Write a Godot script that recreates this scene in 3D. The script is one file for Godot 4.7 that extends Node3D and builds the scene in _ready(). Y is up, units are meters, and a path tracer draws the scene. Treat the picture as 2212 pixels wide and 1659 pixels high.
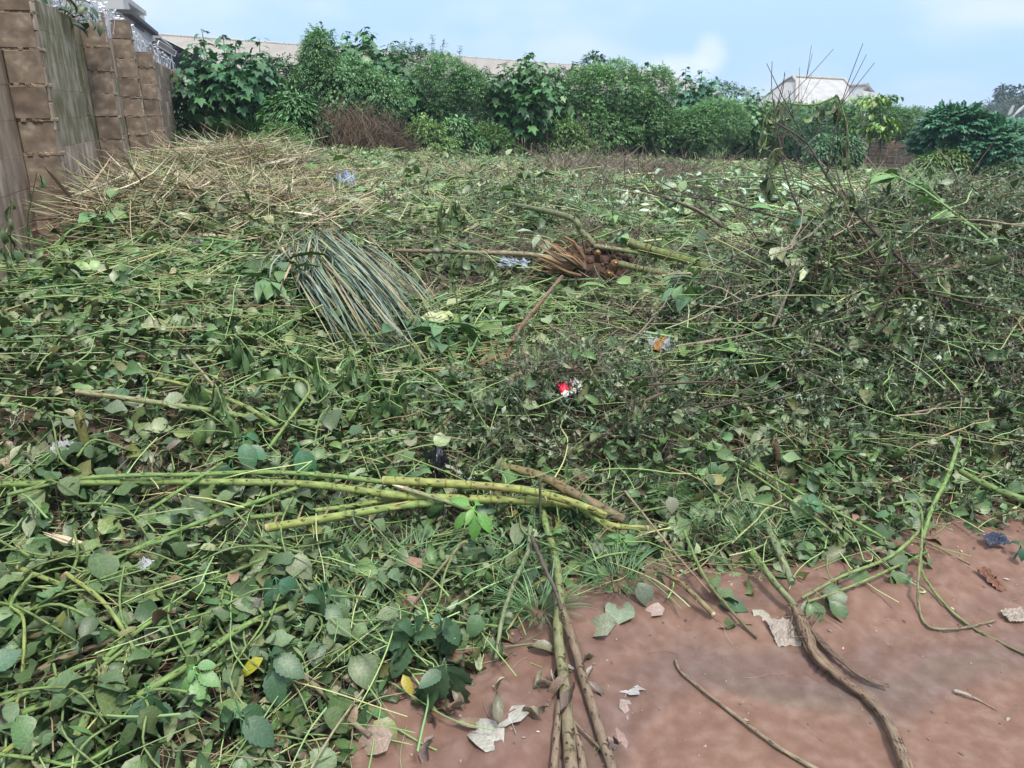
extends Node3D
# A cleared plot by a dirt road: block wall on the left, cut stems and leaves everywhere, bushes and roofs behind.
# Numbers named u, v are places read off the photograph (2212 units across); on_ground() finds where on the terrain they stand.

const EYE := Vector3(0, 1.5, 0)
const PITCH := 19.5
const FOV := 53.0
var F := 829.5 / tan(deg_to_rad(FOV / 2.0))
var rng := RandomNumberGenerator.new()
var nz := FastNoiseLite.new()
var M := {}
var names := {}
var labels := {}
var marks := []          # [place, words]: what a label may point to
var leaf_set := {}
var view_axes := Basis(Vector3.RIGHT, deg_to_rad(-PITCH))


class Geo:
	var v := PackedVector3Array()
	var n := PackedVector3Array()
	var t := PackedVector2Array()
	var c := PackedColorArray()
	var i := PackedInt32Array()

	func put(p: Vector3, nn: Vector3, uv := Vector2.ZERO, col := Color.WHITE) -> int:
		v.append(p); n.append(nn); t.append(uv); c.append(col)
		return v.size() - 1

	func tri(a: int, b: int, d: int) -> void:
		i.append(a); i.append(b); i.append(d)

	func face(p: Array, col := Color.WHITE) -> void:
		var nn: Vector3 = (p[2] - p[0]).cross(p[1] - p[0]).normalized()
		var s := v.size()
		for k in p.size():
			put(p[k], nn, Vector2(1 if k in [1, 2] else 0, 1 if k > 1 else 0), col)
		for k in range(1, p.size() - 1):
			tri(s, s + k, s + k + 1)

	func box(lo: Vector3, hi: Vector3, col := Color.WHITE) -> void:
		var q := func(a, b, d): return Vector3(hi.x if a else lo.x, hi.y if b else lo.y, hi.z if d else lo.z)
		face([q.call(0,0,1), q.call(0,1,1), q.call(1,1,1), q.call(1,0,1)], col)
		face([q.call(1,0,0), q.call(1,1,0), q.call(0,1,0), q.call(0,0,0)], col)
		face([q.call(0,0,0), q.call(0,1,0), q.call(0,1,1), q.call(0,0,1)], col)
		face([q.call(1,0,1), q.call(1,1,1), q.call(1,1,0), q.call(1,0,0)], col)
		face([q.call(0,1,1), q.call(0,1,0), q.call(1,1,0), q.call(1,1,1)], col)
		face([q.call(0,0,0), q.call(0,0,1), q.call(1,0,1), q.call(1,0,0)], col)

	# a tube along p; r is one radius per point; jag roughens it; col2 colours its far end
	func tube(p: Array, r: Array, sides := 6, col := Color.WHITE, col2 = null, jag := 0.0, cap := true, squash := 1.0) -> void:
		var m := p.size()
		var side := Vector3.ZERO
		var s := v.size()
		var gone := 0.0
		for k in m:
			var f: Vector3 = (p[mini(k + 1, m - 1)] - p[maxi(k - 1, 0)]).normalized()
			if k == 0:
				side = f.cross(Vector3.UP if absf(f.y) < 0.9 else Vector3.RIGHT).normalized()
			else:
				gone += p[k].distance_to(p[k - 1])
				side = (side - f * side.dot(f)).normalized()
			var up := side.cross(f).normalized()
			var here: Color = col if col2 == null else (col2[k] if col2 is Array else col.lerp(col2, float(k) / (m - 1)))
			for j in sides + 1:
				var a := TAU * j / sides
				var d := side * cos(a) + up * sin(a) * squash
				var w := 1.0 + (jag * sin(float((k * 7 + (j % sides) * 13) % 17) * 2.4) if jag > 0.0 else 0.0)
				put(p[k] + d * r[k] * w, d, Vector2(float(j) / sides, gone * 4.0), here)
		var row := sides + 1
		for k in m - 1:
			for j in sides:
				var a := s + k * row + j
				tri(a, a + row, a + 1); tri(a + 1, a + row, a + row + 1)
		if cap:
			for e in [0, m - 1]:
				var f2: Vector3 = (p[0] - p[1]).normalized() if e == 0 else (p[m - 1] - p[m - 2]).normalized()
				var mid := put(p[e], f2, Vector2(0.5, 0.5), c[s + e * row])
				for j in sides:
					var k1 := put(v[s + e * row + j], f2, Vector2.ZERO, c[mid])
					var k2 := put(v[s + e * row + j + 1], f2, Vector2.ZERO, c[mid])
					tri(mid, k1, k2)

	# a leaf: foot at o, tip along f, upper side towards up
	func leaf(o: Vector3, f: Vector3, up: Vector3, L: float, W: float, col: Color, fold := 0.3, droop := 0.6, wave := 0.15, wide_at := 0.38, nt := 5, nv := 2, teeth := 0.0, stalk := 0.0, rag := 0.0, sd := 0.0) -> void:
		var side := f.cross(up).normalized()
		up = side.cross(f).normalized()
		var s := v.size()
		var at := o
		if stalk > 0.0:
			at += f * stalk
			tube([o, at], [L * 0.012 + 0.0008, L * 0.012 + 0.0006], 3, col * Color(1.5, 1.35, 1.1), null, 0.0, false)
			s = v.size()
		var rows := []
		for k in nt + 1:
			var q := float(k) / nt
			var a := droop * q
			var ff := f * cos(a) - up * sin(a)
			var uu := up * cos(a) + f * sin(a)
			if k > 0:
				at += ff * (L / nt)
			var w := 0.0
			if q < wide_at:
				w = sin(q / wide_at * PI * 0.5) ** 0.62
			else:
				w = cos((q - wide_at) / (1.0 - wide_at) * PI * 0.5) ** 0.85
			w = maxf(w, 0.02) * W * 0.5
			for j in nv * 2 + 1:
				var x := float(j - nv) / nv
				var edge := 1.0 + (teeth * (1.0 if k % 2 == 0 else -1.0) if absf(x) > 0.99 else 0.0)
				if rag > 0.0 and j != nv: edge *= 1.0 + rag * sin(k * 12.99 + j * 78.23 + sd * 37.7)
				var lift := rag * W * 0.22 * sin(k * 2.3 + j * 4.1 + sd * 9.0) + sin(fold) * absf(x) * w + wave * W * sin(q * 7.0 + x * 2.0) * x * x * 0.5
				var pt := at + side * x * w * cos(fold) * edge + uu * lift
				put(pt, (uu + side * -x * sin(fold) * 0.9).normalized(), Vector2(x * 0.5 + 0.5, q), col)
		var row := nv * 2 + 1
		for k in nt:
			for j in row - 1:
				var a := s + k * row + j
				tri(a, a + 1, a + row); tri(a + 1, a + row + 1, a + row)

	# a lobed leaf (three to five pointed lobes), a few folded faces
	func lobed(o: Vector3, f: Vector3, up: Vector3, L: float, col: Color, droop := 0.4, stalk := 0.3) -> void:
		var side := f.cross(up).normalized()
		up = side.cross(f).normalized()
		var at := o + f * L * stalk
		tube([o, at], [L * 0.014, L * 0.01], 3, col * Color(1.4, 1.3, 1.1), null, 0.0, false)
		var f2 := (f * cos(droop) - up * sin(droop)).normalized()
		var up2 := (up * cos(droop) + f * sin(droop)).normalized()
		var out := [[0.0, 0.0, 0.0], [-0.2, -0.12, 0.05], [-0.5, 0.12, 0.02], [-0.38, 0.3, 0.06], [-0.56, 0.58, -0.06], [-0.24, 0.55, 0.05], [0.0, 1.0, -0.14], [0.24, 0.55, 0.05], [0.56, 0.58, -0.06], [0.38, 0.3, 0.06], [0.5, 0.12, 0.02], [0.2, -0.12, 0.05]]
		var mid := put(at + f2 * L * 0.4, up2, Vector2(0.5, 0.4), col)
		var s := v.size()
		for e in out:
			put(at + (side * e[0] + f2 * e[1] + up2 * e[2]) * L, (up2 + side * e[0] * -0.5).normalized(), Vector2(e[0] + 0.5, clampf(e[1], 0, 1)), col)
		for k in out.size():
			tri(mid, s + k, s + (k + 1) % out.size())

	func mesh(m: Material = null) -> ArrayMesh:
		for k in range(0, i.size(), 3):        # wind every face the way its normals point
			var p := v[i[k]]
			if (v[i[k + 2]] - p).cross(v[i[k + 1]] - p).dot(n[i[k]] + n[i[k + 1]] + n[i[k + 2]]) < 0.0:
				var w := i[k + 1]
				i[k + 1] = i[k + 2]
				i[k + 2] = w
		var a := []
		a.resize(Mesh.ARRAY_MAX)
		a[Mesh.ARRAY_VERTEX] = v; a[Mesh.ARRAY_NORMAL] = n; a[Mesh.ARRAY_TEX_UV] = t; a[Mesh.ARRAY_COLOR] = c; a[Mesh.ARRAY_INDEX] = i
		var o := ArrayMesh.new()
		o.add_surface_from_arrays(Mesh.PRIMITIVE_TRIANGLES, a)
		if m:
			o.surface_set_material(0, m)
		return o


# ---------------------------------------------------------------- naming
func numbered(called: String) -> String:
	var k: int = names.get(called, 0)
	names[called] = k + 1
	return called if k == 0 else "%s_%03d" % [called, k]


func tag(o: Node, label: String, category := "", group := "", kind := "") -> Node:
	o.set_meta("label", label)
	labels[label] = labels.get(label, 0) + 1
	if category: o.set_meta("category", category)
	if group: o.set_meta("group", group)
	if kind: o.set_meta("kind", kind)
	return o


func thing(called: String, label: String, category: String, p := Vector3.ZERO, group := "") -> Node3D:
	var o := Node3D.new()
	o.name = numbered(called)
	o.position = p
	add_child(o)
	tag(o, label, category, group)
	return o


func part(called: String, m: Mesh, parent: Node, mat: Material = null) -> MeshInstance3D:
	var o := MeshInstance3D.new()
	o.name = numbered(called) if parent == self else called
	o.mesh = m
	if mat: o.material_override = mat
	parent.add_child(o, true)
	return o


func lone(called: String, m: Mesh, mat: Material, label: String, category: String, p := Vector3.ZERO, group := "") -> MeshInstance3D:
	var o := part(called, m, self, mat)
	o.position = p
	tag(o, label, category, group)
	return o


func struct(called: String, m: Mesh, mat: Material, label: String) -> MeshInstance3D:
	var o := part(called, m, self, mat)
	tag(o, label, "ground", "", "structure")
	return o


# many copies that nobody could count
class Many:
	var rows := PackedFloat32Array()
	func add(p: Vector3, b: Basis, col: Color) -> void:
		rows.append_array(PackedFloat32Array([b.x.x, b.y.x, b.z.x, p.x, b.x.y, b.y.y, b.z.y, p.y, b.x.z, b.y.z, b.z.z, p.z, col.r, col.g, col.b, 1.0]))


func many(called: String, m: Mesh, mat: Material, set_: Many, parent: Node, label := "", category := "") -> MultiMeshInstance3D:
	var mm := MultiMesh.new()
	mm.transform_format = MultiMesh.TRANSFORM_3D
	mm.use_colors = true
	mm.mesh = m
	mm.instance_count = set_.rows.size() / 16
	mm.buffer = set_.rows
	var o := MultiMeshInstance3D.new()
	o.name = numbered(called) if parent == self else called
	o.multimesh = mm
	o.material_override = mat
	parent.add_child(o, true)
	o.set_meta("kind", "stuff")
	if label: tag(o, label, category, "", "stuff")
	return o


# ---------------------------------------------------------------- places
func sight(u: float, v: float) -> Vector3:
	return view_axes * Vector3((u - 1106.0) / F, (829.5 - v) / F, -1.0)


func at(u: float, v: float, d: float) -> Vector3:      # the point seen there, d metres ahead
	var r := sight(u, v)
	return EYE + r * (d / -r.z)


const EDGE := [Vector2(-0.9, -8.0), Vector2(-0.60, -0.5), Vector2(-0.42, 1.0), Vector2(-0.33, 1.42), Vector2(-0.18, 1.70), Vector2(0.18, 2.03), Vector2(0.5, 2.26), Vector2(0.69, 2.17), Vector2(0.92, 2.13), Vector2(1.29, 2.32), Vector2(1.98, 2.62), Vector2(3.2, 3.2), Vector2(12.0, 7.2), Vector2(90.0, 46.0)]


func into_field(x: float, d: float) -> float:          # metres from the road's edge, positive into the field
	var p := Vector2(x, d)
	var best := 1e9
	var sign_ := 1.0
	for k in EDGE.size() - 1:
		var a: Vector2 = EDGE[k]
		var b: Vector2 = EDGE[k + 1]
		var ab := b - a
		var q := p - a
		var t := clampf(q.dot(ab) / ab.length_squared(), 0.0, 1.0)
		var w := (q - ab * t).length_squared()
		if w < best:
			best = w
			sign_ = 1.0 if ab.cross(q) > 0.0 else -1.0
	return sign_ * sqrt(best) + 0.03 * sin(x * 7.1 + d * 5.0)


func bump(x: float, d: float, cx: float, cd: float, rx: float, rd: float, h: float) -> float:
	var q := ((x - cx) / rx) ** 2 + ((d - cd) / rd) ** 2
	return h * exp(-q) if q < 9.0 else 0.0


func ground_y(x: float, z: float) -> float:
	var d := -z
	var s := into_field(x, d)
	var field := clampf(0.42 - 0.055 * x, -0.15, 0.72)
	var h := field * (0.16 * smoothstep(-0.1, 0.4, s) + 0.84 * smoothstep(0.1, 4.6, s))
	var wall := smoothstep(1.7, 0.2, x + 2.97 + 0.32 * (d - 5.3)) * smoothstep(1.2, 3.2, d)
	h = lerpf(h, 0.62, 0.85 * wall)
	if s > 0.0:
		var k := smoothstep(0.0, 0.6, s)
		h += k * (0.05 * nz.get_noise_2d(x * 60.0, z * 60.0) + 0.02 * nz.get_noise_2d(x * 260.0, z * 260.0))
		h += bump(x, d, -2.5, 8.0, 0.8, 0.7, 0.34) + bump(x, d, -3.6, 9.0, 0.7, 1.0, 0.15) + bump(x, d, 0.3, 9.5, 2.2, 1.0, 0.14) + bump(x, d, -1.9, 5.6, 1.0, 0.9, 0.16)
		h += bump(x, d, 0.56, 5.35, 0.34, 0.25, 0.20) + bump(x, d, -0.75, 4.9, 0.35, 0.3, -0.16) + bump(x, d, 2.4, 4.6, 1.2, 1.0, 0.22) + bump(x, d, 3.9, 6.9, 0.9, 0.5, 0.2)
	return h


func surface_y(x: float, z: float) -> float:
	var s := into_field(x, -z)
	var g := ground_y(x, z) - 0.09 * smoothstep(0.3, 0.0, s)
	return maxf(g, road_y(x, z)) if s < 0.7 else g


func on_ground(u: float, v: float, lift := 0.0) -> Vector3:
	var r := sight(u, v)
	var t := 0.8
	var last := t
	while t < 90.0:
		var q := EYE + r * t
		if q.y < surface_y(q.x, q.z) + lift:
			break
		last = t
		t += 0.03 + t * 0.008
	for k in 9:
		var m := (last + t) * 0.5
		var q := EYE + r * m
		if q.y < surface_y(q.x, q.z) + lift: t = m
		else: last = m
	return EYE + r * t


func ru(a: float, b: float) -> float:
	return rng.randf_range(a, b)


func facing(f: Vector3, up: Vector3, s := Vector3.ONE) -> Basis:       # tip along -z of the mesh, upper side +y
	var x := f.cross(up).normalized()
	if x.length() < 0.5: x = Vector3.RIGHT
	var y := x.cross(f).normalized()
	return Basis(x * s.x, y * s.y, -f.normalized() * s.z)


func shade(c: Color, by := 0.25) -> Color:
	var k := exp(ru(-by, by))
	var w := ru(-by, by) * 0.35
	return Color(c.r * k * (1 + w), c.g * k, c.b * k * (1 - w))


func _ready() -> void:
	rng.seed = 20240
	nz.seed = 7
	var cam := Camera3D.new()
	cam.name = "camera"
	cam.fov = FOV
	cam.position = EYE
	cam.rotation_degrees = Vector3(-PITCH, 0, 0)
	cam.near = 0.05
	cam.far = 2000.0
	add_child(cam)
	cam.current = true
	var env := Environment.new()
	env.background_mode = Environment.BG_SKY
	var pano := PanoramaSkyMaterial.new()
	pano.panorama = sky_picture()
	var sky := Sky.new()
	sky.sky_material = pano
	env.sky = sky
	env.tonemap_mode = Environment.TONE_MAPPER_LINEAR
	env.tonemap_exposure = 2.6
	env.sdfgi_enabled = true
	env.ssao_enabled = true
	env.ssil_enabled = true
	env.fog_enabled = true
	env.fog_density = 0.0009
	env.fog_light_color = Color(0.80, 0.88, 0.98)
	var we := WorldEnvironment.new()
	we.name = "world_environment"
	we.environment = env
	add_child(we)
	var sun := DirectionalLight3D.new()
	sun.name = "sun"
	sun.rotation_degrees = Vector3(-62, 28, 0)
	sun.light_color = Color(1.0, 0.965, 0.91)
	sun.light_energy = 0.5
	sun.light_angular_distance = 10.0
	sun.shadow_enabled = true
	add_child(sun)

	materials()
	ground()
	block_wall()
	behind_the_wall()
	far_buildings()
	far_trees()
	bushes()
	litter()
	heroes()
	rubbish()
	plants()
	loose_leaves()


func sky_picture() -> ImageTexture:
	var w := 1024
	var h := 512
	var im := Image.create(w, h, false, Image.FORMAT_RGBAF)
	var a := FastNoiseLite.new()
	a.seed = 3
	a.fractal_octaves = 5
	a.frequency = 1.0
	for y in h:
		var el := (0.5 - (y + 0.5) / h) * PI
		for x in w:
			var az := wrapf((x + 0.5) / w * TAU, -PI, PI)      # the picture's first column lies straight ahead
			var dir := Vector3(sin(az) * cos(el), sin(el), -cos(az) * cos(el))
			if el < -0.03:
				im.set_pixel(x, y, Color(0.16, 0.17, 0.13))
				continue
			var up := smoothstep(0.0, 0.9, dir.y)
			# hazy blue low down, a bright thin overcast higher up
			var c := Color(0.200, 0.298, 0.425).lerp(Color(0.66, 0.71, 0.77), up)
			var n := a.get_noise_3d(dir.x * 1.7, dir.y * 6.0, dir.z * 1.7) * 0.5 + a.get_noise_3d(dir.x * 6.0, dir.y * 18.0, dir.z * 6.0) * 0.3
			var east := smoothstep(0.25, -0.55, az) * smoothstep(-2.2, -1.2, az)
			var cloud := smoothstep(-0.12, 0.42, n + 0.24 * east + 0.1 * up)
			c = c.lerp(Color(0.325, 0.365, 0.40) * (1.0 + 1.0 * up), cloud * 0.75)
			# one small bright cumulus low over the bushes
			for b in [[0.20, 0.046, 0.036, 0.014], [0.232, 0.062, 0.016, 0.018], [0.165, 0.040, 0.026, 0.010]]:
				var q: float = ((az - b[0]) / b[2]) ** 2 + ((el - b[1]) / b[3]) ** 2
				var soft: float = 1.0 - smoothstep(0.0, 2.2, q + a.get_noise_2d(az * 60.0, el * 60.0) * 0.7)
				c = c.lerp(Color(0.365, 0.40, 0.445), soft * 0.6)
			im.set_pixel(x, y, Color(c.r, c.g, c.b, 1.0))
	return ImageTexture.create_from_image(im)


# ---------------------------------------------------------------- materials
func noise_tex(freq: float, ramp: Array, size := 512, octaves := 5, seed_ := 1) -> NoiseTexture2D:
	var f := FastNoiseLite.new()
	f.seed = seed_
	f.frequency = freq
	f.fractal_octaves = octaves
	var t := NoiseTexture2D.new()
	t.width = size
	t.height = size
	t.seamless = true
	t.noise = f
	var g := Gradient.new()
	var off := PackedFloat32Array()
	var cols := PackedColorArray()
	for e in ramp:
		off.append(e[0])
		cols.append((e[1] as Color).linear_to_srgb())
	g.offsets = off
	g.colors = cols
	t.color_ramp = g
	return t


func mat(albedo := Color.WHITE, rough := 0.8, tex: Texture2D = null, scale := Vector3.ONE, bumps: Texture2D = null, height := 0.0, world := true) -> StandardMaterial3D:
	var m := StandardMaterial3D.new()
	m.albedo_color = albedo.linear_to_srgb()
	m.roughness = rough
	m.metallic_specular = 0.35
	m.cull_mode = BaseMaterial3D.CULL_DISABLED
	if tex or bumps:
		if tex: m.albedo_texture = tex
		m.uv1_triplanar = true
		m.uv1_world_triplanar = world
		m.uv1_scale = scale
	if bumps:
		m.heightmap_enabled = true
		m.heightmap_texture = bumps
		m.heightmap_scale = height
	return m


func vein_picture() -> ImageTexture:
	var w := 128
	var h := 256
	var im := Image.create(w, h, false, Image.FORMAT_RGBA8)
	var f := FastNoiseLite.new()
	f.frequency = 0.03
	f.fractal_octaves = 4
	for y in h:
		for x in w:
			var a := absf(x - w * 0.5) / (w * 0.5)
			var q := float(y) / h
			var k := 0.86 + 0.12 * f.get_noise_2d(x, y) + 0.08 * f.get_noise_2d(x * 6.0, y * 6.0)
			var rib := fposmod((q - a * 0.22) * 9.0, 1.0)
			k += 0.06 * (1.0 - smoothstep(0.0, 0.09, minf(rib, 1.0 - rib)))
			k -= 0.03 * smoothstep(0.09, 0.3, minf(rib, 1.0 - rib))
			k += 0.13 * (1.0 - smoothstep(0.01, 0.05, a))
			var spot := f.get_noise_2d(x * 2.0 + 900.0, y * 2.0)
			var brown := smoothstep(0.36, 0.5, spot)
			im.set_pixel(x, y, Color(k * (1.0 + brown * 0.25), k * (1.0 - brown * 0.18), k * (1.0 - brown * 0.2)))
	return ImageTexture.create_from_image(im)


func stem_picture() -> ImageTexture:
	var im := Image.create(64, 256, false, Image.FORMAT_RGBA8)
	var f := FastNoiseLite.new()
	f.frequency = 0.05
	f.fractal_octaves = 4
	for y in 256:
		for x in 64:
			var a := x / 64.0 * TAU
			var k := 0.84 + 0.16 * f.get_noise_3d(cos(a) * 18.0, sin(a) * 18.0, y * 0.35)
			k += 0.10 * f.get_noise_3d(cos(a) * 60.0, sin(a) * 60.0, y * 1.6)
			var scar := smoothstep(0.24, 0.46, f.get_noise_3d(cos(a) * 16.0 + 50.0, sin(a) * 16.0, y * 0.9))
			k -= 0.42 * scar
			im.set_pixel(x, y, Color(k, k * (1.0 - 0.06 * scar), k * (1.0 - 0.10 * scar)))
	return ImageTexture.create_from_image(im)


func materials() -> void:
	var grain := noise_tex(0.02, [[0.0, Color(0, 0, 0)], [1.0, Color(1, 1, 1)]], 512, 6, 11)
	var gritty := noise_tex(0.3, [[0.0, Color(0, 0, 0)], [1.0, Color(1, 1, 1)]], 1024, 4, 12)
	var soil := noise_tex(0.012, [[0.25, Color(0.045, 0.030, 0.022)], [0.5, Color(0.085, 0.058, 0.042)], [0.75, Color(0.13, 0.095, 0.066)]], 512, 6, 4)
	M.soil = mat(Color.WHITE, 0.95, soil, Vector3.ONE * 0.7, grain, 3.0)
	var clay := noise_tex(0.016, [[0.15, Color(0.141, 0.079, 0.059)], [0.45, Color(0.165, 0.096, 0.072)], [0.6, Color(0.179, 0.107, 0.083)], [0.85, Color(0.205, 0.132, 0.105)]], 1024, 8, 5)
	M.clay = mat(Color.WHITE, 0.85, clay, Vector3.ONE * 0.8, gritty, 0.16)
	M.clay.vertex_color_use_as_albedo = true
	M.leaf = mat(Color.WHITE, 0.42)
	M.leaf.vertex_color_use_as_albedo = true
	M.leaf.metallic_specular = 0.5
	M.leaf.backlight_enabled = true
	M.leaf.backlight = Color(0.42, 0.5, 0.3)
	var veins := vein_picture()
	M.veined = M.leaf.duplicate()
	M.veined.albedo_texture = veins
	M.veined.backlight = Color(0.22, 0.27, 0.14)
	M.veined.heightmap_enabled = true
	M.veined.heightmap_texture = veins
	M.veined.heightmap_scale = 0.12
	M.stem = mat(Color.WHITE, 0.6)
	M.stem.albedo_texture = stem_picture()
	M.stem.vertex_color_use_as_albedo = true
	M.straw = mat(Color.WHITE, 0.7)
	M.straw.vertex_color_use_as_albedo = true
	M.straw.backlight_enabled = true
	M.straw.backlight = Color(0.25, 0.25, 0.2)
	M.rough = mat(Color.WHITE, 0.9)
	M.rough.vertex_color_use_as_albedo = true
	# the wall: cement washed down in streaks, mossy bays, brown sand blocks
	var wash := noise_tex(0.011, [[0.2, Color(0.160, 0.126, 0.102)], [0.45, Color(0.233, 0.186, 0.152)], [0.62, Color(0.289, 0.242, 0.204)], [0.82, Color(0.432, 0.387, 0.343)]], 512, 5, 21)
	var moss := noise_tex(0.012, [[0.25, Color(0.103, 0.095, 0.053)], [0.45, Color(0.156, 0.149, 0.083)], [0.6, Color(0.215, 0.183, 0.142)], [0.8, Color(0.313, 0.281, 0.234)]], 512, 5, 22)
	var sand := noise_tex(0.013, [[0.2, Color(0.132, 0.101, 0.077)], [0.5, Color(0.194, 0.150, 0.115)], [0.7, Color(0.239, 0.187, 0.143)], [0.9, Color(0.337, 0.279, 0.228)]], 512, 6, 23)
	var pit := noise_tex(0.11, [[0.15, Color(0, 0, 0)], [0.45, Color(0.8, 0.8, 0.8)], [1.0, Color(1, 1, 1)]], 512, 5, 24)
	M.wash = mat(Color(1.04, 0.97, 0.90), 0.92, wash, Vector3(1.1, 0.36, 1.1), pit, 0.22)
	M.moss = mat(Color.WHITE, 0.95, moss, Vector3(1.2, 0.5, 1.2), pit, 0.22)
	M.sand = mat(Color.WHITE, 0.95, sand, Vector3.ONE * 1.3, pit, 0.08)
	M.sand2 = mat(Color(0.82, 0.8, 0.8), 0.95, sand, Vector3.ONE * 1.1, pit, 0.08)
	M.mortar = mat(Color(1.15, 1.1, 1.05), 0.95, sand, Vector3.ONE * 2.0, pit, 0.5)
	var sheet := noise_tex(0.01, [[0.2, Color(0.30, 0.27, 0.25)], [0.6, Color(0.36, 0.33, 0.305)], [0.9, Color(0.40, 0.375, 0.35)]], 256, 5, 25)
	M.sheet = mat(Color.WHITE, 0.55, sheet, Vector3(0.35, 0.12, 0.35))
	M.sheet2 = mat(Color(1.0, 1.08, 1.16), 0.6, sheet, Vector3(0.4, 0.2, 0.4))
	M.plaster = mat(Color(0.42, 0.42, 0.42), 0.85)
	M.dark = mat(Color(0.045, 0.042, 0.04), 0.7)
	M.brown_wall = mat(Color(0.55, 0.60, 0.66), 0.95, sand, Vector3.ONE * 0.9, pit, 0.6)
	M.wire = mat(Color(0.36, 0.38, 0.42), 0.5)
	M.wire.metallic = 0.85
	M.film = mat(Color(0.66, 0.68, 0.70), 0.32)
	M.film.vertex_color_use_as_albedo = true
	M.film.backlight_enabled = true
	M.film.backlight = Color(0.4, 0.4, 0.4)
	M.black = mat(Color(0.010, 0.011, 0.016), 0.18)
	M.black.metallic_specular = 0.6


# ---------------------------------------------------------------- ground and road
func lines_from(a: float, b: float, fine_a: float, fine_b: float, step: float, grow: float) -> Array:
	var out := []
	var x := fine_a
	while x < fine_b:
		out.append(x)
		x += step
	var s := step
	x = fine_b
	while x < b:
		out.append(x)
		s *= grow
		x += s
	out.append(b)
	s = step
	x = fine_a - step
	while x > a:
		out.push_front(x)
		s *= grow
		x -= s
	out.push_front(a)
	return out


func height_sheet(xs: Array, zs: Array, f: Callable, paint: Callable) -> Geo:
	var g := Geo.new()
	for z in zs:
		for x in xs:
			var y: float = f.call(x, z)
			g.put(Vector3(x, y, z), Vector3.UP, Vector2(x, z), paint.call(x, z))
	var w := xs.size()
	for r in zs.size():
		for k in w:
			var px := g.v[r * w + mini(k + 1, w - 1)] - g.v[r * w + maxi(k - 1, 0)]
			var pz := g.v[mini(r + 1, zs.size() - 1) * w + k] - g.v[maxi(r - 1, 0) * w + k]
			var nn := pz.cross(px).normalized()
			g.n[r * w + k] = nn if nn.y > 0 else -nn
	for r in zs.size() - 1:
		for k in w - 1:
			var a := r * w + k
			g.tri(a, a + 1, a + w); g.tri(a + 1, a + w + 1, a + w)
	return g


func road_y(x: float, z: float) -> float:
	var d := -z
	var s := into_field(x, d)
	# along and across the way the wheels went
	var along := x * 0.89 + d * 0.455
	var h := ground_y(x, z) * smoothstep(0.5, 0.0, s)
	h += 0.010 * nz.get_noise_2d(x * 130.0, z * 130.0) + 0.005 * nz.get_noise_2d(x * 420.0, z * 420.0)
	h += 0.0032 * nz.get_noise_2d(x * 1500.0, z * 1500.0) + (0.010 * nz.get_noise_2d(x * 700.0 + 90.0, z * 700.0) + 0.006 * nz.get_noise_2d(x * 2400.0, z * 2400.0)) * smoothstep(-0.45, -0.1, s)
	h += 0.006 * nz.get_noise_2d(along * 40.0, s * 700.0) * smoothstep(0.1, -0.3, s)
	# a loose ridge pushed up beside the wheel track, with clods
	h += 0.035 * exp(-((s + 0.10) / 0.13) ** 2) * (0.6 + 1.2 * nz.get_noise_2d(x * 200.0, z * 200.0)) + 0.012 * maxf(0.0, nz.get_noise_2d(x * 900.0, z * 900.0)) * exp(-((s + 0.12) / 0.2) ** 2)
	# shallow track, lug marks pressed along its upper side
	h -= 0.022 * exp(-((s + 0.48) / 0.17) ** 2)
	var lug := fposmod(along * 15.0 + s * 9.0, 1.0)
	h -= 0.011 * smoothstep(0.34, 0.24, absf(lug - 0.5)) * exp(-((s + 0.33) / 0.05) ** 2) * smoothstep(0.9, 1.5, along)
	return h + 0.012 - 0.16 * smoothstep(0.06, 0.45, s)


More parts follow.
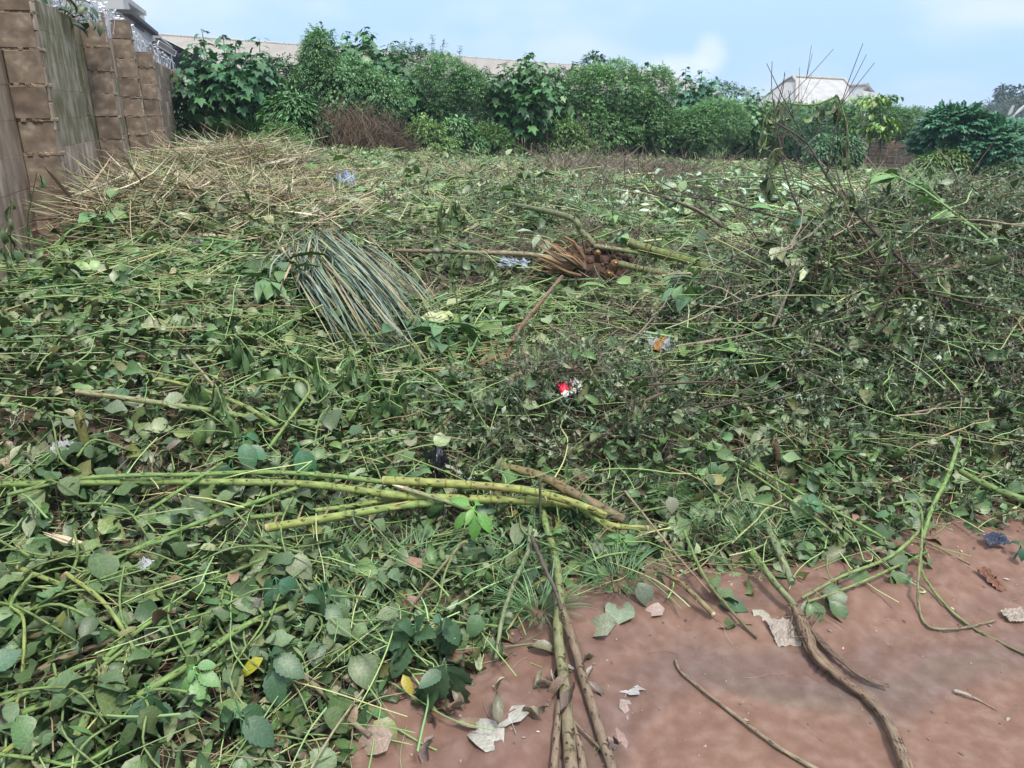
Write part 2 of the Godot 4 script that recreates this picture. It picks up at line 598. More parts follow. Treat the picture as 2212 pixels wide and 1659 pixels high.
func ground() -> void:
	var f := func(x: float, z: float) -> float:
		var y := ground_y(x, z)
		return y - 0.09 * smoothstep(0.3, 0.0, into_field(x, -z))
	var plain := func(_x, _z): return Color.WHITE
	var xs := lines_from(-320.0, 320.0, -5.0, 5.5, 0.07, 1.14)
	var zs := lines_from(-420.0, 40.0, -9.5, -1.0, 0.07, 1.14)
	struct("ground", height_sheet(xs, zs, f, plain).mesh(), M.soil, "dark brown soil of the cleared plot under the cut plants")
	var tone := func(x: float, z: float) -> Color:
		var s := into_field(x, -z)
		var along := x * 0.89 - z * 0.455
		var a := nz.get_noise_2d(x * 60.0 + 500.0, z * 60.0)
		var k := 0.95 + 0.12 * a
		var streak := nz.get_noise_2d(along * 30.0, s * 260.0 + 70.0)
		var damp := smoothstep(0.05, 0.35, streak + 0.15 * a)
		var pale := smoothstep(0.12, 0.4, nz.get_noise_2d(along * 45.0 + 900.0, s * 330.0))
		var warm := smoothstep(-0.35, -0.9, s)       # worn smoother and redder where the wheels go
		var grey := exp(-((s + 0.40) / 0.16) ** 2) * smoothstep(-0.1, 0.3, nz.get_noise_2d(along * 60.0 + 50.0, s * 150.0))
		return Color(k * (1.0 - 0.16 * damp + 0.14 * pale + 0.16 * warm - 0.05 * grey), k * (1.0 - 0.15 * damp + 0.18 * pale + 0.08 * warm + 0.10 * grey), k * (1.0 - 0.10 * damp + 0.20 * pale + 0.02 * warm + 0.22 * grey))
	var rx := lines_from(-60.0, 120.0, -1.1, 3.2, 0.014, 1.2)
	var rz := lines_from(-70.0, 40.0, -3.3, -0.9, 0.014, 1.2)
	# only the strip of road: rows far into the field are dropped
	var g := height_sheet(rx, rz, road_y, tone)
	var kept := PackedInt32Array()
	for k in range(0, g.i.size(), 3):
		var p := (g.v[g.i[k]] + g.v[g.i[k + 1]] + g.v[g.i[k + 2]]) / 3.0
		var s := into_field(p.x, -p.z)
		if s < 0.8 and s > -6.5:
			kept.append(g.i[k]); kept.append(g.i[k + 1]); kept.append(g.i[k + 2])
	g.i = kept
	struct("dirt_road", g.mesh(), M.clay, "reddish brown earth road with wheel marks along the plot")


# ---------------------------------------------------------------- block wall
const WALL_TURN := 0.3097
var wall_at := Vector3(-2.97, 0, -5.3)     # foot of the front edge of one pilaster; the wall runs along the node's -z


func wall_point(x: float, y: float, along: float) -> Vector3:
	return wall_at + Basis(Vector3.UP, WALL_TURN) * Vector3(x, y, -along)


func on_wall_plane(u: float, v: float, x: float) -> Vector3:      # where a sight line meets an upright plane parallel to the wall: (x, y, -along) in the wall's axes
	var b := Basis(Vector3.UP, WALL_TURN).inverse()
	var e := b * (EYE - wall_at)
	var r := b * sight(u, v)
	return e + r * ((x - e.x) / r.x)


func facet(g: Geo, p: Array, mid: Vector3, col: Color) -> void:
	var nn: Vector3 = (p[2] - p[0]).cross(p[1] - p[0])
	if nn.dot(p[0] - mid) < 0.0:
		p = p.duplicate()
		p.reverse()
	g.face(p, col)


func bevel_box(g: Geo, lo: Vector3, hi: Vector3, b: float, jit := 0.0, col := Color.WHITE) -> void:
	var mid := (lo + hi) * 0.5
	var corner := {}
	for sx in 2:
		for sy in 2:
			for sz in 2:
				var q := Vector3(hi.x if sx else lo.x, hi.y if sy else lo.y, hi.z if sz else lo.z)
				q += Vector3(ru(-jit, jit), ru(-jit, jit), ru(-jit, jit))
				var bb := b * ru(0.5, 1.6)
				var inn := Vector3(-bb if sx else bb, -bb if sy else bb, -bb if sz else bb)
				corner[[sx, sy, sz]] = [q + Vector3(0, inn.y, inn.z), q + Vector3(inn.x, 0, inn.z), q + Vector3(inn.x, inn.y, 0)]
	for a in 3:
		var o1 := (a + 1) % 3
		var o2 := (a + 2) % 3
		for s in 2:
			var quad := []
			for e in [[0, 0], [0, 1], [1, 1], [1, 0]]:
				var k := [0, 0, 0]
				k[a] = s; k[o1] = e[0]; k[o2] = e[1]
				quad.append(corner[k][a])
			facet(g, quad, mid, col)
		for s1 in 2:
			for s2 in 2:
				var k0 := [0, 0, 0]
				k0[o1] = s1; k0[o2] = s2
				var k1 := k0.duplicate()
				k1[a] = 1
				facet(g, [corner[k0][o1], corner[k1][o1], corner[k1][o2], corner[k0][o2]], mid, col)
	for k in corner:
		facet(g, corner[k].duplicate(), mid, col)


func block_wall() -> void:
	var w := thing("block_wall", "tall weathered sandcrete block wall with mossy bays and brown block piers at the left", "wall", Vector3(wall_at.x, 0.0, wall_at.z))
	w.rotation.y = WALL_TURN
	var base := 0.62
	var course := 0.207
	var rows := 8
	var top := base + course * rows
	var first := -4.5
	var last := 14.2
	var core := Geo.new()
	core.box(Vector3(-0.44, -0.3, -last), Vector3(-0.2025, top - 0.012, -first))
	part("mortar_core", core.mesh(M.wash), w)
	var kinds := []
	for k in 5:
		var g := Geo.new()
		bevel_box(g, Vector3(-0.03, 0.0015, -0.2295), Vector3(0.0, course - 0.0015, 0.2295), 0.003, 0.001)
		kinds.append(g.mesh())
	var flush := []
	for k in 5:
		var g := Geo.new()
		bevel_box(g, Vector3(-0.03, 0.0004, -0.2306), Vector3(0.0, course - 0.0004, 0.2306), 0.0008, 0.0003)
		flush.append(g.mesh())
	# bays: blocks laid in running bond, washed over with cement
	for r in range(-1, rows):
		var along := first + (0.0 if r % 2 == 0 else -0.23)
		while along < last - 0.2:
			var mid := along + 0.23
			if mid > first + 0.1 and (r >= 0 or mid < 2.0):
				var high := base + r * course
				var m: Material = M.wash
				if mid > 0.0 and mid < 2.7 and r >= 3: m = M.moss
				elif mid > 2.3 and mid < 4.3 and r in [3, 4, 5]: m = M.moss
				elif mid > 6.7 and r >= 5 and mid < 8.2: m = M.moss
				elif mid > 6.7: m = M.sand2 if (r * 3 + int(mid * 2)) % 4 else M.wash
				var o := part("bay_block", (flush if mid < 6.6 and (r + int(mid * 3.0)) % 5 else kinds)[rng.randi() % 5], w, m)
				o.position = Vector3(-0.2 + ru(-0.001, 0.001), high, -mid)
			along += 0.462
	var pil := []
	var beds := []
	for k in 4:
		var g := Geo.new()
		bevel_box(g, Vector3(-0.2, 0.006, -0.17), Vector3(0.0, course - 0.006, 0.0), 0.004, 0.003)
		pil.append(g.mesh())
		var b := Geo.new()
		for q in 7:      # squeezed-out mortar, uneven
			var x0 := -0.2 + q * 0.03
			bevel_box(b, Vector3(x0, -0.010 - ru(0, 0.004), -0.165), Vector3(x0 + 0.032, 0.010 + ru(0, 0.004), ru(-0.008, 0.006)), 0.004, 0.002)
		for q in 3:
			var z0 := -0.168 + q * 0.055
			bevel_box(b, Vector3(-0.05, -0.01 - ru(0, 0.006), z0), Vector3(0.004 + ru(-0.012, 0.01), 0.010 + ru(0, 0.006), z0 + 0.057), 0.004, 0.002)
		beds.append(b.mesh())
	var k := 0
	for along in [-4.4, -2.3, -0.13, 2.62, 4.55, 6.5, 12.0]:
		for r in range(-1, rows + (1 if along in [4.55] else 0)):
			var o := part("pier_block", pil[rng.randi() % 4], w, M.sand if (k + r) % 3 else M.sand2)
			o.position = Vector3(ru(-0.006, 0.006), base + r * course, -along + ru(-0.008, 0.008))
			if r >= 0 and r < rows - (0 if along == 4.55 else 1):
				var b := part("mortar_bed", beds[rng.randi() % 4], w, M.mortar)
				b.position = Vector3(0, base + (r + 1) * course, -along)
		k += 1
	# a pale strip of render down the front of each pier's joint with the bay
	for along in [-2.3, -0.13, 2.62, 4.55, 6.5]:
		var g := Geo.new()
		var y := base - 0.1
		while y < top - 0.03:
			var y2: float = y + ru(0.10, 0.22)
			bevel_box(g, Vector3(-0.012, y, -0.075 - ru(0, 0.02)), Vector3(0.006 + ru(0, 0.006), y2 - 0.006, -0.018 - ru(0, 0.014)), 0.004, 0.002)
			y = y2
		var o := part("render_strip", g.mesh(M.wash), w)
		o.position = Vector3(0, 0, -along)
	# loose mortar crumbs along the top
	var g2 := Geo.new()
	for q in 70:
		var a := ru(0.0, last - 0.3)
		var s := ru(0.02, 0.07)
		bevel_box(g2, Vector3(-0.4 + ru(0, 0.12), top - 0.02, -a - s), Vector3(-0.24 + ru(0, 0.03), top + ru(0.0, 0.035), -a + s), 0.006, 0.004)
	part("mortar_crust", g2.mesh(M.mortar), w)
	marks.append([wall_point(0.3, 0.7, 0.0), "the near brown pier of the block wall"])
	marks.append([wall_point(0.3, 0.7, 2.2), "the middle pier of the block wall"])

	# razor wire coils lying along the wall's top
	var wire := thing("razor_wire", "tangled silver coil of razor wire along the top of the block wall", "razor wire", Vector3(wall_at.x, 0, wall_at.z))
	wire.rotation.y = WALL_TURN
	for c in 4:
		var g := Geo.new()
		var tot: float = [4.3, 4.2, 4.6, 6.4][c]
		var off: float = [2.2, 2.4, 2.3, 6.4][c]
		var turns: float = tot * [9.0, 8.0, 8.0, 4.0][c]
		var pts := []
		var n := int(turns * 9)
		var rad: float = [0.17, 0.20, 0.14, 0.16][c]
		for q in n + 1:
			var p := float(q) / n
			var a: float = p * turns * TAU
			var w2 := rad * (1.0 + 0.22 * sin(p * 71.0 + c) + ru(-0.05, 0.05))
			pts.append(Vector3(-0.33 + cos(a) * w2 * 0.85 + 0.03 * sin(p * 20.0), top + 0.14 + [0.0, 0.05, 0.12, 0.02][c] + sin(a) * w2 - 0.05 * p, -off - p * tot + 0.03 * sin(a * 0.5)))
		g.tube(pts, range(pts.size()).map(func(_x): return 0.0026), 3, Color.WHITE, null, 0.0, false)
		for q in range(0, pts.size() - 1, 2):     # barbs
			var d: Vector3 = (pts[q + 1] - pts[q]).normalized()
			var out: Vector3 = (d.cross(Vector3(0.3, 0.4, 1)).normalized()) * 0.016
			g.face([pts[q] - d * 0.016 + out, pts[q] - d * 0.006 - out * 0.2, pts[q] + d * 0.016 - out, pts[q] + d * 0.006 + out * 0.2])
		part("wire_coil", g.mesh(M.wire), wire)
	for a in [4.5, 8.0, 11.0, 14.0]:
		var g := Geo.new()
		g.tube([Vector3(-0.33, top - 0.1, -a), Vector3(-0.33, top + 0.42, -a)], [0.012, 0.012], 6)
		part("wire_post", g.mesh(M.wire), wire)


func prism(g: Geo, p: Array, by: Vector3, col := Color.WHITE) -> void:        # a flat outline given thickness
	var mid := Vector3.ZERO
	for q in p: mid += q / p.size()
	mid += by * 0.5
	facet(g, p.duplicate(), mid, col)
	facet(g, p.map(func(q): return q + by), mid, col)
	for k in p.size():
		var a: Vector3 = p[k]
		var b: Vector3 = p[(k + 1) % p.size()]
		facet(g, [a, b, b + by, a + by], mid, col)


func behind_the_wall() -> void:
	var h := thing("white_house", "white gabled house with dark roof edges just behind the block wall", "house", Vector3(wall_at.x, 0, wall_at.z))
	h.rotation.y = WALL_TURN
	var X := -3.2
	var q := func(u: float, v: float, dx := 0.0): return on_wall_plane(u, v, X + dx)
	var back := Vector3(-5.0, 0, 0)
	var w := Geo.new()
	var a: Vector3 = q.call(287.0, 36.0)
	var b: Vector3 = q.call(341.0, 80.0)
	var c: Vector3 = q.call(384.0, 118.0)
	prism(w, [Vector3(X, 0.5, a.z + 2.5), Vector3(X, a.y + 1.2, a.z + 2.5), Vector3(X, a.y, a.z), b, c, Vector3(X, 0.5, c.z)], back)
	part("wall", w.mesh(M.plaster), h)
	var u := Geo.new()                                   # the upper gable, set back
	var e: Vector3 = q.call(312.0, 36.0, -0.7)
	var f: Vector3 = q.call(262.0, -6.0, -0.7)
	prism(u, [Vector3(e.x, e.y - 1.6, e.z), Vector3(e.x, e.y, e.z), f, Vector3(f.x, f.y + 1.2, f.z + 3.0), Vector3(f.x, e.y - 1.6, f.z + 3.0)], back)
	part("upper_gable", u.mesh(M.plaster), h)
	for s in [[262.0, -6.0, 317.0, 34.0, -0.35, 0.22, "verge_board"], [284.0, 30.0, 343.0, 77.0, 0.3, 0.16, "roof_edge"], [346.0, 82.0, 388.0, 117.0, 0.25, 0.12, "roof_edge"]]:
		var g := Geo.new()
		var p0: Vector3 = q.call(s[0], s[1], s[4])
		var p1: Vector3 = q.call(s[2], s[3], s[4])
		prism(g, [p0, p1, p1 + Vector3(0, s[5], 0), p0 + Vector3(0, s[5], 0)], Vector3(-3.0, 0, 0))
		part(s[6], g.mesh(M.dark if s[6] == "roof_edge" and s[0] < 300.0 else M.sheet2), h)
	var win := Geo.new()
	prism(win, [q.call(293.0, 50.0, 0.03), q.call(312.0, 65.0, 0.03), q.call(312.0, 70.0, 0.03), q.call(293.0, 57.0, 0.03)], Vector3(-0.02, 0, 0))
	part("high_window", win.mesh(M.dark), h)
	# a framed cage with bars on the low wing
	var frame := Geo.new()
	var corners := [q.call(343.0, 88.0, 0.5), q.call(381.0, 112.0, 0.5), q.call(377.0, 122.0, 0.5), q.call(339.0, 99.0, 0.5)]
	for k in 4:
		frame.tube([corners[k], corners[(k + 1) % 4]], [0.035, 0.035], 5)
	var cage := part("barred_frame", frame.mesh(M.plaster), h)
	for k in range(1, 9):
		var bar := Geo.new()
		bar.tube([corners[0].lerp(corners[3], k / 9.0), corners[1].lerp(corners[2], k / 9.0)], [0.012, 0.012], 4)
		part("bar", bar.mesh(M.sheet2), cage)
	var box := Geo.new()
	prism(box, [q.call(344.0, 89.0, 0.42), q.call(380.0, 112.0, 0.42), q.call(376.0, 121.0, 0.42), q.call(340.0, 98.0, 0.42)], Vector3(-0.3, 0, 0))
	part("dark_recess", box.mesh(M.dark), h)


func far_buildings() -> void:
	var r1 := at(338, 76, 53)
	var r2 := at(1425, 154, 101)
	r2.y = r1.y
	var along := (r2 - r1)
	var n := 64
	var fwd := along.cross(Vector3.UP).normalized()
	if fwd.z < 0: fwd = -fwd
	var barn := thing("long_shed", "long low shed with pale pinkish corrugated roof behind the bushes", "shed", Vector3(r1.x, 0, r1.z))
	for side in 2:
		var out := fwd if side == 0 else -fwd
		for k in n:
			var g := Geo.new()
			var a := r1.lerp(r2, float(k) / n)
			var b := r1.lerp(r2, (k + 0.992) / n)
			var drop := out * 9.0 + Vector3(0, -2.7, 0)
			var nn := along.normalized().cross(drop.normalized())
			if nn.y < 0: nn = -nn
			for j in 4:
				var p := a.lerp(b, j / 4.0) - barn.position
				var p2 := a.lerp(b, (j + 0.68) / 4.0) - barn.position
				var p3 := a.lerp(b, (j + 1.0) / 4.0) - barn.position
				var m := p2.lerp(p3, 0.5) + nn * 0.06
				facet(g, [p, p2, p2 + drop, p + drop], p + drop * 0.5 - nn, Color.WHITE)
				facet(g, [p2, m, m + drop, p2 + drop], p + drop * 0.5 - nn, Color.WHITE)
				facet(g, [m, p3, p3 + drop, m + drop], p + drop * 0.5 - nn, Color.WHITE)
			part("roof_sheet", g.mesh(M.sheet), barn)
	var w := Geo.new()
	var a0 := r1 + fwd * 8.6 - barn.position
	var a1 := r2 + fwd * 8.6 - barn.position
	a0.y = 0; a1.y = 0
	prism(w, [a0, a1, a1 + Vector3(0, r1.y - 2.7, 0), a0 + Vector3(0, r1.y - 2.7, 0)], -fwd * 17.2)
	part("wall", w.mesh(M.plaster), barn)
	var cap := Geo.new()
	for k in 40:
		var p := r1.lerp(r2, k / 40.0) - barn.position
		var p2 := r1.lerp(r2, (k + 0.9) / 40.0) - barn.position
		cap.tube([p + Vector3(0, 0.05, 0), p2 + Vector3(0, 0.05, 0)], [0.1, 0.1], 6)
	part("ridge_cap", cap.mesh(M.sheet2), barn)

	# the hipped house on the right
	var o := at(1780, 240, 55)
	o.y = 0
	var h := thing("hip_roof_house", "pale house roof with a vented gable end showing over the bushes at the right", "house", o)
	var P := func(u, v, d): return at(u, v, d) - o
	var down := Vector3(0, -0.12, 0)
	for s in [["roof_slope", [P.call(1713, 167, 57), P.call(1824, 173, 60), P.call(1836, 187, 57), P.call(1829, 250, 51), P.call(1720, 250, 49), P.call(1721, 178, 55.5)]],
			["roof_slope", [P.call(1697, 176, 58), P.call(1721, 178, 55.5), P.call(1720, 250, 49), P.call(1622, 234, 61)]],
			["roof_slope", [P.call(1837, 187, 57), P.call(1874, 185, 52), P.call(1864, 194, 52), P.call(1872, 250, 47), P.call(1829, 250, 51)]],
			["roof_slope", [P.call(1864, 194, 52), P.call(1886, 199, 53), P.call(1962, 250, 54), P.call(1872, 250, 47)]],
			["roof_slope", [P.call(1824, 173, 60), P.call(1713, 167, 57), P.call(1640, 230, 68), P.call(1860, 240, 72)]]]:
		var g := Geo.new()
		prism(g, s[1], down)
		part(s[0], g.mesh(M.sheet2), h)
	for s in [[[1697, 176, 58], [1713, 167, 57], [1721, 178, 55.5]], [[1864, 194, 52], [1874, 185, 52], [1886, 199, 53]]]:
		var g := Geo.new()
		prism(g, s.map(func(e): return P.call(e[0], e[1], e[2])), Vector3(0.25, 0, -0.25))
		var v := part("gable_vent", g.mesh(mat(Color(0.33, 0.33, 0.33), 0.8)), h)
		for k in range(1, 5):
			var l := Geo.new()
			var t: float = k / 5.0
			l.tube([P.call(s[0][0], s[0][1], s[0][2]).lerp(P.call(s[1][0], s[1][1], s[1][2]), t) + Vector3(-0.02, 0, 0.03), P.call(s[2][0], s[2][1], s[2][2]).lerp(P.call(s[1][0], s[1][1], s[1][2]), t) + Vector3(-0.02, 0, 0.03)], [0.025, 0.025], 4)
			part("vent_slat", l.mesh(M.sheet2), v)
	for s in [[[1713, 167, 57], [1824, 173, 60]], [[1721, 178, 55.5], [1720, 250, 49]], [[1837, 187, 57], [1874, 185, 52]], [[1713, 167, 57], [1721, 178, 55.5]], [[1713, 167, 57], [1697, 176, 58]], [[1697, 176, 58], [1640, 222, 60.5]], [[1824, 173, 60], [1836, 187, 57]]]:
		var g := Geo.new()
		g.tube([P.call(s[0][0], s[0][1], s[0][2]) + Vector3(0, 0.06, 0), P.call(s[1][0], s[1][1], s[1][2]) + Vector3(0, 0.06, 0)], [0.11, 0.11], 6)
		part("ridge_cap", g.mesh(M.sheet), h)
	for k in 11:        # seams of the roof sheets
		var t := (k + 0.5) / 11.0
		var g := Geo.new()
		var p0: Vector3 = P.call(1713, 167, 57).lerp(P.call(1824, 173, 60), t)
		var p1: Vector3 = P.call(1720, 250, 49).lerp(P.call(1829, 250, 51), t)
		g.tube([p0 + Vector3(0, 0.02, 0.02), p1 + Vector3(0, 0.02, 0.02)], [0.035, 0.035], 4)
		part("roof_seam", g.mesh(M.sheet2), h)
	var w2 := Geo.new()
	var e0: Vector3 = P.call(1630, 240, 60)
	var e1: Vector3 = P.call(1722, 255, 49.6)
	var e2: Vector3 = P.call(1868, 255, 48)
	var e3: Vector3 = P.call(1950, 255, 55)
	for s in [[e0, e1], [e1, e2], [e2, e3]]:
		facet(w2, [Vector3(s[0].x, -1, s[0].z), Vector3(s[0].x, s[0].y, s[0].z), Vector3(s[1].x, s[1].y, s[1].z), Vector3(s[1].x, -1, s[1].z)], Vector3(0, 0, -8), Color.WHITE)
	part("wall", w2.mesh(M.plaster), h)

	# the low stub of block wall by the sapling
	var a := on_ground(1873, 352)
	var d := -a.z
	var b := at(1976, 348, d - 0.4)
	b.y = a.y
	var st := thing("low_wall", "low stub of brown block wall with a whitish top course behind the sapling", "wall", a)
	var tall := (352.0 - 309.0) / F * d * 1.02
	var run := b - a
	st.rotation.y = atan2(-run.z, run.x)
	var len := run.length()
	var k3 := []
	for k in 3:
		var g := Geo.new()
		bevel_box(g, Vector3(0, 0.006, -0.2), Vector3(len / 5.0 - 0.012, tall / 3.0 - 0.006, 0.0), 0.012, 0.008)
		k3.append(g.mesh())
	var core := Geo.new()
	core.box(Vector3(0.01, -0.3, -0.19), Vector3(len - 0.02, tall - 0.02, -0.012))
	part("mortar_core", core.mesh(M.mortar), st)
	for r in 3:
		for k in 5:
			var o2 := part("block", k3[rng.randi() % 3], st, M.sand2 if r == 2 and k in [2, 3] else M.brown_wall)
			o2.position = Vector3(k * len / 5.0, r * tall / 3.0, ru(-0.01, 0.01))


func far_trees() -> void:
	var hz := Geo.new()
	# two street lamps far off at the right edge
	for s in [["single", [[2174, 262], [2178, 252], [2183, 241]], 70.0], ["double", [[2186, 263], [2190, 250], [2203, 238]], 66.0]]:
		var p := []
		for e in s[1]: p.append(at(e[0], e[1], s[2]))
		var foot: Vector3 = p[0]
		foot.y = -0.3
		var l := thing("street_lamp", "left of the two far pale street lamps by the tree line" if s[0] == "single" else "right of the two far pale street lamps, its arm bent over", "street lamp", foot, "far street lamps")
		var g := Geo.new()
		g.tube([Vector3.ZERO, p[0] - foot, p[1] - foot, p[2] - foot], [0.09, 0.08, 0.07, 0.06], 6)
		part("post", g.mesh(M.plaster), l)
		var hd := Geo.new()
		var dir: Vector3 = (p[2] - p[1]).normalized()
		hd.tube([p[2] - foot - dir * 0.4, p[2] - foot, p[2] - foot + dir * 0.5], [0.08, 0.15, 0.1], 6)
		part("lamp_head", hd.mesh(M.plaster), l)
	var leafm := Geo.new()
	leafm.leaf(Vector3.ZERO, Vector3.FORWARD, Vector3.UP, 1.0, 0.6, Color.WHITE, 0.3, 0.5, 0.1, 0.4, 3, 1)
	var lm := leafm.mesh()
	var k := 0
	for s in [[2205, 218, 135.0, 4.6, 3.4, "broad dark crowned tree far off at the right edge"], [2172, 248, 130.0, 4.0, 1.6, "low dark tree far off below the palms"], [2145, 250, 140.0, 3.6, 1.3, "hazy tree on the skyline left of the palms"], [2225, 246, 125.0, 5.0, 2.6, "dark tree far off behind the street lamps"]]:
		var mid := at(s[0], s[1], s[2])
		var foot := Vector3(mid.x, 0, mid.z)
		var t := thing("far_tree", s[5], "tree", foot, "far trees on the skyline")
		var g := Geo.new()
		g.tube([Vector3.ZERO, Vector3(0.3, mid.y * 0.5, 0), Vector3(0.1, mid.y, 0)], [0.35, 0.26, 0.12], 6, Color(0.05, 0.04, 0.03))
		for q in 6:
			var a := q * 1.05
			g.tube([Vector3(0.15, mid.y * 0.7, 0), Vector3(cos(a) * s[3] * 0.4, mid.y + s[4] * 0.1, sin(a) * s[3] * 0.4), Vector3(cos(a) * s[3] * 0.7, mid.y + s[4] * ru(0.1, 0.6), sin(a) * s[3] * 0.7)], [0.14, 0.09, 0.03], 4, Color(0.05, 0.04, 0.03))
		part("trunk", g.mesh(M.rough), t)
		var m := Many.new()
		var lumps := []
		for q in 13: lumps.append(Vector3(ru(-1, 1) * s[3] * 0.75, ru(-0.7, 0.8) * s[4], ru(-1, 1) * s[3] * 0.7))
		for q in 2600:
			var c: Vector3 = lumps[rng.randi() % 13]
			var dd := Vector3(rng.randfn(), rng.randfn(), rng.randfn()).normalized()
			var p := c + dd * Vector3(s[3] * 0.3, s[4] * 0.34, s[3] * 0.3) * ru(0.5, 1.0) + Vector3(0, mid.y, 0)
			m.add(p, facing((dd + Vector3(0, -0.3, 0)).normalized(), Vector3(ru(-1, 1), 1.2, ru(-1, 1)).normalized(), Vector3.ONE * ru(0.4, 0.7)), shade(Color(0.028, 0.052, 0.026), 0.4))
		many("crown", lm, M.leaf, m, t)
		k += 1
	for s in [[2139, 236, 120.0, "hazy oil palm left of the other palms on the skyline"], [2154, 243, 118.0, "short hazy oil palm between the other palms"], [2166, 234, 118.0, "tallest hazy oil palm left of the big far tree"], [2147, 247, 112.0, "lowest hazy oil palm over the hedge"]]:
		var mid := at(s[0], s[1], s[2])
		var t := thing("palm_tree", s[3], "palm tree", Vector3(mid.x, 0, mid.z), "far palms")
		var g := Geo.new()
		g.tube([Vector3.ZERO, Vector3(0, mid.y, 0)], [0.28, 0.2], 6, Color(0.06, 0.05, 0.04))
		part("trunk", g.mesh(M.rough), t)
		var fr := Geo.new()
		for q in 17:
			var a := q * 2.4
			var el := 1.1 - q * 0.09
			var p := Vector3(0, mid.y, 0)
			var dir := Vector3(cos(a) * cos(el), sin(el), sin(a) * cos(el))
			for e in 8:
				var p2 := p + dir * 0.34
				fr.tube([p, p2], [0.03, 0.025], 3, Color(0.04, 0.07, 0.03), null, 0.0, false)
				var sd := dir.cross(Vector3.UP).normalized()
				for w in [-1, 1]:
					fr.leaf(p2, (sd * w + dir * 0.6 + Vector3(0, -0.35, 0)).normalized(), Vector3.UP, 0.62 * (1.0 - e * 0.06), 0.12, Color(0.035, 0.065, 0.03), 0.1, 0.5, 0.0, 0.4, 2, 1)
				p = p2
				dir = (dir + Vector3(0, -0.13, 0)).normalized()
		part("frond_crown", fr.mesh(M.leaf), t)


# ---------------------------------------------------------------- bushes
var L := {}


func leaf_kinds() -> void:
	if L.size(): return
	var mk := func(f: Callable) -> ArrayMesh:
		var g := Geo.new()
		f.call(g)
		return g.mesh()
	var o := Vector3.ZERO
	var f := Vector3.FORWARD
	var up := Vector3.UP
	L.heart = mk.call(func(g): g.leaf(o, f, up, 1.0, 0.78, Color.WHITE, 0.35, 0.7, 0.15, 0.30, 5, 2))
	L.oval = mk.call(func(g): g.leaf(o, f, up, 1.0, 0.5, Color.WHITE, 0.35, 0.6, 0.12, 0.4, 4, 1))
	L.lance = mk.call(func(g): g.leaf(o, f, up, 1.0, 0.26, Color.WHITE, 0.3, 0.8, 0.05, 0.35, 4, 1))
	L.lobe = mk.call(func(g): g.lobed(o, f, up, 0.8, Color.WHITE, 0.45, 0.28))
	L.lobe2 = mk.call(func(g): g.lobed(o, f, up, 0.8, Color.WHITE, 1.0, 0.3))
	L.wilt = mk.call(func(g): g.leaf(o, f, up, 1.0, 0.42, Color.WHITE, 0.95, 1.5, 0.2, 0.4, 6, 2))
	L.pinnate = mk.call(func(g):
		g.tube([o, f * 0.5 + up * 0.04, f * 0.92], [0.012, 0.009, 0.005], 3, Color(1.1, 1.1, 0.9), null, 0.0, false)
		for k in 5:
			for s in [-1, 1]:
				g.leaf(f * (0.25 + 0.15 * k), (Vector3(s, 0, 0) + f * 0.7 - up * 0.12).normalized(), up, 0.42 - 0.03 * absf(k - 2), 0.2, Color.WHITE, 0.2, 0.5, 0.0, 0.42, 3, 1)
		g.leaf(f * 0.92, f, up, 0.4, 0.2, Color.WHITE, 0.2, 0.5, 0.0, 0.42, 3, 1))
	L.sprig = mk.call(func(g):            # a twig end with nine small leaves
		g.tube([o, f * 0.5 + up * 0.03, f], [0.012, 0.009, 0.004], 3, Color(1.0, 0.85, 0.6), null, 0.0, false)
		for k in 9:
			var a := k * 2.4
			g.leaf(f * (0.15 + 0.095 * k), (Vector3(cos(a), sin(a) * 0.6 + 0.1, 0) + f * 0.7).normalized(), (up + Vector3(cos(a) * 0.3, 0, 0)).normalized(), ru(0.26, 0.38), ru(0.11, 0.17), Color.WHITE * ru(0.8, 1.2), 0.3, 0.6, 0.1, 0.4, 3, 1))
	L.blade = mk.call(func(g): g.leaf(o, (f * 0.5 + up * 1.2).normalized(), (up * 0.5 - f * 1.2).normalized(), 1.0, 0.022, Color.WHITE, 0.4, 1.1, 0.0, 0.25, 8, 1))
	for k in 8:
		var a := [0.4, 0.9, 0.6, 1.1, 0.3, 0.8, 0.5, 1.0][k] as float
		L["limp%d" % k] = mk.call(func(g): g.leaf(o, f, up, 1.0, [0.7, 0.5, 0.62, 0.45, 0.78, 0.55, 0.66, 0.4][k], Color.WHITE, a, [0.5, 1.6, -0.7, 2.2, 0.9, -1.2, 1.3, 0.3][k], 0.3, [0.3, 0.4, 0.33, 0.42, 0.28, 0.36, 0.32, 0.45][k], 7, 2, 0.0, 0.0, 0.16, float(k)))
	L.curl = mk.call(func(g): g.leaf(o, f, up, 1.0, 0.62, Color.WHITE, 0.85, 1.1, 0.55, 0.33, 7, 2))
	L.heart2 = mk.call(func(g): g.leaf(o, f, up, 1.0, 0.74, Color.WHITE, 0.5, -0.5, 0.5, 0.3, 6, 2))


func bush_foot(u: float, vb: float) -> Vector3:
	return on_ground(u, vb + 13.0)


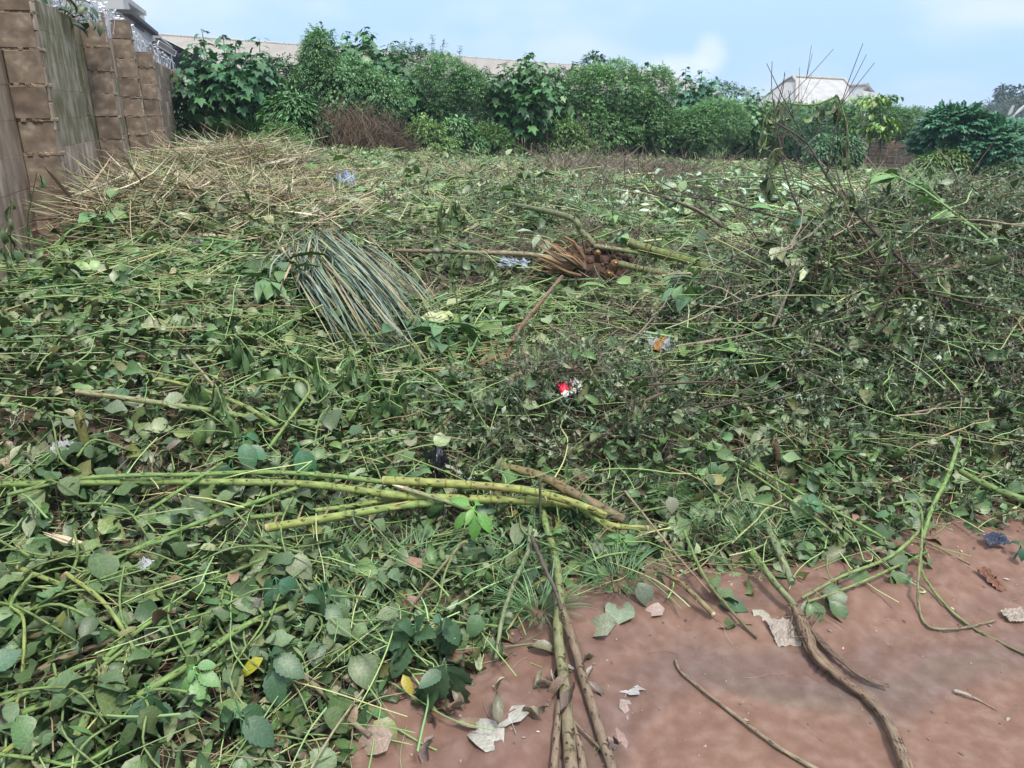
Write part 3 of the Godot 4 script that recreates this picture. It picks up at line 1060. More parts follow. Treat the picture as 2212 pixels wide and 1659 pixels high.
func tithonia(u: float, vb: float, vt: float, wide: float, n: int, label: String, tone: Color, leaf_len := 0.34, bare := 0.25, called := "tall_weed", cat := "shrub") -> void:
	var base := bush_foot(u, vb)
	var d := -base.z
	var h := at(u, vt, d).y - base.y
	var r := wide / F * d * 0.5
	var t := thing(called, label, cat, base, "leafy shrubs along the back of the plot")
	var many_a := Many.new()
	var many_b := Many.new()
	var shown := 0
	for k in n:
		var a := k * 2.4 + ru(-0.4, 0.4)
		var q := sqrt((k + 0.5) / n)
		var hh := h * (1.03 - 0.36 * q * q) * ru(0.88, 1.02)
		if k == 0: hh = h
		var foot := Vector3(cos(a), 0, sin(a)) * r * 0.35 * q + Vector3(0, -0.1, 0)
		var lean := Vector3(cos(a), 0, sin(a)) * r * q * 0.75
		var pts := []
		for e in 7:
			var w := e / 6.0
			pts.append(foot + lean * pow(w, 1.5) + Vector3(sin(w * 5.0 + k) * 0.04, hh * w, cos(w * 4.0 + k) * 0.04))
		var g := Geo.new()
		g.tube(pts, [0.022, 0.021, 0.019, 0.016, 0.013, 0.01, 0.006], 5, Color(0.10, 0.115, 0.05), Color(0.08, 0.13, 0.045))
		part("stem", g.mesh(M.stem), t)
		var leaves := int(hh / 0.05)
		var b := ru(0, TAU)
		for e in leaves:
			var w := lerpf(bare * ru(0.8, 1.2), 1.0, (e + 0.5) / leaves)
			b += 2.4 + ru(-0.3, 0.3)
			var pos := w * 6.0
			var i0 := mini(int(pos), 5)
			var p: Vector3 = pts[i0].lerp(pts[i0 + 1], pos - i0)
			var out := Vector3(cos(b), 0, sin(b))
			var twig := ru(0.0, 0.30) * (1.0 - 0.6 * w) * (1.0 if rng.randf() < 0.6 else 0.1)
			p += out * twig + Vector3(0, twig * 0.5, 0)
			var size := 0.84 * leaf_len * lerpf(1.05, 0.62, smoothstep(0.8, 1.0, w)) * ru(0.75, 1.15) * lerpf(0.8, 1.0, smoothstep(0.2, 0.5, w))
			var f := (out + Vector3(0, lerpf(-0.55, 0.25, w) + ru(-0.3, 0.2), 0)).normalized()
			var bs := facing(f, (Vector3.UP + out * 0.25 + Vector3(ru(-0.3, 0.3), 0, ru(-0.3, 0.3))).normalized(), Vector3.ONE * size)
			var col := shade(tone * 1.35, 0.38)
			var front := p.z > 0.0
			if shown < 55 and front and size > leaf_len * 0.72 and rng.randf() < 0.5:
				var o := part("leaf", L.lobe if e % 3 else L.lobe2, t, tinted(col))
				o.transform = Transform3D(bs, p)
				shown += 1
			elif e % 3:
				many_a.add(p, bs, col)
			else:
				many_b.add(p, bs, col)
	many("foliage", L.lobe, M.leaf, many_a, t)
	many("foliage", L.lobe2, M.leaf, many_b, t)


var tints := {}
func tinted(c: Color, like := "leaf") -> StandardMaterial3D:        # a few shared tones of a leaf or stem material
	var q := func(x): return pow(1.14, round(log(maxf(x, 0.004)) / log(1.14)))
	var key := [like, q.call(c.r), q.call(c.g), q.call(c.b)]
	if not tints.has(key):
		var m: StandardMaterial3D = M[like].duplicate()
		m.albedo_color = Color(minf(key[1], 1), minf(key[2], 1), minf(key[3], 1)).linear_to_srgb()
		tints[key] = m
	return tints[key]


# a bush whose leaves fill several lumps: [u, v, half width, half height] on the photograph, at the bush's own distance
func lumpy(u: float, vb: float, lumps: Array, kind: String, size: float, count: int, label: String, tone: Color, called := "leafy_bush", hang := 0.3, stems := 7, deep := 0.8) -> Node3D:
	var base := bush_foot(u, vb)
	var d := -base.z
	var t := thing(called, label, "bush", base, "leafy shrubs along the back of the plot")
	var m := Many.new()
	var m2 := Many.new()
	var total := 0.0
	for l in lumps: total += sqrt(l[2] * l[3]) * (l[2] + l[3])
	var k3 := 0
	for l in lumps:
		var back := ru(-0.2, 0.5)
		var c := at(l[0], l[1], d + back) - base
		var rr := Vector3(l[2] / F * d, l[3] / F * d, maxf(l[2], l[3] * 0.6) / F * d * deep)
		# a limb reaching into each lump
		for q in maxi(1, stems / lumps.size()):
			var g := Geo.new()
			var foot := Vector3(c.x * 0.4 + ru(-0.2, 0.2), -0.1, ru(-0.15, 0.15))
			var tip := c + Vector3(ru(-0.5, 0.5) * rr.x, rr.y * ru(0.1, 0.8), ru(-0.3, 0.3))
			g.tube([foot, foot.lerp(tip, 0.5) + Vector3(ru(-0.15, 0.15), 0.1, ru(-0.1, 0.1)), tip], [0.022, 0.014, 0.005], 4, Color(0.10, 0.085, 0.055), Color(0.08, 0.09, 0.04))
			part("stem", g.mesh(M.rough), t)
		var n := int(count * sqrt(l[2] * l[3]) * (l[2] + l[3]) / total)
		for q in n:
			var dd := Vector3(rng.randfn(), rng.randfn(), rng.randfn()).normalized()
			if dd.y < -0.6 and rng.randf() < 0.6: dd.y = -dd.y
			var rad := 1.0 - 0.42 * rng.randf() * rng.randf() - 0.25 * rng.randf() * rng.randf()
			var p := c + dd * rr * rad
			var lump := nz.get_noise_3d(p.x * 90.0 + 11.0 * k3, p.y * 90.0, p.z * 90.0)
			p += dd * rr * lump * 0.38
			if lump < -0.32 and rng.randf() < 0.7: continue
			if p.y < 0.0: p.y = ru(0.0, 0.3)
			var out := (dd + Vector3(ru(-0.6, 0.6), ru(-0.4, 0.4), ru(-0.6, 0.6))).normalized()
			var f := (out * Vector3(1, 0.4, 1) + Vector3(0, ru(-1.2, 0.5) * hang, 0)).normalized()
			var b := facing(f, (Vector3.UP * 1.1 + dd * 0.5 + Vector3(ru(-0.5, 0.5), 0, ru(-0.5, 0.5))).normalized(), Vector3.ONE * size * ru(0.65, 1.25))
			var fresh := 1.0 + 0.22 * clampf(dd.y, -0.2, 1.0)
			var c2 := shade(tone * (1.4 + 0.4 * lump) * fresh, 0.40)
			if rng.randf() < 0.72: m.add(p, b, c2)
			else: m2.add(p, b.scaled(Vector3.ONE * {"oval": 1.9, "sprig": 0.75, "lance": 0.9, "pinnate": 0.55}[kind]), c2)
		k3 += 1
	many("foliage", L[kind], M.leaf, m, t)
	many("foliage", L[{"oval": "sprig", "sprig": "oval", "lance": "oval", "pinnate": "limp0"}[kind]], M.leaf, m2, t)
	return t


func spires(t: Node3D, places: Array, size: float, tone: Color) -> void:      # loose airy tips standing out of a bush: [u, v foot, v tip, half width]
	var d := -t.position.z
	for s in places:
		var a := at(s[0], s[1], d) - t.position
		var b := at(s[0] + s[3] * 0.3, s[2], d) - t.position
		var w: float = s[3] / F * d
		var g := Geo.new()
		g.tube([a, a.lerp(b, 0.5) + Vector3(0.02, 0, 0), b], [0.010, 0.006, 0.002], 4, Color(0.09, 0.10, 0.05))
		var n := int((b - a).length() / 0.05)
		for k in n:
			var q := (k + 0.5) / n
			var p := a.lerp(b, q)
			for j in 3:
				var c := ru(0, TAU)
				var out := Vector3(cos(c), ru(0.0, 0.7), sin(c)).normalized()
				var len := w * (1.1 - q) * ru(0.4, 1.2)
				g.tube([p, p + out * len], [0.003, 0.0015], 3, Color(0.09, 0.11, 0.05), null, 0.0, false)
				for e in 3:
					g.leaf(p + out * len * ru(0.3, 1.0), (out + Vector3(ru(-0.6, 0.6), ru(-0.8, 0.2), ru(-0.6, 0.6))).normalized(), Vector3.UP, size * ru(0.7, 1.2), size * 0.4, shade(tone, 0.3), 0.3, 0.5, 0.0, 0.4, 2, 1)
		part("leafy_tip", g.mesh(M.leaf), t)


func bushes() -> void:
	leaf_kinds()
	var dark := Color(0.040, 0.108, 0.046)
	var mid := Color(0.075, 0.155, 0.06)
	var light := Color(0.078, 0.150, 0.048)
	var teal := Color(0.036, 0.112, 0.06)
	tithonia(500, 322, 62, 205, 20, "broad dark leaved shrub beside the far end of the block wall", dark)
	tithonia(572, 318, 70, 110, 9, "dark leaved shrub leaning right of the broad shrub by the wall", dark)
	tithonia(790, 312, 47, 170, 18, "tallest broad leaved shrub rising over the brown vine mound", Color(0.045, 0.12, 0.045), 0.38)
	tithonia(860, 318, 105, 130, 14, "broad leaved shrub drooping over the right of the brown vine mound", Color(0.045, 0.12, 0.045), 0.38)
	tithonia(1130, 330, 104, 165, 20, "upright broad leaved shrub with bare stalks in the middle of the back row", Color(0.048, 0.12, 0.042), 0.34, 0.42)
	tithonia(1190, 326, 132, 100, 11, "smaller stalky shrub on the right side of the upright middle shrub", Color(0.055, 0.13, 0.046), 0.32, 0.35)
	tithonia(1374, 330, 126, 100, 10, "broad leaved shrub whose single tip tops the green bushes", dark, 0.34)
	tithonia(1490, 332, 142, 150, 16, "dark broad leaved shrub left of the hipped roof, with one raised tip", teal, 0.34)
	tithonia(1612, 334, 186, 130, 15, "rounded pale topped shrub directly left of the hipped roof", Color(0.075, 0.17, 0.06), 0.28)
	tithonia(1745, 336, 212, 150, 16, "rounded dark shrub in front of the hipped roof", teal, 0.3)
	tithonia(2062, 330, 222, 110, 14, "pale green broad leaved shrub standing highest in the right hedge", Color(0.075, 0.18, 0.07), 0.36)

	lumpy(450, 326, [[430, 250, 40, 75], [520, 270, 70, 55], [600, 275, 60, 60]], "oval", 0.11, 5200, "low dark undergrowth between the wall end and the tall grass", Color(0.036, 0.075, 0.034), "undergrowth")
	var climber := lumpy(690, 312, [[688, 190, 46, 95], [745, 200, 85, 70], [800, 220, 80, 60], [690, 120, 26, 50], [655, 225, 55, 55]], "oval", 0.085, 14000, "climber draped bush with a feathery column, over the brown vine mound", mid, "climber_bush", 0.9)
	spires(climber, [[684, 130, 44, 34], [712, 110, 62, 26], [655, 150, 75, 30]], 0.06, mid)
	lumpy(640, 322, [[630, 255, 60, 45], [660, 290, 60, 35]], "lance", 0.16, 3600, "bright leafed weeds right of the tall grass clump", Color(0.055, 0.125, 0.045), "weed_patch")
	var airy := lumpy(960, 322, [[945, 190, 55, 60], [985, 240, 70, 65], [925, 270, 60, 45], [1010, 190, 35, 40]], "sprig", 0.16, 5200, "fine leaved bush with airy tips between the two tall shrubs", Color(0.085, 0.175, 0.066))
	spires(airy, [[925, 150, 75, 34], [950, 160, 84, 28], [985, 170, 98, 30], [905, 160, 110, 20], [1015, 180, 140, 26]], 0.055, Color(0.06, 0.11, 0.05))
	lumpy(1280, 330, [[1270, 215, 60, 65], [1330, 205, 70, 60], [1290, 275, 90, 50], [1390, 260, 70, 60], [1420, 205, 40, 50]], "sprig", 0.16, 10500, "wide fine leaved green bush right of the upright middle shrub", Color(0.09, 0.18, 0.066))
	lumpy(1284, 320, [[1284, 142, 24, 24]], "lance", 0.15, 420, "small round tuft of narrow leaves topping the wide green bush", Color(0.028, 0.066, 0.034), "narrow_leaved_tree", 0.9, 2)
	lumpy(1440, 336, [[1430, 285, 60, 45], [1500, 280, 55, 45], [1555, 270, 60, 50]], "sprig", 0.14, 6200, "low fine leaved bush below the dark broad leaved shrub", Color(0.08, 0.168, 0.06))
	lumpy(1640, 338, [[1625, 280, 55, 50], [1690, 275, 50, 45]], "sprig", 0.14, 3600, "low fine leaved bush under the rounded pale topped shrub", Color(0.065, 0.14, 0.052))
	lumpy(1830, 350, [[1800, 265, 45, 45], [1862, 262, 45, 45], [1925, 268, 40, 34], [1965, 270, 45, 34]], "sprig", 0.15, 6400, "loose grey green bush behind the sapling and the low wall", Color(0.075, 0.155, 0.062))
	lumpy(1790, 372, [[1775, 330, 45, 38], [1822, 335, 45, 36]], "lance", 0.13, 3000, "feathery low bush left of the low stub of block wall", Color(0.05, 0.11, 0.05))
	lumpy(2010, 385, [[2015, 362, 45, 24], [2050, 352, 45, 30]], "lance", 0.13, 2600, "yellowish low bush at the foot of the right hedge", Color(0.085, 0.135, 0.045))
	lumpy(2120, 384, [[2040, 300, 55, 45], [2090, 315, 70, 58], [2160, 330, 80, 52], [2235, 330, 80, 52], [2130, 310, 90, 42], [2230, 318, 60, 38], [2060, 268, 50, 30]], "pinnate", 0.22, 17000, "dense dark feathery leaved hedge at the right edge", teal, "dense_hedge", 0.35, 14)
	lumpy(2200, 392, [[2180, 372, 60, 22], [2250, 370, 50, 26]], "oval", 0.09, 2000, "low pale weeds along the foot of the dense hedge", Color(0.06, 0.11, 0.045), "weed_patch")
	# a second row closes the gaps from behind
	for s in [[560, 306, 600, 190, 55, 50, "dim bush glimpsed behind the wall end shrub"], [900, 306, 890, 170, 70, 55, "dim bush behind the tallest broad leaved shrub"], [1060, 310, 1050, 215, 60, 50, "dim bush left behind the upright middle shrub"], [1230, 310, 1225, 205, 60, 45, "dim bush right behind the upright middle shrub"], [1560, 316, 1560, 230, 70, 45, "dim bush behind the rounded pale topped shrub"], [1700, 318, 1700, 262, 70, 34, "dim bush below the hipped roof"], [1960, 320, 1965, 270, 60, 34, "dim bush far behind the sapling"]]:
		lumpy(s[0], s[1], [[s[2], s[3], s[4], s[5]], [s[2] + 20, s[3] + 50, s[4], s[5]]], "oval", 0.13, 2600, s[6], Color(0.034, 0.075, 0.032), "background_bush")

	# a ragged skirt of low weeds along the foot of the whole thicket
	var words := ["left of the brown vine mound", "right of the brown vine mound", "before the airy tipped bush", "left of the upright middle shrub's stalks", "right of the upright middle shrub's stalks", "before the wide fine leaved bush", "under the single raised tip", "before the dark shrub with the raised tip", "under the rounded pale shrub", "left of the hanging vine", "behind the hanging vine", "before the loose grey green bush"]
	var us := [600, 915, 985, 1055, 1215, 1300, 1380, 1465, 1560, 1650, 1730, 1800]
	for k in 12:
		var u: float = us[k]
		lumpy(u, 330, [[u - 20, 315 + (k % 3) * 5, 42, 20 + 6 * (k % 2)], [u + 30, 318, 40, 24], [u + 5, 296 - 8 * (k % 3), 36, 24]], ["sprig", "oval", "lance"][k % 3], [0.14, 0.10, 0.13][k % 3], 2100, "low ragged weeds %s" % words[k], [light, Color(0.10, 0.17, 0.055), mid][k % 3], "low_weeds", 0.5, 3, 0.9)
	for s in [[1690, 250, 50, 26, "weed tops in front of the hipped roof's left end"], [1790, 252, 60, 24, "weed tops in front of the hipped roof's right end"]]:
		lumpy(s[0], 330, [[s[0], s[1], s[2], s[3]], [s[0], s[1] + 40, s[2], 40]], "oval", 0.13, 3200, s[4], mid, "leafy_bush")

	# dry brown mound of dead vines under the climber bush
	var base := bush_foot(775, 330)
	var dead := thing("dead_vine_mound", "dark brown mound of dead tangled vines under the climber bush", "dead vines", base)
	var g := Geo.new()
	var d := -base.z
	var rx := 115.0 / F * d
	var ry := 88.0 / F * d
	var mound := Geo.new()
	for a in 13:
		for b in 25:
			var e := a / 12.0 * PI * 0.5
			var z := b / 24.0 * TAU
			var k := 0.78 + 0.42 * nz.get_noise_3d(cos(z) * cos(e) * 130.0, sin(e) * 130.0, sin(z) * 130.0)
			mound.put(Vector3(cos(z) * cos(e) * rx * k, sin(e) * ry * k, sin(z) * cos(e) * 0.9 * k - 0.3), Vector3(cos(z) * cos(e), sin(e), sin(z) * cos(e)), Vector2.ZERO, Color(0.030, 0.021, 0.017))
	for a in 12:
		for b in 24:
			var q := a * 25 + b
			mound.tri(q, q + 25, q + 1); mound.tri(q + 1, q + 25, q + 26)
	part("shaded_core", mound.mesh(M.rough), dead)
	for k in 2600:
		var a := ru(0, TAU)
		var e := acos(ru(0.0, 1.0))
		var p := Vector3(cos(a) * sin(e) * rx * 1.02, cos(e) * ry, absf(sin(a) * sin(e)) * 0.95 - 0.3) * ru(0.7, 1.12) * (1.0 + 0.4 * nz.get_noise_2d(a * 100.0, e * 100.0))
		var dir := Vector3(ru(-1, 1), ru(-1.2, 0.6), ru(-0.4, 0.5)).normalized()
		var len := ru(0.15, 0.6)
		var bend := Vector3(ru(-0.1, 0.1), ru(-0.12, 0.05), ru(0, 0.08))
		var c := shade(Color(0.085, 0.055, 0.040) if rng.randf() < 0.75 else Color(0.17, 0.135, 0.095), 0.45)
		g.tube([p, p + dir * len * 0.5 + bend, p + dir * len + bend * 0.4], [0.004, 0.0035, 0.002], 3, c, null, 0.0, false)
	for k in 90:         # long dead vines trailing down over it
		var a := ru(0.15, 0.85) * PI
		var top := Vector3(cos(a) * rx * ru(0.2, 0.9), ry * ru(0.75, 1.3), 0.3 + sin(a) * 0.4)
		var pts := [top]
		for e in 5: pts.append(pts[e] + Vector3(ru(-0.22, 0.22), -ry * ru(0.1, 0.32), ru(0.0, 0.14)))
		g.tube(curve_of(pts, 3), range(16).map(func(e): return 0.006 - 0.0002 * e), 3, shade(Color(0.13, 0.095, 0.065), 0.5), null, 0.0, false)
	var o := part("vine_tangle", g.mesh(M.straw), dead)
	o.set_meta("kind", "stuff")

	# tall grass
	for s in [[560, 322, 184, 90, 520, "tall arching grass clump in front of the broad wall end shrub"], [475, 330, 235, 60, 260, "shorter grass clump in the corner by the wall end"], [640, 318, 225, 40, 200, "thin grass clump left of the climber bush"]]:
		var b := bush_foot(s[0], s[1])
		var h := at(s[0], s[2], -b.z).y - b.y
		var r: float = s[3] / F * -b.z
		var t := thing("grass_clump", s[5], "grass", b, "tall grass at the back of the plot")
		var m := Many.new()
		for k in s[4]:
			var a := ru(0, TAU)
			var q := sqrt(rng.randf())
			var p := Vector3(cos(a) * q * r * 0.5, 0, sin(a) * q * r * 0.4)
			var out := Vector3(cos(a), 0, sin(a)) * q + Vector3(ru(-0.5, 0.5), 0, ru(-0.5, 0.5))
			m.add(p, facing(out.normalized(), Vector3.UP, Vector3(ru(0.7, 1.3), 1, 1) * h * ru(0.6, 1.25)), shade(Color(0.068, 0.125, 0.055), 0.3))
		many("grass_blades", L.blade, M.leaf, m, t)

	# the sapling before the low wall
	var sb := on_ground(1895, 372)
	var sd := -sb.z
	var sap := thing("sapling", "young slender tree with bright leaves and thin pale trunk by the low wall", "tree", sb)
	var top := at(1900, 200, sd) - sb
	var fork := at(1903, 290, sd) - sb
	var tg := Geo.new()
	tg.tube([Vector3(0, -0.1, 0), fork * 0.5 + Vector3(0.05, 0, 0), fork, top], [0.035, 0.03, 0.026, 0.008], 6, Color(0.17, 0.16, 0.10), Color(0.10, 0.12, 0.05))
	part("trunk", tg.mesh(M.stem), sap)
	var mm := Many.new()
	for k in 17:
		var q := ru(0.0, 1.0)
		var p := fork.lerp(top, q)
		var tip := at(lerpf(1842, 1950, fposmod(k * 0.618, 1.0)), lerpf(290, 198, q) + ru(-8, 14) , sd + ru(-0.6, 0.6)) - sb
		var lg := Geo.new()
		lg.tube([p, p.lerp(tip, 0.6) + Vector3(0, 0.05, 0), tip], [0.012, 0.008, 0.004], 4, Color(0.12, 0.12, 0.06))
		part("limb", lg.mesh(M.rough), sap)
		for e in 34:
			var w := ru(0.25, 1.05)
			var pp := p.lerp(tip, w) + Vector3(ru(-0.12, 0.12), ru(-0.1, 0.1), ru(-0.12, 0.12))
			var dir := ((tip - p).normalized() + Vector3(ru(-0.8, 0.8), ru(-0.9, 0.1), ru(-0.8, 0.8))).normalized()
			mm.add(pp, facing(dir, Vector3.UP, Vector3.ONE * ru(0.13, 0.21)), shade(Color(0.16, 0.30, 0.07) if rng.randf() > 0.07 else Color(0.3, 0.24, 0.04), 0.3))
	many("foliage", L.oval, M.leaf, mm, sap)


# ---------------------------------------------------------------- what was cut and lies about
func blob(x: float, d: float, list: Array) -> float:
	var s := 0.0
	for e in list:
		var q: float = ((x - e[0]) / e[2]) ** 2 + ((d - e[1]) / e[3]) ** 2
		if q < 6.0: s += e[4] * exp(-q)
	return s


func strawness(x: float, d: float) -> float:
	return blob(x, d, [[-2.7, 8.1, 1.2, 1.3, 1.0], [-2.7, 6.2, 0.9, 1.0, 0.9], [-0.6, 10.5, 1.6, 1.0, 0.5], [-4.0, 10.0, 0.9, 1.8, 0.7], [1.0, 13.0, 1.8, 1.0, 0.35], [-1.7, 5.7, 0.6, 0.6, 0.5], [-2.8, 5.2, 0.5, 0.7, 0.7], [-2.0, 6.6, 0.8, 0.7, 0.6]])


func brushness(x: float, d: float) -> float:
	return blob(x, d, [[2.1, 3.9, 0.85, 0.75, 1.0], [3.3, 4.2, 0.9, 0.9, 1.1], [3.0, 5.4, 1.2, 1.0, 0.8], [4.6, 6.2, 1.3, 1.3, 0.7], [1.3, 4.0, 0.6, 0.6, 0.5], [0.25, 3.15, 0.5, 0.35, 0.7], [0.1, 6.6, 0.8, 0.8, 0.5], [2.4, 8.2, 1.6, 1.0, 0.6]])


func bareness(x: float, d: float) -> float:      # more soil, dry fibres and twigs than leaves
	return blob(x, d, [[-0.75, 5.0, 0.6, 0.45, 1.0], [0.35, 5.3, 0.8, 0.5, 0.8], [-0.85, 2.3, 0.8, 0.22, 0.6], [-1.7, 2.5, 0.4, 0.2, 0.5], [1.05, 2.7, 0.3, 0.2, 0.6], [0.45, 2.65, 0.4, 0.2, 0.5], [0.6, 4.1, 0.5, 0.35, 0.6], [3.6, 6.9, 1.2, 0.6, 0.7], [-2.3, 4.3, 0.4, 0.8, 0.5]])


func paleness(x: float, d: float) -> float:
	return blob(x, d, [[5.6, 11.6, 2.6, 2.2, 1.0], [7.5, 11.0, 2.0, 2.0, 0.9], [3.6, 10.2, 1.5, 1.5, 0.5], [2.3, 7.6, 1.2, 0.7, 0.35]])


func pile(x: float, d: float) -> float:
	var s := into_field(x, d)
	return 0.012 + 0.07 * smoothstep(0.0, 0.7, s) + 0.06 * smoothstep(0.6, 2.5, s) + 0.10 * minf(strawness(x, d), 1.0) + 0.40 * minf(brushness(x, d), 1.0) + 0.25 * blob(x, d, [[3.4, 4.3, 0.9, 0.8, 1.0], [2.2, 4.2, 0.7, 0.5, 0.6]])


func strew(set_: Many, n: int, x0: float, x1: float, d0: float, d1: float, dens: Callable, size: Vector2, tilt: float, hues: Array, high := 1.0, thin := Vector2(1, 1), edge := 0.03, low := 0.0) -> void:
	for k in n:
		# nearer ground gets more: the spacing follows the distance
		var q := rng.randf()
		var d := lerpf(d0, d1, q)
		var x := ru(maxf(x0, -2.90 - 0.32 * (d - 5.3)), x1)
		if d > 15.8 + 0.9 * maxf(x, 0.0): continue
		var s := into_field(x, d)
		if s < edge - 0.05 + absf(rng.randfn()) * 0.07: continue
		if rng.randf() > dens.call(x, d): continue
		var p := Vector3(x, 0, -d)
		p.y = ground_y(x, -d) + pile(x, d) * high * lerpf(low, 1.0, sqrt(rng.randf()))
		var a := ru(0, TAU)
		var up := Vector3(rng.randfn() * tilt, 1.0, rng.randfn() * tilt).normalized()
		var f := Vector3(cos(a), 0, sin(a))
		f = (f - up * f.dot(up)).normalized()
		var z := ru(size.x, size.y)
		var w := ru(thin.x, thin.y)
		set_.add(p, facing(f, up, Vector3(z * w, z * w if thin.y != 1.0 else z, z)), shade(hues[rng.randi() % hues.size()], 0.28))


func litter() -> void:
	leaf_kinds()
	var green := [Color(0.101, 0.201, 0.066), Color(0.128, 0.247, 0.083), Color(0.074, 0.144, 0.053), Color(0.155, 0.270, 0.099), Color(0.284, 0.356, 0.187), Color(0.338, 0.391, 0.242), Color(0.115, 0.218, 0.083), Color(0.142, 0.172, 0.066), Color(0.088, 0.178, 0.077), Color(0.203, 0.299, 0.127)]
	var paler := [Color(0.320, 0.435, 0.307), Color(0.384, 0.486, 0.365), Color(0.243, 0.358, 0.205), Color(0.128, 0.205, 0.096), Color(0.307, 0.422, 0.256)]
	var brown := [Color(0.10, 0.07, 0.048), Color(0.065, 0.047, 0.037), Color(0.16, 0.115, 0.08), Color(0.055, 0.044, 0.036), Color(0.06, 0.07, 0.035)]
	var stalk := [Color(0.240, 0.363, 0.132), Color(0.300, 0.418, 0.176), Color(0.192, 0.297, 0.110), Color(0.360, 0.385, 0.187), Color(0.264, 0.198, 0.121), Color(0.216, 0.330, 0.132)]
	var straw := [Color(0.443, 0.370, 0.255), Color(0.336, 0.268, 0.188), Color(0.500, 0.470, 0.349), Color(0.242, 0.188, 0.134), Color(0.322, 0.349, 0.201), Color(0.175, 0.134, 0.100), Color(0.228, 0.268, 0.134)]
	var brush := [Color(0.125, 0.180, 0.099), Color(0.167, 0.220, 0.128), Color(0.092, 0.133, 0.077), Color(0.250, 0.298, 0.199), Color(0.141, 0.125, 0.088), Color(0.100, 0.172, 0.088)]
	var twig := [Color(0.138, 0.104, 0.084), Color(0.194, 0.156, 0.124), Color(0.100, 0.073, 0.065), Color(0.237, 0.202, 0.162)]
	# stalks: bent thin stems of unit length
	var stalks := []
	for k in 9:
		var g := Geo.new()
		var pts := []
		var side := ru(-0.12, 0.12) if k % 3 else ru(-0.42, 0.42)
		var wave := ru(-0.06, 0.06)
		var kink := ru(0.3, 0.7)
		for e in 10:
			var q := e / 9.0
			pts.append(Vector3(side * sin(q * PI) + wave * sin(q * 9.0) + (0.05 * ru(-1, 1) if absf(q - kink) < 0.12 else 0.0), 0.06 * sin(q * PI) + ru(-0.008, 0.008), 0.5 - q))
		if k % 3 == 0:      # the limp tip hooks over
			for e in 3: pts.append(pts[pts.size() - 1] + Vector3(0.05 * signf(side), -0.02 * e, [-0.02, 0.02, 0.05][e]))
		g.tube(curve_of(pts, 2), range(curve_of(pts, 2).size()).map(func(e): return lerpf(0.0092, 0.004, e / 24.0)), 4, Color.WHITE, null, 0.0, false)
		stalks.append(g.mesh())
	var blades := []
	for k in 4:
		var g := Geo.new()
		g.leaf(Vector3(0, 0, 0.5), Vector3.FORWARD, Vector3(ru(-0.5, 0.5), 1, 0).normalized(), 1.0, 0.011 + 0.006 * k, Color.WHITE, 0.35, ru(-0.5, 0.7), 0.4, 0.3, 6, 1)
		blades.append(g.mesh())
	# leafy shoots with their stem, for the ground farther off
	var shoots := []
	for k in 4:
		var g := Geo.new()
		var pts := [Vector3(0, 0, 0.5), Vector3(ru(-0.06, 0.06), 0.03, 0.15), Vector3(ru(-0.1, 0.1), 0.05, -0.2), Vector3(ru(-0.15, 0.15), 0.02, -0.5)]
		g.tube(pts, [0.012, 0.011, 0.009, 0.005], 4, Color(2.1, 1.75, 1.35), null, 0.0, false)
		for e in 9:
			var q := ru(0.2, 1.0) * 3.0
			var i0 := mini(int(q), 2)
			var p: Vector3 = pts[i0].lerp(pts[i0 + 1], q - i0)
			var a := ru(0, TAU)
			var up := Vector3(ru(-0.6, 0.6), 1, ru(-0.6, 0.6)).normalized()
			var f := Vector3(cos(a), ru(-0.5, 0.2), sin(a) - 0.5).normalized()
			g.leaf(p, f, up, ru(0.16, 0.3), ru(0.08, 0.16), Color.WHITE * ru(0.7, 1.35), 0.4, ru(0.2, 1.4), 0.15, 0.35, 3, 1, 0.0, 0.05)
		shoots.append(g.mesh())
	# brush: a thin woody twig that forks, with small leaves
	var brushes := []
	for k in 4:
		var g := Geo.new()
		for b in 4:
			var f := Vector3(ru(-0.5, 0.5), ru(-0.1, 0.5), -1).normalized() if b else Vector3(0, 0.1, -1).normalized()
			var s := Vector3(0, 0, 0.4) - Vector3(0, 0, 0.2) * b
			var e := s + f * ru(0.45, 0.9)
			g.tube([s, s.lerp(e, 0.5) + Vector3(ru(-0.04, 0.04), ru(-0.03, 0.03), 0), e], [0.008, 0.006, 0.003], 3, Color(1.25, 0.85, 0.85), null, 0.0, false)
			for q in 7:
				var p := s.lerp(e, ru(0.2, 1.0))
				g.leaf(p, Vector3(ru(-1, 1), ru(-0.9, 0.5), ru(-1, 1)).normalized(), Vector3(ru(-0.6, 0.6), 1, ru(-0.6, 0.6)).normalized(), ru(0.06, 0.12), ru(0.035, 0.06), Color.WHITE * ru(0.6, 1.6), 0.5, 0.8, 0.1, 0.4, 2, 1)
		brushes.append(g.mesh())
	var bare := []
	for k in 3:
		var g := Geo.new()
		for b in 5:
			var f := Vector3(ru(-0.7, 0.7), ru(-0.15, 0.6), -1).normalized() if b else Vector3(0, 0.05, -1)
			var s := Vector3(0, 0, 0.45) - Vector3(0, 0, 0.17) * b
			var e := s + f * ru(0.4, 0.9)
			g.tube([s, s.lerp(e, 0.5) + Vector3(ru(-0.05, 0.05), ru(-0.04, 0.04), 0), e], [0.007, 0.0055, 0.002], 3, Color.WHITE, null, 0.0, false)
		bare.append(g.mesh())

	var open := func(x, d): return clampf(1.0 - 0.95 * strawness(x, d) - 0.6 * brushness(x, d) - 0.85 * bareness(x, d) - 0.5 * paleness(x, d), 0.04, 1.0)
	var any := func(_x, _d): return 1.0
	var lay := func(called: String, meshes: Array, m: Material, label: String, cat: String, fill: Callable) -> void:
		for k in meshes.size():
			var s := Many.new()
			fill.call(s, k, meshes.size())
			many(called, meshes[k], m, s, self, label, cat)
	var ovals := range(8).map(func(k): return L["limp%d" % k])
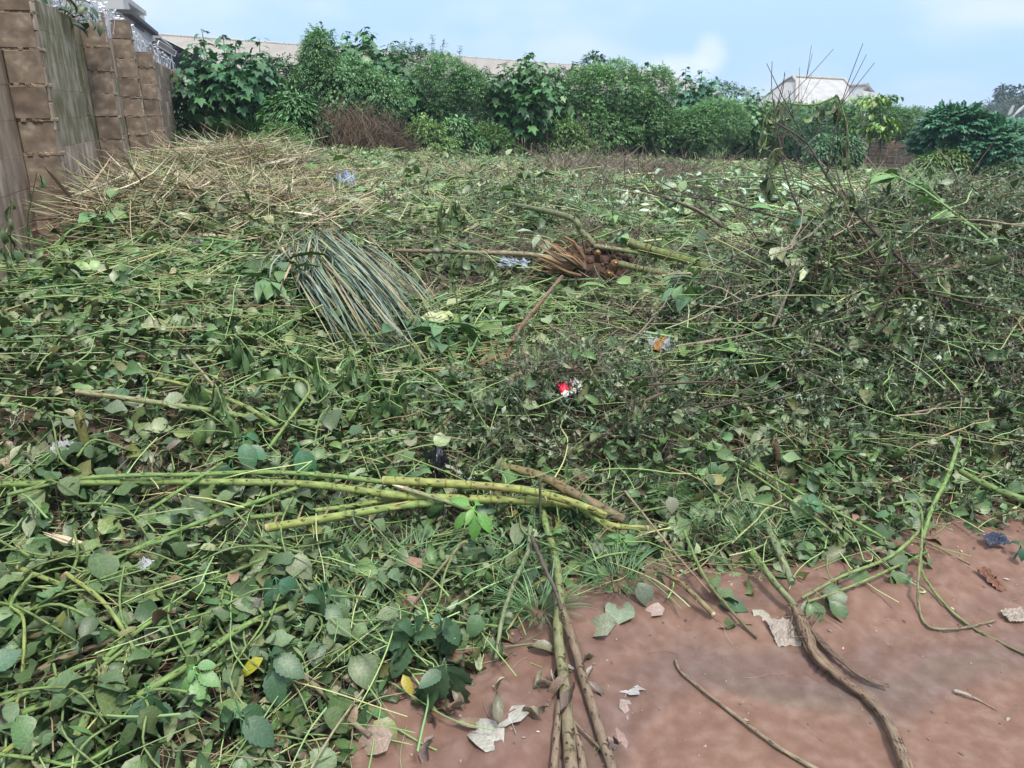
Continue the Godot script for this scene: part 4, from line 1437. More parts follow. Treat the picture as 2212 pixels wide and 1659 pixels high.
	lay.call("dead_leaf_litter", [L.oval, L.wilt], M.leaf, "brown dead leaves and crumbs covering the soil of the plot", "leaf litter", func(s, _k, _n):
		strew(s, 9000, -4.0, 4.2, 1.1, 6.0, any, Vector2(0.03, 0.10), 0.35, brown, 0.45, Vector2(0.5, 1.0), -0.02)
		strew(s, 9000, -9.0, 10.0, 6.0, 20.0, any, Vector2(0.08, 0.2), 0.4, brown, 0.6))
	lay.call("green_leaf_litter", ovals, M.veined, "cut green leaves strewn over the near part of the plot", "leaf litter", func(s, k, _n):
		strew(s, 2300, -2.6, 3.2, 0.6, 3.6, open, Vector2(0.025, 0.10), 0.85, green, 1.15, Vector2(0.6, 1.15))
		strew(s, 4400, -4.4, 4.6, 3.4, 7.0, open, Vector2(0.03, 0.11), 0.85, green, 1.2, Vector2(0.6, 1.15)))
	lay.call("cut_grass_litter", blades, M.straw, "thin green and tan grass blades mixed into the near cut leaves", "cut grass", func(s, _k, _n):
		strew(s, 3200, -2.6, 3.2, 0.7, 4.0, any, Vector2(0.08, 0.28), 0.5, [Color(0.10, 0.175, 0.075), Color(0.14, 0.21, 0.10), Color(0.28, 0.22, 0.135), Color(0.075, 0.13, 0.06)], 1.0, Vector2(0.3, 0.6), 0.0)
		strew(s, 3600, -4.6, 5.0, 3.8, 8.5, any, Vector2(0.12, 0.4), 0.5, [Color(0.12, 0.19, 0.085), Color(0.19, 0.25, 0.13), Color(0.30, 0.25, 0.155), Color(0.09, 0.14, 0.065)], 1.1, Vector2(0.4, 0.7)))
	lay.call("far_leaf_litter", [L.oval, L.lobe], M.leaf, "cut green leaves strewn over the far part of the plot", "leaf litter", func(s, _k, _n):
		strew(s, 14000, -7.5, 9.5, 6.5, 20.0, open, Vector2(0.07, 0.17), 0.5, green, 1.0, Vector2(0.6, 1.0)))
	lay.call("pale_leaf_litter", [L.wilt, L.oval], M.leaf, "pale upturned leaves of freshly cut weeds in the right of the plot", "leaf litter", func(s, _k, _n):
		strew(s, 30000, 0.5, 11.0, 6.0, 16.0, paleness, Vector2(0.09, 0.20), 0.5, paler, 1.7, Vector2(0.45, 0.9)))
	lay.call("far_grass", blades, M.straw, "pale green and tan grass blades lying over the far plot", "cut grass", func(s, _k, _n):
		strew(s, 8000, -8.0, 12.0, 7.0, 22.0, any, Vector2(0.2, 0.55), 0.6, [Color(0.20, 0.28, 0.13), Color(0.30, 0.36, 0.19), Color(0.40, 0.34, 0.22), Color(0.14, 0.21, 0.095)], 1.3, Vector2(0.6, 1.1)))
	lay.call("dry_fibres", blades, M.straw, "tan dry grass fibres matted on the barer patches of soil", "dry grass", func(s, _k, _n):
		strew(s, 5200, -2.3, 2.2, 1.4, 6.0, bareness, Vector2(0.06, 0.26), 0.5, straw, 0.9, Vector2(0.2, 0.45), 0.02))
	lay.call("brown_twig_mess", bare, M.rough, "brown twigs tangled around the uprooted stump", "twigs", func(s, _k, _n):
		strew(s, 700, -1.6, 2.0, 3.6, 6.6, bareness, Vector2(0.15, 0.45), 0.5, twig, 1.6))
	lay.call("stem_litter", stalks, M.straw, "thin green cut stems lying criss-cross over the plot", "cut stems", func(s, _k, _n):
		strew(s, 260, -2.6, 3.2, 0.9, 3.6, open, Vector2(0.2, 0.7), 0.2, stalk, 1.05, Vector2(0.25, 0.6))
		strew(s, 1050, -4.4, 4.6, 3.4, 7.0, open, Vector2(0.25, 0.95), 0.25, stalk, 1.2, Vector2(0.2, 0.5))
		strew(s, 1100, -7.5, 9.5, 6.5, 19.0, any, Vector2(0.4, 1.3), 0.18, stalk, 1.1, Vector2(0.35, 0.7))
		strew(s, 260, 1.5, 10.0, 6.0, 13.0, paleness, Vector2(0.8, 2.0), 0.1, stalk, 1.3, Vector2(0.5, 0.95)))
	lay.call("straw", blades, M.straw, "dry straw and grass blades heaped over the left of the plot", "straw", func(s, _k, _n):
		strew(s, 15000, -5.8, 3.5, 4.6, 15.0, strawness, Vector2(0.25, 0.8), 0.33, straw, 1.3, Vector2(0.6, 1.2))
		strew(s, 1500, -2.6, 3.0, 1.15, 4.0, any, Vector2(0.06, 0.25), 0.3, straw, 0.6, Vector2(0.25, 0.5))
		strew(s, 6000, -8.0, 9.5, 4.5, 20.0, any, Vector2(0.2, 0.6), 0.4, straw, 1.1, Vector2(0.6, 1.2)))
	lay.call("straw_stalks", [stalks[0], stalks[1]], M.straw, "tan dry stalks lying in the straw heap by the wall", "straw", func(s, _k, _n):
		strew(s, 4500, -5.8, 3.5, 4.8, 14.0, strawness, Vector2(0.3, 1.0), 0.3, straw, 1.45, Vector2(0.2, 0.5)))
	lay.call("leafy_shoots", shoots, M.leaf, "cut leafy shoots lying over the middle and far plot", "cut shoots", func(s, _k, _n):
		strew(s, 420, -4.4, 4.6, 3.6, 7.5, open, Vector2(0.35, 0.7), 0.3, green, 1.2)
		strew(s, 1300, -7.5, 9.5, 7.0, 19.5, open, Vector2(0.35, 0.75), 0.35, green, 1.2))
	lay.call("twig_brush", brushes, M.leaf, "heap of thin twigs with small dark leaves at the right of the plot", "brushwood", func(s, _k, _n):
		strew(s, 6500, -0.6, 6.5, 2.5, 8.5, brushness, Vector2(0.16, 0.36), 0.9, brush, 1.15)
		strew(s, 420, -2.0, 5.0, 6.0, 13.0, open, Vector2(0.3, 0.5), 0.5, brush, 1.2))
	lay.call("bare_twigs", bare, M.rough, "thin bare brown twigs lying about the middle of the plot", "twigs", func(s, _k, _n):
		strew(s, 240, -1.0, 6.5, 2.9, 9.0, brushness, Vector2(0.3, 0.9), 0.5, twig, 1.3)
		strew(s, 420, -5.0, 9.0, 5.0, 18.0, open, Vector2(0.3, 0.7), 0.3, twig, 1.1)
		strew(s, 420, 0.5, 3.2, 11.5, 15.0, any, Vector2(0.4, 0.9), 0.4, twig, 1.3))
	lay.call("regrowth", [L.sprig], M.leaf, "short yellowish green weeds left standing at the foot of the bushes", "weeds", func(s, _k, _n):
		strew(s, 5200, -6.0, 10.0, 12.0, 19.5, any, Vector2(0.16, 0.3), 0.8, [Color(0.15, 0.25, 0.08), Color(0.11, 0.19, 0.065), Color(0.19, 0.27, 0.09)], 1.3))
	lay.call("road_crumbs", [L.oval, stalks[2]], M.leaf, "scraps of dry stalk and leaf dropped on the dirt road", "debris", func(s, k, _n):
		for q in 260 if k == 0 else 90:
			var x := ru(-0.5, 2.6)
			var d := ru(1.2, 2.8)
			var e := into_field(x, d)
			if e > 0.1 or (e < -0.3 and rng.randf() < 0.7): continue
			var z := ru(0.006, 0.022) if k == 0 else ru(0.04, 0.16)
			var a := ru(0, TAU)
			s.add(Vector3(x, road_y(x, -d) + 0.004, -d), facing(Vector3(cos(a), 0, sin(a)), Vector3.UP, Vector3(0.5 if k else 1.0, 0.5, 1) * z), shade([Color(0.20, 0.155, 0.115), Color(0.10, 0.065, 0.05), Color(0.33, 0.28, 0.22)][rng.randi() % 3], 0.4)))


# ---------------------------------------------------------------- words for the many alike things
func seen_at(p: Vector3) -> Vector2:
	var q := view_axes.inverse() * (p - EYE)
	return Vector2(1106.0 + F * q.x / -q.z, 829.5 - F * q.y / -q.z)


func describe(noun: String, traits: Array, p: Vector3, shared_group: String) -> Array:     # [label, group]; traits: words or "" in order of use
	var here := seen_at(p)
	var near := marks.duplicate()
	near.sort_custom(func(a, b): return seen_at(a[0]).distance_squared_to(here) < seen_at(b[0]).distance_squared_to(here))
	var first := ""
	for k in mini(5, near.size()):
		var d := here - seen_at(near[k][0])
		var far := d.length()
		var rel := ""
		if absf(d.x) > absf(d.y) * 1.2: rel = "right of" if d.x > 0 else "left of"
		else: rel = "in front of" if d.y > 0 else "behind"
		rel = ("just " if far < 110.0 else "well ") + rel
		for j in range(1, traits.size() + 1):
			var words := " ".join(traits.slice(0, j).filter(func(w): return w != ""))
			var label := "%s %s %s %s" % [words, noun, rel, near[k][1]]
			if first == "" and j == 1: first = label
			if not labels.has(label) and label.split(" ").size() <= 16:
				return [label, shared_group]
	return [first, shared_group]


# ---------------------------------------------------------------- single stems, branches and stumps
func curve_of(p: Array, per := 5) -> Array:
	var out := []
	var n := p.size()
	for k in n - 1:
		var a: Vector3 = p[maxi(k - 1, 0)]
		var b: Vector3 = p[k]
		var c: Vector3 = p[k + 1]
		var d: Vector3 = p[mini(k + 2, n - 1)]
		for e in per:
			var t := float(e) / per
			out.append(0.5 * ((2.0 * b) + (c - a) * t + (2.0 * a - 5.0 * b + 4.0 * c - d) * t * t + (3.0 * b - a - 3.0 * c + d) * t * t * t))
	out.append(p[n - 1])
	return out


func stalk_mesh(p: Array, r0: float, r1: float, c0: Color, c1: Color, rings := 0.0, jag := 0.0, sides := 8) -> Geo:
	var pts := []
	var rad := []
	var cols := []
	var total := 0.0
	for k in p.size() - 1: total += p[k].distance_to(p[k + 1])
	var gone := 0.0
	var next := rings * 0.4
	for k in p.size():
		var q := gone / total
		var wob := 1.0 + 0.05 * sin(k * 1.7 + p[0].x * 20.0)
		pts.append(p[k]); rad.append(lerpf(r0, r1, q) * wob); cols.append(c0.lerp(c1, q) * (0.92 + 0.16 * fposmod(sin(k * 12.9) * 43.7, 1.0)))
		if k == p.size() - 1: break
		var step: float = p[k].distance_to(p[k + 1])
		while rings > 0.0 and next < gone + step - 0.006:
			if next > gone + 0.006:
				var w := (next - gone) / step
				for e in [[-0.005, 1.0, 1.0], [-0.0018, 1.10, 0.62], [0.0018, 1.10, 0.55], [0.005, 1.0, 0.95]]:
					pts.append(p[k].lerp(p[k + 1], w + e[0] / step)); rad.append(lerpf(r0, r1, q) * e[1]); cols.append(c0.lerp(c1, q) * Color(e[2], e[2] * (0.85 if e[2] < 0.6 else 1.0), e[2] * 0.9))
			next += rings * ru(0.75, 1.25)
		gone += step
	var g := Geo.new()
	g.tube(pts, rad, sides, Color.WHITE, cols, jag, true)
	return g


const GREEN := Color(0.21, 0.325, 0.105)
const YELLOW := Color(0.335, 0.365, 0.115)
const PALE := Color(0.36, 0.33, 0.20)
const BROWN := Color(0.17, 0.125, 0.075)
const GREY := Color(0.13, 0.11, 0.09)
const DUST := Color(0.25, 0.185, 0.135)


func stem(called: String, label: String, cat: String, uv: Array, r0: float, r1: float, c0: Color, c1: Color, o := {}) -> Node3D:
	var p := []
	for e in uv:
		var lift: float = e[2] if e.size() > 2 else o.get("lift", 0.09)
		p.append(on_ground(e[0], e[1], lift))
	return stem3(called, label, cat, p, r0, r1, c0, c1, o)


func stem3(called: String, label: String, cat: String, p: Array, r0: float, r1: float, c0: Color, c1: Color, o := {}) -> Node3D:
	var base: Vector3 = p[0]
	var t := thing(called, label, cat, base, o.get("group", "cut stems lying on the plot"))
	var q := curve_of(p.map(func(e): return e - base))
	part("stalk", stalk_mesh(q, r0, r1, c0, c1, o.get("rings", 0.0), o.get("jag", 0.0), o.get("sides", 8)).mesh(M.stem), t)
	if o.get("rings", 0.0) > 0.0 and r0 < 0.02:      # stubs where side shoots were torn off
		for k in 3:
			var i1 := 1 + rng.randi() % (q.size() - 2)
			var a1 := ru(-0.6, 3.6)
			var f1: Vector3 = (q[i1 + 1] - q[i1]).normalized()
			var out := (Vector3(cos(a1) * f1.z, sin(a1), -cos(a1) * f1.x) + f1 * 0.7).normalized()
			var sg := Geo.new()
			sg.tube([q[i1], q[i1] + out * r0 * 1.6, q[i1] + out * r0 * ru(2.0, 4.5)], [r0 * 0.5, r0 * 0.3, r0 * 0.16], 5, c0.lerp(BROWN, 0.35), Color(0.30, 0.25, 0.14), 0.2)
			part("side_stub", sg.mesh(M.stem), t)
		for k in 4:                                    # strips of skin peeling off
			var i1 := 1 + rng.randi() % (q.size() - 2)
			var f1: Vector3 = (q[i1 + 1] - q[i1]).normalized()
			var up1 := f1.cross(Vector3(ru(-1, 1), ru(0.2, 1), ru(-1, 1))).normalized() * r0
			if up1.y < 0.0: up1 = -up1
			var pg := Geo.new()
			pg.leaf(q[i1] + up1 * 1.02, f1, up1.normalized(), ru(0.03, 0.09), r0 * ru(0.4, 0.9), shade(c0.lerp(Color(0.25, 0.17, 0.10), ru(0.3, 0.9)), 0.2), -0.5, ru(-0.5, -0.1), 0.1, 0.4, 4, 1)
			part("peeling_skin", pg.mesh(M.rough), t)
	for e in o.get("cuts", []):          # 0 first end, 1 last end: a pale cut face
		var k: int = 0 if e == 0 else q.size() - 1
		var dir: Vector3 = (q[0] - q[1]).normalized() if e == 0 else (q[k] - q[k - 1]).normalized()
		var r: float = r0 if e == 0 else r1
		var g := Geo.new()
		g.tube([q[k] - dir * 0.004, q[k] + dir * 0.0015, q[k] + dir * 0.003], [r * 1.02, r * 0.96, r * 0.3], 8, o.get("cut_color", Color(0.42, 0.33, 0.19)))
		part("cut_end", g.mesh(M.rough), t)
	if o.has("splinter"):                # a long pale torn end before the first point
		var g := Geo.new()
		var dir: Vector3 = (q[0] - q[1]).normalized()
		for k in 6:
			var off: Vector3 = Vector3(ru(-1, 1), ru(-0.3, 1), ru(-1, 1)) * r0 * 0.6
			var len: float = o.splinter * ru(0.5, 1.0)
			g.tube([q[0] - dir * 0.01 + off, q[0] + dir * len * 0.5 + off * 1.1, q[0] + dir * len + off * 0.7], [r0 * 0.5, r0 * 0.4, r0 * 0.08], 5, Color(0.50, 0.43, 0.31), null, 0.2)
		part("torn_end", g.mesh(M.rough), t)
	for k in o.get("leaves", 0):
		var w := ru(o.get("from", 0.15), 1.0) * (q.size() - 1)
		var i0 := mini(int(w), q.size() - 2)
		var at_: Vector3 = q[i0].lerp(q[i0 + 1], w - i0)
		hang_leaf(t, at_, ru(o.get("size", 0.1) * 0.7, o.get("size", 0.1) * 1.2), o.get("droop", 0.5), o.get("tone", Color(0.12, 0.19, 0.08)))
	if o.has("mark"):
		marks.append([base + q[q.size() / 2], o.mark])
	return t


func hang_leaf(t: Node3D, from: Vector3, size: float, droop: float, tone: Color) -> void:
	var a := ru(0, TAU)
	var f := (Vector3(cos(a), 0, sin(a)) * (1.0 - droop * 0.8) + Vector3(0, -droop + ru(-0.2, 0.25), 0)).normalized()
	var up := (Vector3.UP + Vector3(cos(a), 0, sin(a)) * droop * 2.0 + Vector3(ru(-0.4, 0.4), 0, ru(-0.4, 0.4))).normalized()
	var c := shade(tone if rng.randf() < 0.7 else tone * 1.5, 0.2)
	var kind: String = ["curl", "limp1", "limp3", "wilt", "limp7"][rng.randi() % 5] if droop > 0.6 else ["limp0", "limp2", "limp4", "curl"][rng.randi() % 4]
	var o := part("leaf", L[kind], t, tinted(c, "veined"))
	var stalk := size * ru(0.15, 0.4)
	o.transform = Transform3D(facing(f, up, Vector3(ru(0.8, 1.15), 1, 1) * size), from + f * stalk)
	var g := Geo.new()
	g.tube([from, from + f * stalk], [0.0016, 0.0012], 3, Color(0.2, 0.24, 0.1), null, 0.0, false)
	part("leaf_stalk", g.mesh(M.straw), t)


func heroes() -> void:
	# the yellow green stems that lie across the middle of the foreground
	stem("cut_weed", "uppermost thick yellow green stem across the middle foreground, bending down at its right end", "stem", [[827, 1038, 0.17], [991, 1046, 0.17], [1132, 1059, 0.17], [1230, 1083, 0.16], [1307, 1113, 0.12]], 0.017, 0.013, YELLOW, YELLOW, {"rings": 0.09, "cuts": [0], "mark": "the upper thick yellow green stem"})
	stem("cut_weed", "long yellow green stem running from the left edge under the upper thick one", "stem", [[-30, 1048, 0.13], [195, 1042, 0.14], [430, 1041, 0.14], [664, 1046, 0.14], [864, 1071, 0.14], [1000, 1077, 0.13], [1130, 1081, 0.12], [1240, 1089, 0.12]], 0.010, 0.0165, GREEN, YELLOW, {"rings": 0.11, "mark": "the longest yellow green stem"})
	stem("cut_weed", "yellow green stem whose lower end stops over the grass left of the bright seedling", "stem", [[574, 1141, 0.13], [700, 1120, 0.13], [864, 1093, 0.13], [930, 1087, 0.13], [991, 1075, 0.13]], 0.0145, 0.013, YELLOW, GREEN, {"rings": 0.08, "cuts": [0], "mark": "the yellow green stem left of the seedling"})
	stem("cut_weed", "thin yellow green stem squeezed between the two long ones left of the seedling", "stem", [[540, 1118, 0.10], [722, 1098, 0.11], [864, 1078, 0.11], [960, 1082, 0.10]], 0.008, 0.010, GREEN, YELLOW, {"rings": 0.1})
	stem("cut_weed", "pale split stem with slanting white cut, crossing behind the bright seedling", "stem", [[865, 1053, 0.17], [948, 1078, 0.16], [1017, 1101, 0.10]], 0.008, 0.009, PALE, GREEN, {"splinter": 0.03})
	stem("cut_weed", "thick brown woody stem slanting down behind the upper yellow green stem", "stem", [[1080, 1008, 0.12], [1162, 1027, 0.12], [1247, 1070, 0.11], [1346, 1123, 0.08]], 0.019, 0.019, Color(0.22, 0.20, 0.085), Color(0.23, 0.165, 0.105), {"rings": 0.12, "mark": "the thick brown woody stem"})
	stem("cut_weed", "short yellow green stem end poking right of the thick brown woody stem", "stem", [[1245, 1092, 0.10], [1316, 1133, 0.10], [1399, 1141, 0.10]], 0.012, 0.010, YELLOW, YELLOW, {"rings": 0.08, "cuts": [1]})
	stem("cut_weed", "yellow green stem forking down right from the end of the thick ones", "stem", [[1238, 1088, 0.12], [1285, 1118, 0.10], [1322, 1146, 0.08]], 0.010, 0.011, GREEN, YELLOW, {"rings": 0.09})
	stem("cut_weed", "brown stalk running straight away behind the crossing yellow green stems", "stem", [[1162, 945, 0.10], [1170, 985, 0.10], [1175, 1023, 0.11], [1170, 1104, 0.06]], 0.0125, 0.0125, BROWN, Color(0.25, 0.19, 0.12), {"jag": 0.08})
	# the two long stems that run down to the road at the bottom
	stem("cut_weed", "long green stem running straight down to the bottom edge, grey with mud below", "stem", [[1168, 1079, 0.08], [1179, 1134, 0.09], [1196, 1190, 0.09], [1209, 1275, 0.08], [1205, 1360, 0.05], [1217, 1463, 0.022], [1226, 1560, 0.018], [1236, 1690, 0.016]], 0.011, 0.018, GREEN, DUST, {"rings": 0.13, "jag": 0.04, "mark": "the long green stem at the bottom"})
	stem("cut_weed", "long brown stem right of the green one, running down to the bottom edge", "stem", [[1188, 1096, 0.06], [1194, 1190, 0.07], [1213, 1313, 0.06], [1230, 1360, 0.04], [1269, 1493, 0.018], [1329, 1680, 0.016]], 0.014, 0.013, BROWN, DUST, {"jag": 0.1, "mark": "the long brown stem at the bottom"})
	stem("cut_weed", "short muddy stem end left of the two long stems at the bottom edge", "stem", [[1209, 1515, 0.02], [1202, 1590, 0.018], [1194, 1690, 0.016]], 0.009, 0.010, DUST, DUST, {"jag": 0.1})
	stem("cut_weed", "muddy root end lying between the two long stems at the bottom edge", "stem", [[1236, 1560, 0.02], [1252, 1610, 0.018], [1262, 1690, 0.016]], 0.006, 0.013, DUST, DUST, {"jag": 0.14})
	stem("cut_weed", "thin muddy side shoot slanting from the long stems at the bottom edge", "stem", [[1236, 1555, 0.02], [1282, 1602, 0.015], [1322, 1640, 0.012]], 0.004, 0.004, DUST, BROWN)
	stem("cut_weed", "pale green wilted stem curving down left of the two long bottom stems", "stem", [[1145, 1138, 0.10], [1141, 1190, 0.10], [1111, 1258, 0.09], [1085, 1335, 0.07], [1072, 1424, 0.04]], 0.009, 0.006, Color(0.20, 0.25, 0.13), Color(0.24, 0.27, 0.15), {"leaves": 7, "from": 0.4, "size": 0.10, "droop": 0.6, "mark": "the pale wilted stem"})
	stem("cut_weed", "dark grey forked twig leaning on the long green bottom stem", "stem", [[1149, 1160, 0.13], [1179, 1232, 0.12], [1200, 1275, 0.10], [1213, 1318, 0.08]], 0.008, 0.005, GREY, GREY, {"jag": 0.08})
	stem("cut_weed", "short stout stick with round cut end pointing at the road", "stem", [[1414, 1226, 0.06], [1478, 1266, 0.05], [1542, 1328, 0.025]], 0.0075, 0.0085, BROWN, Color(0.27, 0.23, 0.12), {"cuts": [1], "rings": 0.12, "mark": "the short stick with a round cut end"})
	stem("cut_weed", "thin green stem slanting over the road edge right of the round cut stick", "stem", [[1478, 1147, 0.10], [1521, 1245, 0.07], [1589, 1330, 0.025], [1636, 1378, 0.008]], 0.006, 0.005, GREEN, BROWN, {"leaves": 4, "size": 0.09})
	stem("cut_weed", "dry pinkish straw stalk slanting to the road edge above the round cut stick", "stem", [[1350, 1061, 0.14], [1461, 1198, 0.10], [1534, 1280, 0.04]], 0.004, 0.003, PALE, Color(0.30, 0.20, 0.14))
	stem("cut_weed", "thin pale twig fork standing over the grass right of the brown dry leaf", "stem", [[1010, 1172, 0.13], [995, 1177, 0.13], [927, 1258, 0.10], [880, 1330, 0.06]], 0.005, 0.003, Color(0.25, 0.25, 0.12), BROWN)
	stem("cut_weed", "second thin pale twig running down to the jute plant from the fork", "stem", [[990, 1180, 0.13], [962, 1235, 0.11], [948, 1300, 0.08], [925, 1330, 0.05]], 0.004, 0.003, Color(0.25, 0.25, 0.12), GREEN)
	# bark and root bundle dragged over the road
	var bundle := thing("bark_bundle", "frayed brown bundle of bark fibres dragged over the dirt road to the bottom edge", "bark", on_ground(1719, 1313, 0.03))
	var spine := [[1621, 1188], [1668, 1254], [1719, 1313], [1749, 1369], [1764, 1412], [1818, 1463], [1903, 1535], [1946, 1617], [1970, 1690]]
	for k in 11:
		var pts := []
		var off := Vector2(ru(-11, 11), ru(-4, 4))
		var from := 2 if k > 1 else 0
		for e in range(from, spine.size()):
			var w: float = [0.2, 0.3, 0.7, 1.3, 1.0, 0.8, 0.8, 1.0, 1.3][e]
			pts.append(on_ground(spine[e][0] + off.x * w + ru(-3, 3), spine[e][1] + off.y * w, [0.06, 0.05, 0.035, 0.03, 0.022, 0.016, 0.014, 0.014, 0.014][e] + 0.006 * (k % 3)) - bundle.position)
		var q := curve_of(pts)
		if k < 2:
			part("green_stalk", stalk_mesh(q.slice(0, 11), 0.010, 0.009, GREEN, Color(0.22, 0.23, 0.13), 0.14).mesh(M.stem), bundle)
		else:
			part("bark_strand", stalk_mesh(q, ru(0.004, 0.009), ru(0.004, 0.008), shade(Color(0.20, 0.145, 0.105), 0.25), shade(Color(0.25, 0.185, 0.135), 0.25), 0.0, 0.3, 6).mesh(M.stem), bundle)
	for k in 5:
		var pts := []
		for e in [[1758, 1369], [1796, 1412], [1860, 1459], [1924, 1482]]:
			pts.append(on_ground(e[0] + ru(-5, 5), e[1] + ru(-4, 4), 0.02) - bundle.position)
		part("side_strand", stalk_mesh(curve_of(pts), ru(0.005, 0.008), 0.002, Color(0.15, 0.105, 0.08), Color(0.19, 0.13, 0.10), 0.0, 0.3, 6).mesh(M.stem), bundle)
	for k in 9:
		var a := on_ground(ru(1725, 1770), ru(1330, 1420), 0.03) - bundle.position
		part("root_hair", stalk_mesh(curve_of([a, a + Vector3(ru(-0.05, 0.05), 0.015, ru(-0.04, 0.04)), a + Vector3(ru(-0.1, 0.1), 0.0, ru(-0.09, 0.09))]), 0.003, 0.001, Color(0.19, 0.13, 0.10), DUST, 0.0, 0.2, 5).mesh(M.stem), bundle)
	marks.append([on_ground(1745, 1360), "the frayed bark bundle"])
	stem("cut_weed", "thick green stem leaning beside the green head of the bark bundle", "stem", [[1655, 1135, 0.10], [1664, 1151, 0.10], [1689, 1207, 0.08], [1711, 1260, 0.045]], 0.0125, 0.0115, Color(0.19, 0.25, 0.12), Color(0.21, 0.26, 0.15), {"rings": 0.14})
	stem("stick", "long thin peeling stick lying alone on the dirt road", "stick", [[1459, 1425, 0.008], [1475, 1455, 0.008], [1553, 1518, 0.008], [1621, 1570, 0.012], [1690, 1620, 0.008], [1775, 1668, 0.008]], 0.0045, 0.0055, DUST, Color(0.33, 0.27, 0.18), {"jag": 0.14, "mark": "the peeling stick on the road"})
	stem("vine", "limp green vine looping from the right brush onto the dirt road", "vine", [[1930, 1090, 0.12], [1980, 1087, 0.12], [1993, 1138, 0.10], [1984, 1249, 0.05], [1984, 1305, 0.02], [2005, 1353, 0.010], [2074, 1357, 0.008], [2151, 1340, 0.008]], 0.005, 0.004, GREEN, DUST, {"leaves": 4, "from": 0.0, "size": 0.09, "mark": "the limp vine on the road"})
	stem("vine", "thin brown vine trailing along the dirt road to the right edge", "vine", [[1990, 1215, 0.05], [1997, 1247, 0.03], [2048, 1313, 0.008], [2117, 1365, 0.008], [2240, 1425, 0.008]], 0.0045, 0.0045, GREEN, Color(0.22, 0.19, 0.11))
	stem("cut_weed", "thick bent green stem at the right standing over the road edge brush", "stem", [[2074, 945, 0.2], [2048, 1027, 0.18], [2014, 1096, 0.14], [1993, 1164, 0.08]], 0.008, 0.007, GREEN, GREEN, {"leaves": 4, "size": 0.09, "droop": 0.8})
	stem("cut_weed", "thickest green stem reaching in from the right edge", "stem", [[2075, 1018, 0.16], [2142, 1053, 0.15], [2240, 1090, 0.14]], 0.011, 0.014, GREEN, Color(0.17, 0.25, 0.09), {"rings": 0.12, "mark": "the thickest green stem at the right"})
	stem("cut_weed", "leafy green stem lying along the road edge right of the bark bundle", "stem", [[1732, 1292, 0.03], [1818, 1245, 0.05], [1924, 1202, 0.06], [1990, 1143, 0.09]], 0.005, 0.006, Color(0.26, 0.29, 0.13), GREEN, {"leaves": 10, "size": 0.09, "from": 0.05, "droop": 0.4})
	stem("cut_weed", "second leafy stem along the road edge just below the first", "stem", [[1745, 1300, 0.025], [1850, 1262, 0.03], [1955, 1215, 0.04], [2005, 1190, 0.06]], 0.004, 0.005, Color(0.26, 0.29, 0.13), GREEN, {"leaves": 6, "size": 0.08, "from": 0.1})
	stem("cut_weed", "long thin green stem running down right toward the wet gap in the leaves", "stem", [[1497, 950, 0.12], [1604, 997, 0.12], [1732, 1066, 0.11], [1860, 1134, 0.09], [1912, 1164, 0.07]], 0.006, 0.005, GREEN, GREEN, {"leaves": 3})
	stem("cut_weed", "thin green stem parallel to the long one running to the wet gap", "stem", [[1440, 930, 0.12], [1560, 985, 0.11], [1680, 1060, 0.11], [1800, 1150, 0.08]], 0.005, 0.004, GREEN, GREEN, {"leaves": 3})
	# left foreground
	stem("cut_weed", "pale yellow stem with snapped left end lying left of the arched stem", "stem", [[164, 846, 0.15], [312, 866, 0.16], [469, 889, 0.15], [547, 905, 0.13]], 0.0095, 0.0115, PALE, GREEN, {"cuts": [0], "rings": 0.2, "leaves": 4, "mark": "the pale yellow snapped stem"})
	stem("cut_weed", "bright yellow green stem lying just above the pale yellow snapped one", "stem", [[330, 826, 0.14], [345, 819, 0.15], [422, 838, 0.16], [520, 874, 0.15], [600, 920, 0.12]], 0.006, 0.012, YELLOW, GREEN, {"rings": 0.18})
	stem("cut_weed", "green stem that arches over and runs back down left of the centre", "stem", [[540, 832, 0.12], [600, 818, 0.2], [650, 818, 0.26], [668, 842, 0.26], [641, 885, 0.20], [578, 971, 0.13]], 0.004, 0.007, YELLOW, GREEN, {"mark": "the arched green stem", "leaves": 3})
	stem("cut_weed", "straight dry pale stalk slanting between the snapped stem and the arched one", "stem", [[404, 768, 0.2], [449, 819, 0.19], [504, 896, 0.15]], 0.005, 0.006, PALE, PALE, {"cuts": [0]})
	stem("cut_weed", "long green stem across the left foreground above the longest yellow green one", "stem", [[16, 1069, 0.14], [156, 1036, 0.15], [305, 1026, 0.16], [391, 1026, 0.16], [578, 1020, 0.16], [734, 1030, 0.16], [845, 1044, 0.15]], 0.006, 0.010, GREEN, GREEN, {"rings": 0.16})
	stem("cut_weed", "green stem rising from the lower left to a leafy tip left of centre", "stem", [[289, 1123, 0.12], [390, 1058, 0.16], [480, 999, 0.16]], 0.006, 0.005, GREEN, GREEN, {"leaves": 3})
	stem("cut_weed", "long green stem slanting up right across the left foreground", "stem", [[60, 1336, 0.09], [219, 1222, 0.12], [430, 1128, 0.14], [641, 1054, 0.15]], 0.006, 0.007, GREEN, GREEN, {"rings": 0.15, "leaves": 3, "mark": "the long slanting green stem"})
	stem("cut_weed", "stout stem with a long white torn end at the left", "stem", [[176, 1179, 0.11], [234, 1197, 0.11], [328, 1203, 0.10]], 0.0105, 0.009, Color(0.27, 0.24, 0.13), Color(0.20, 0.19, 0.08), {"splinter": 0.15, "rings": 0.1, "mark": "the stem with a white torn end"})
	stem("cut_weed", "green stalk sloping down right below the white torn end", "stem", [[39, 1226, 0.13], [117, 1257, 0.12], [190, 1288, 0.10]], 0.007, 0.006, YELLOW, GREEN, {"cuts": [0]})
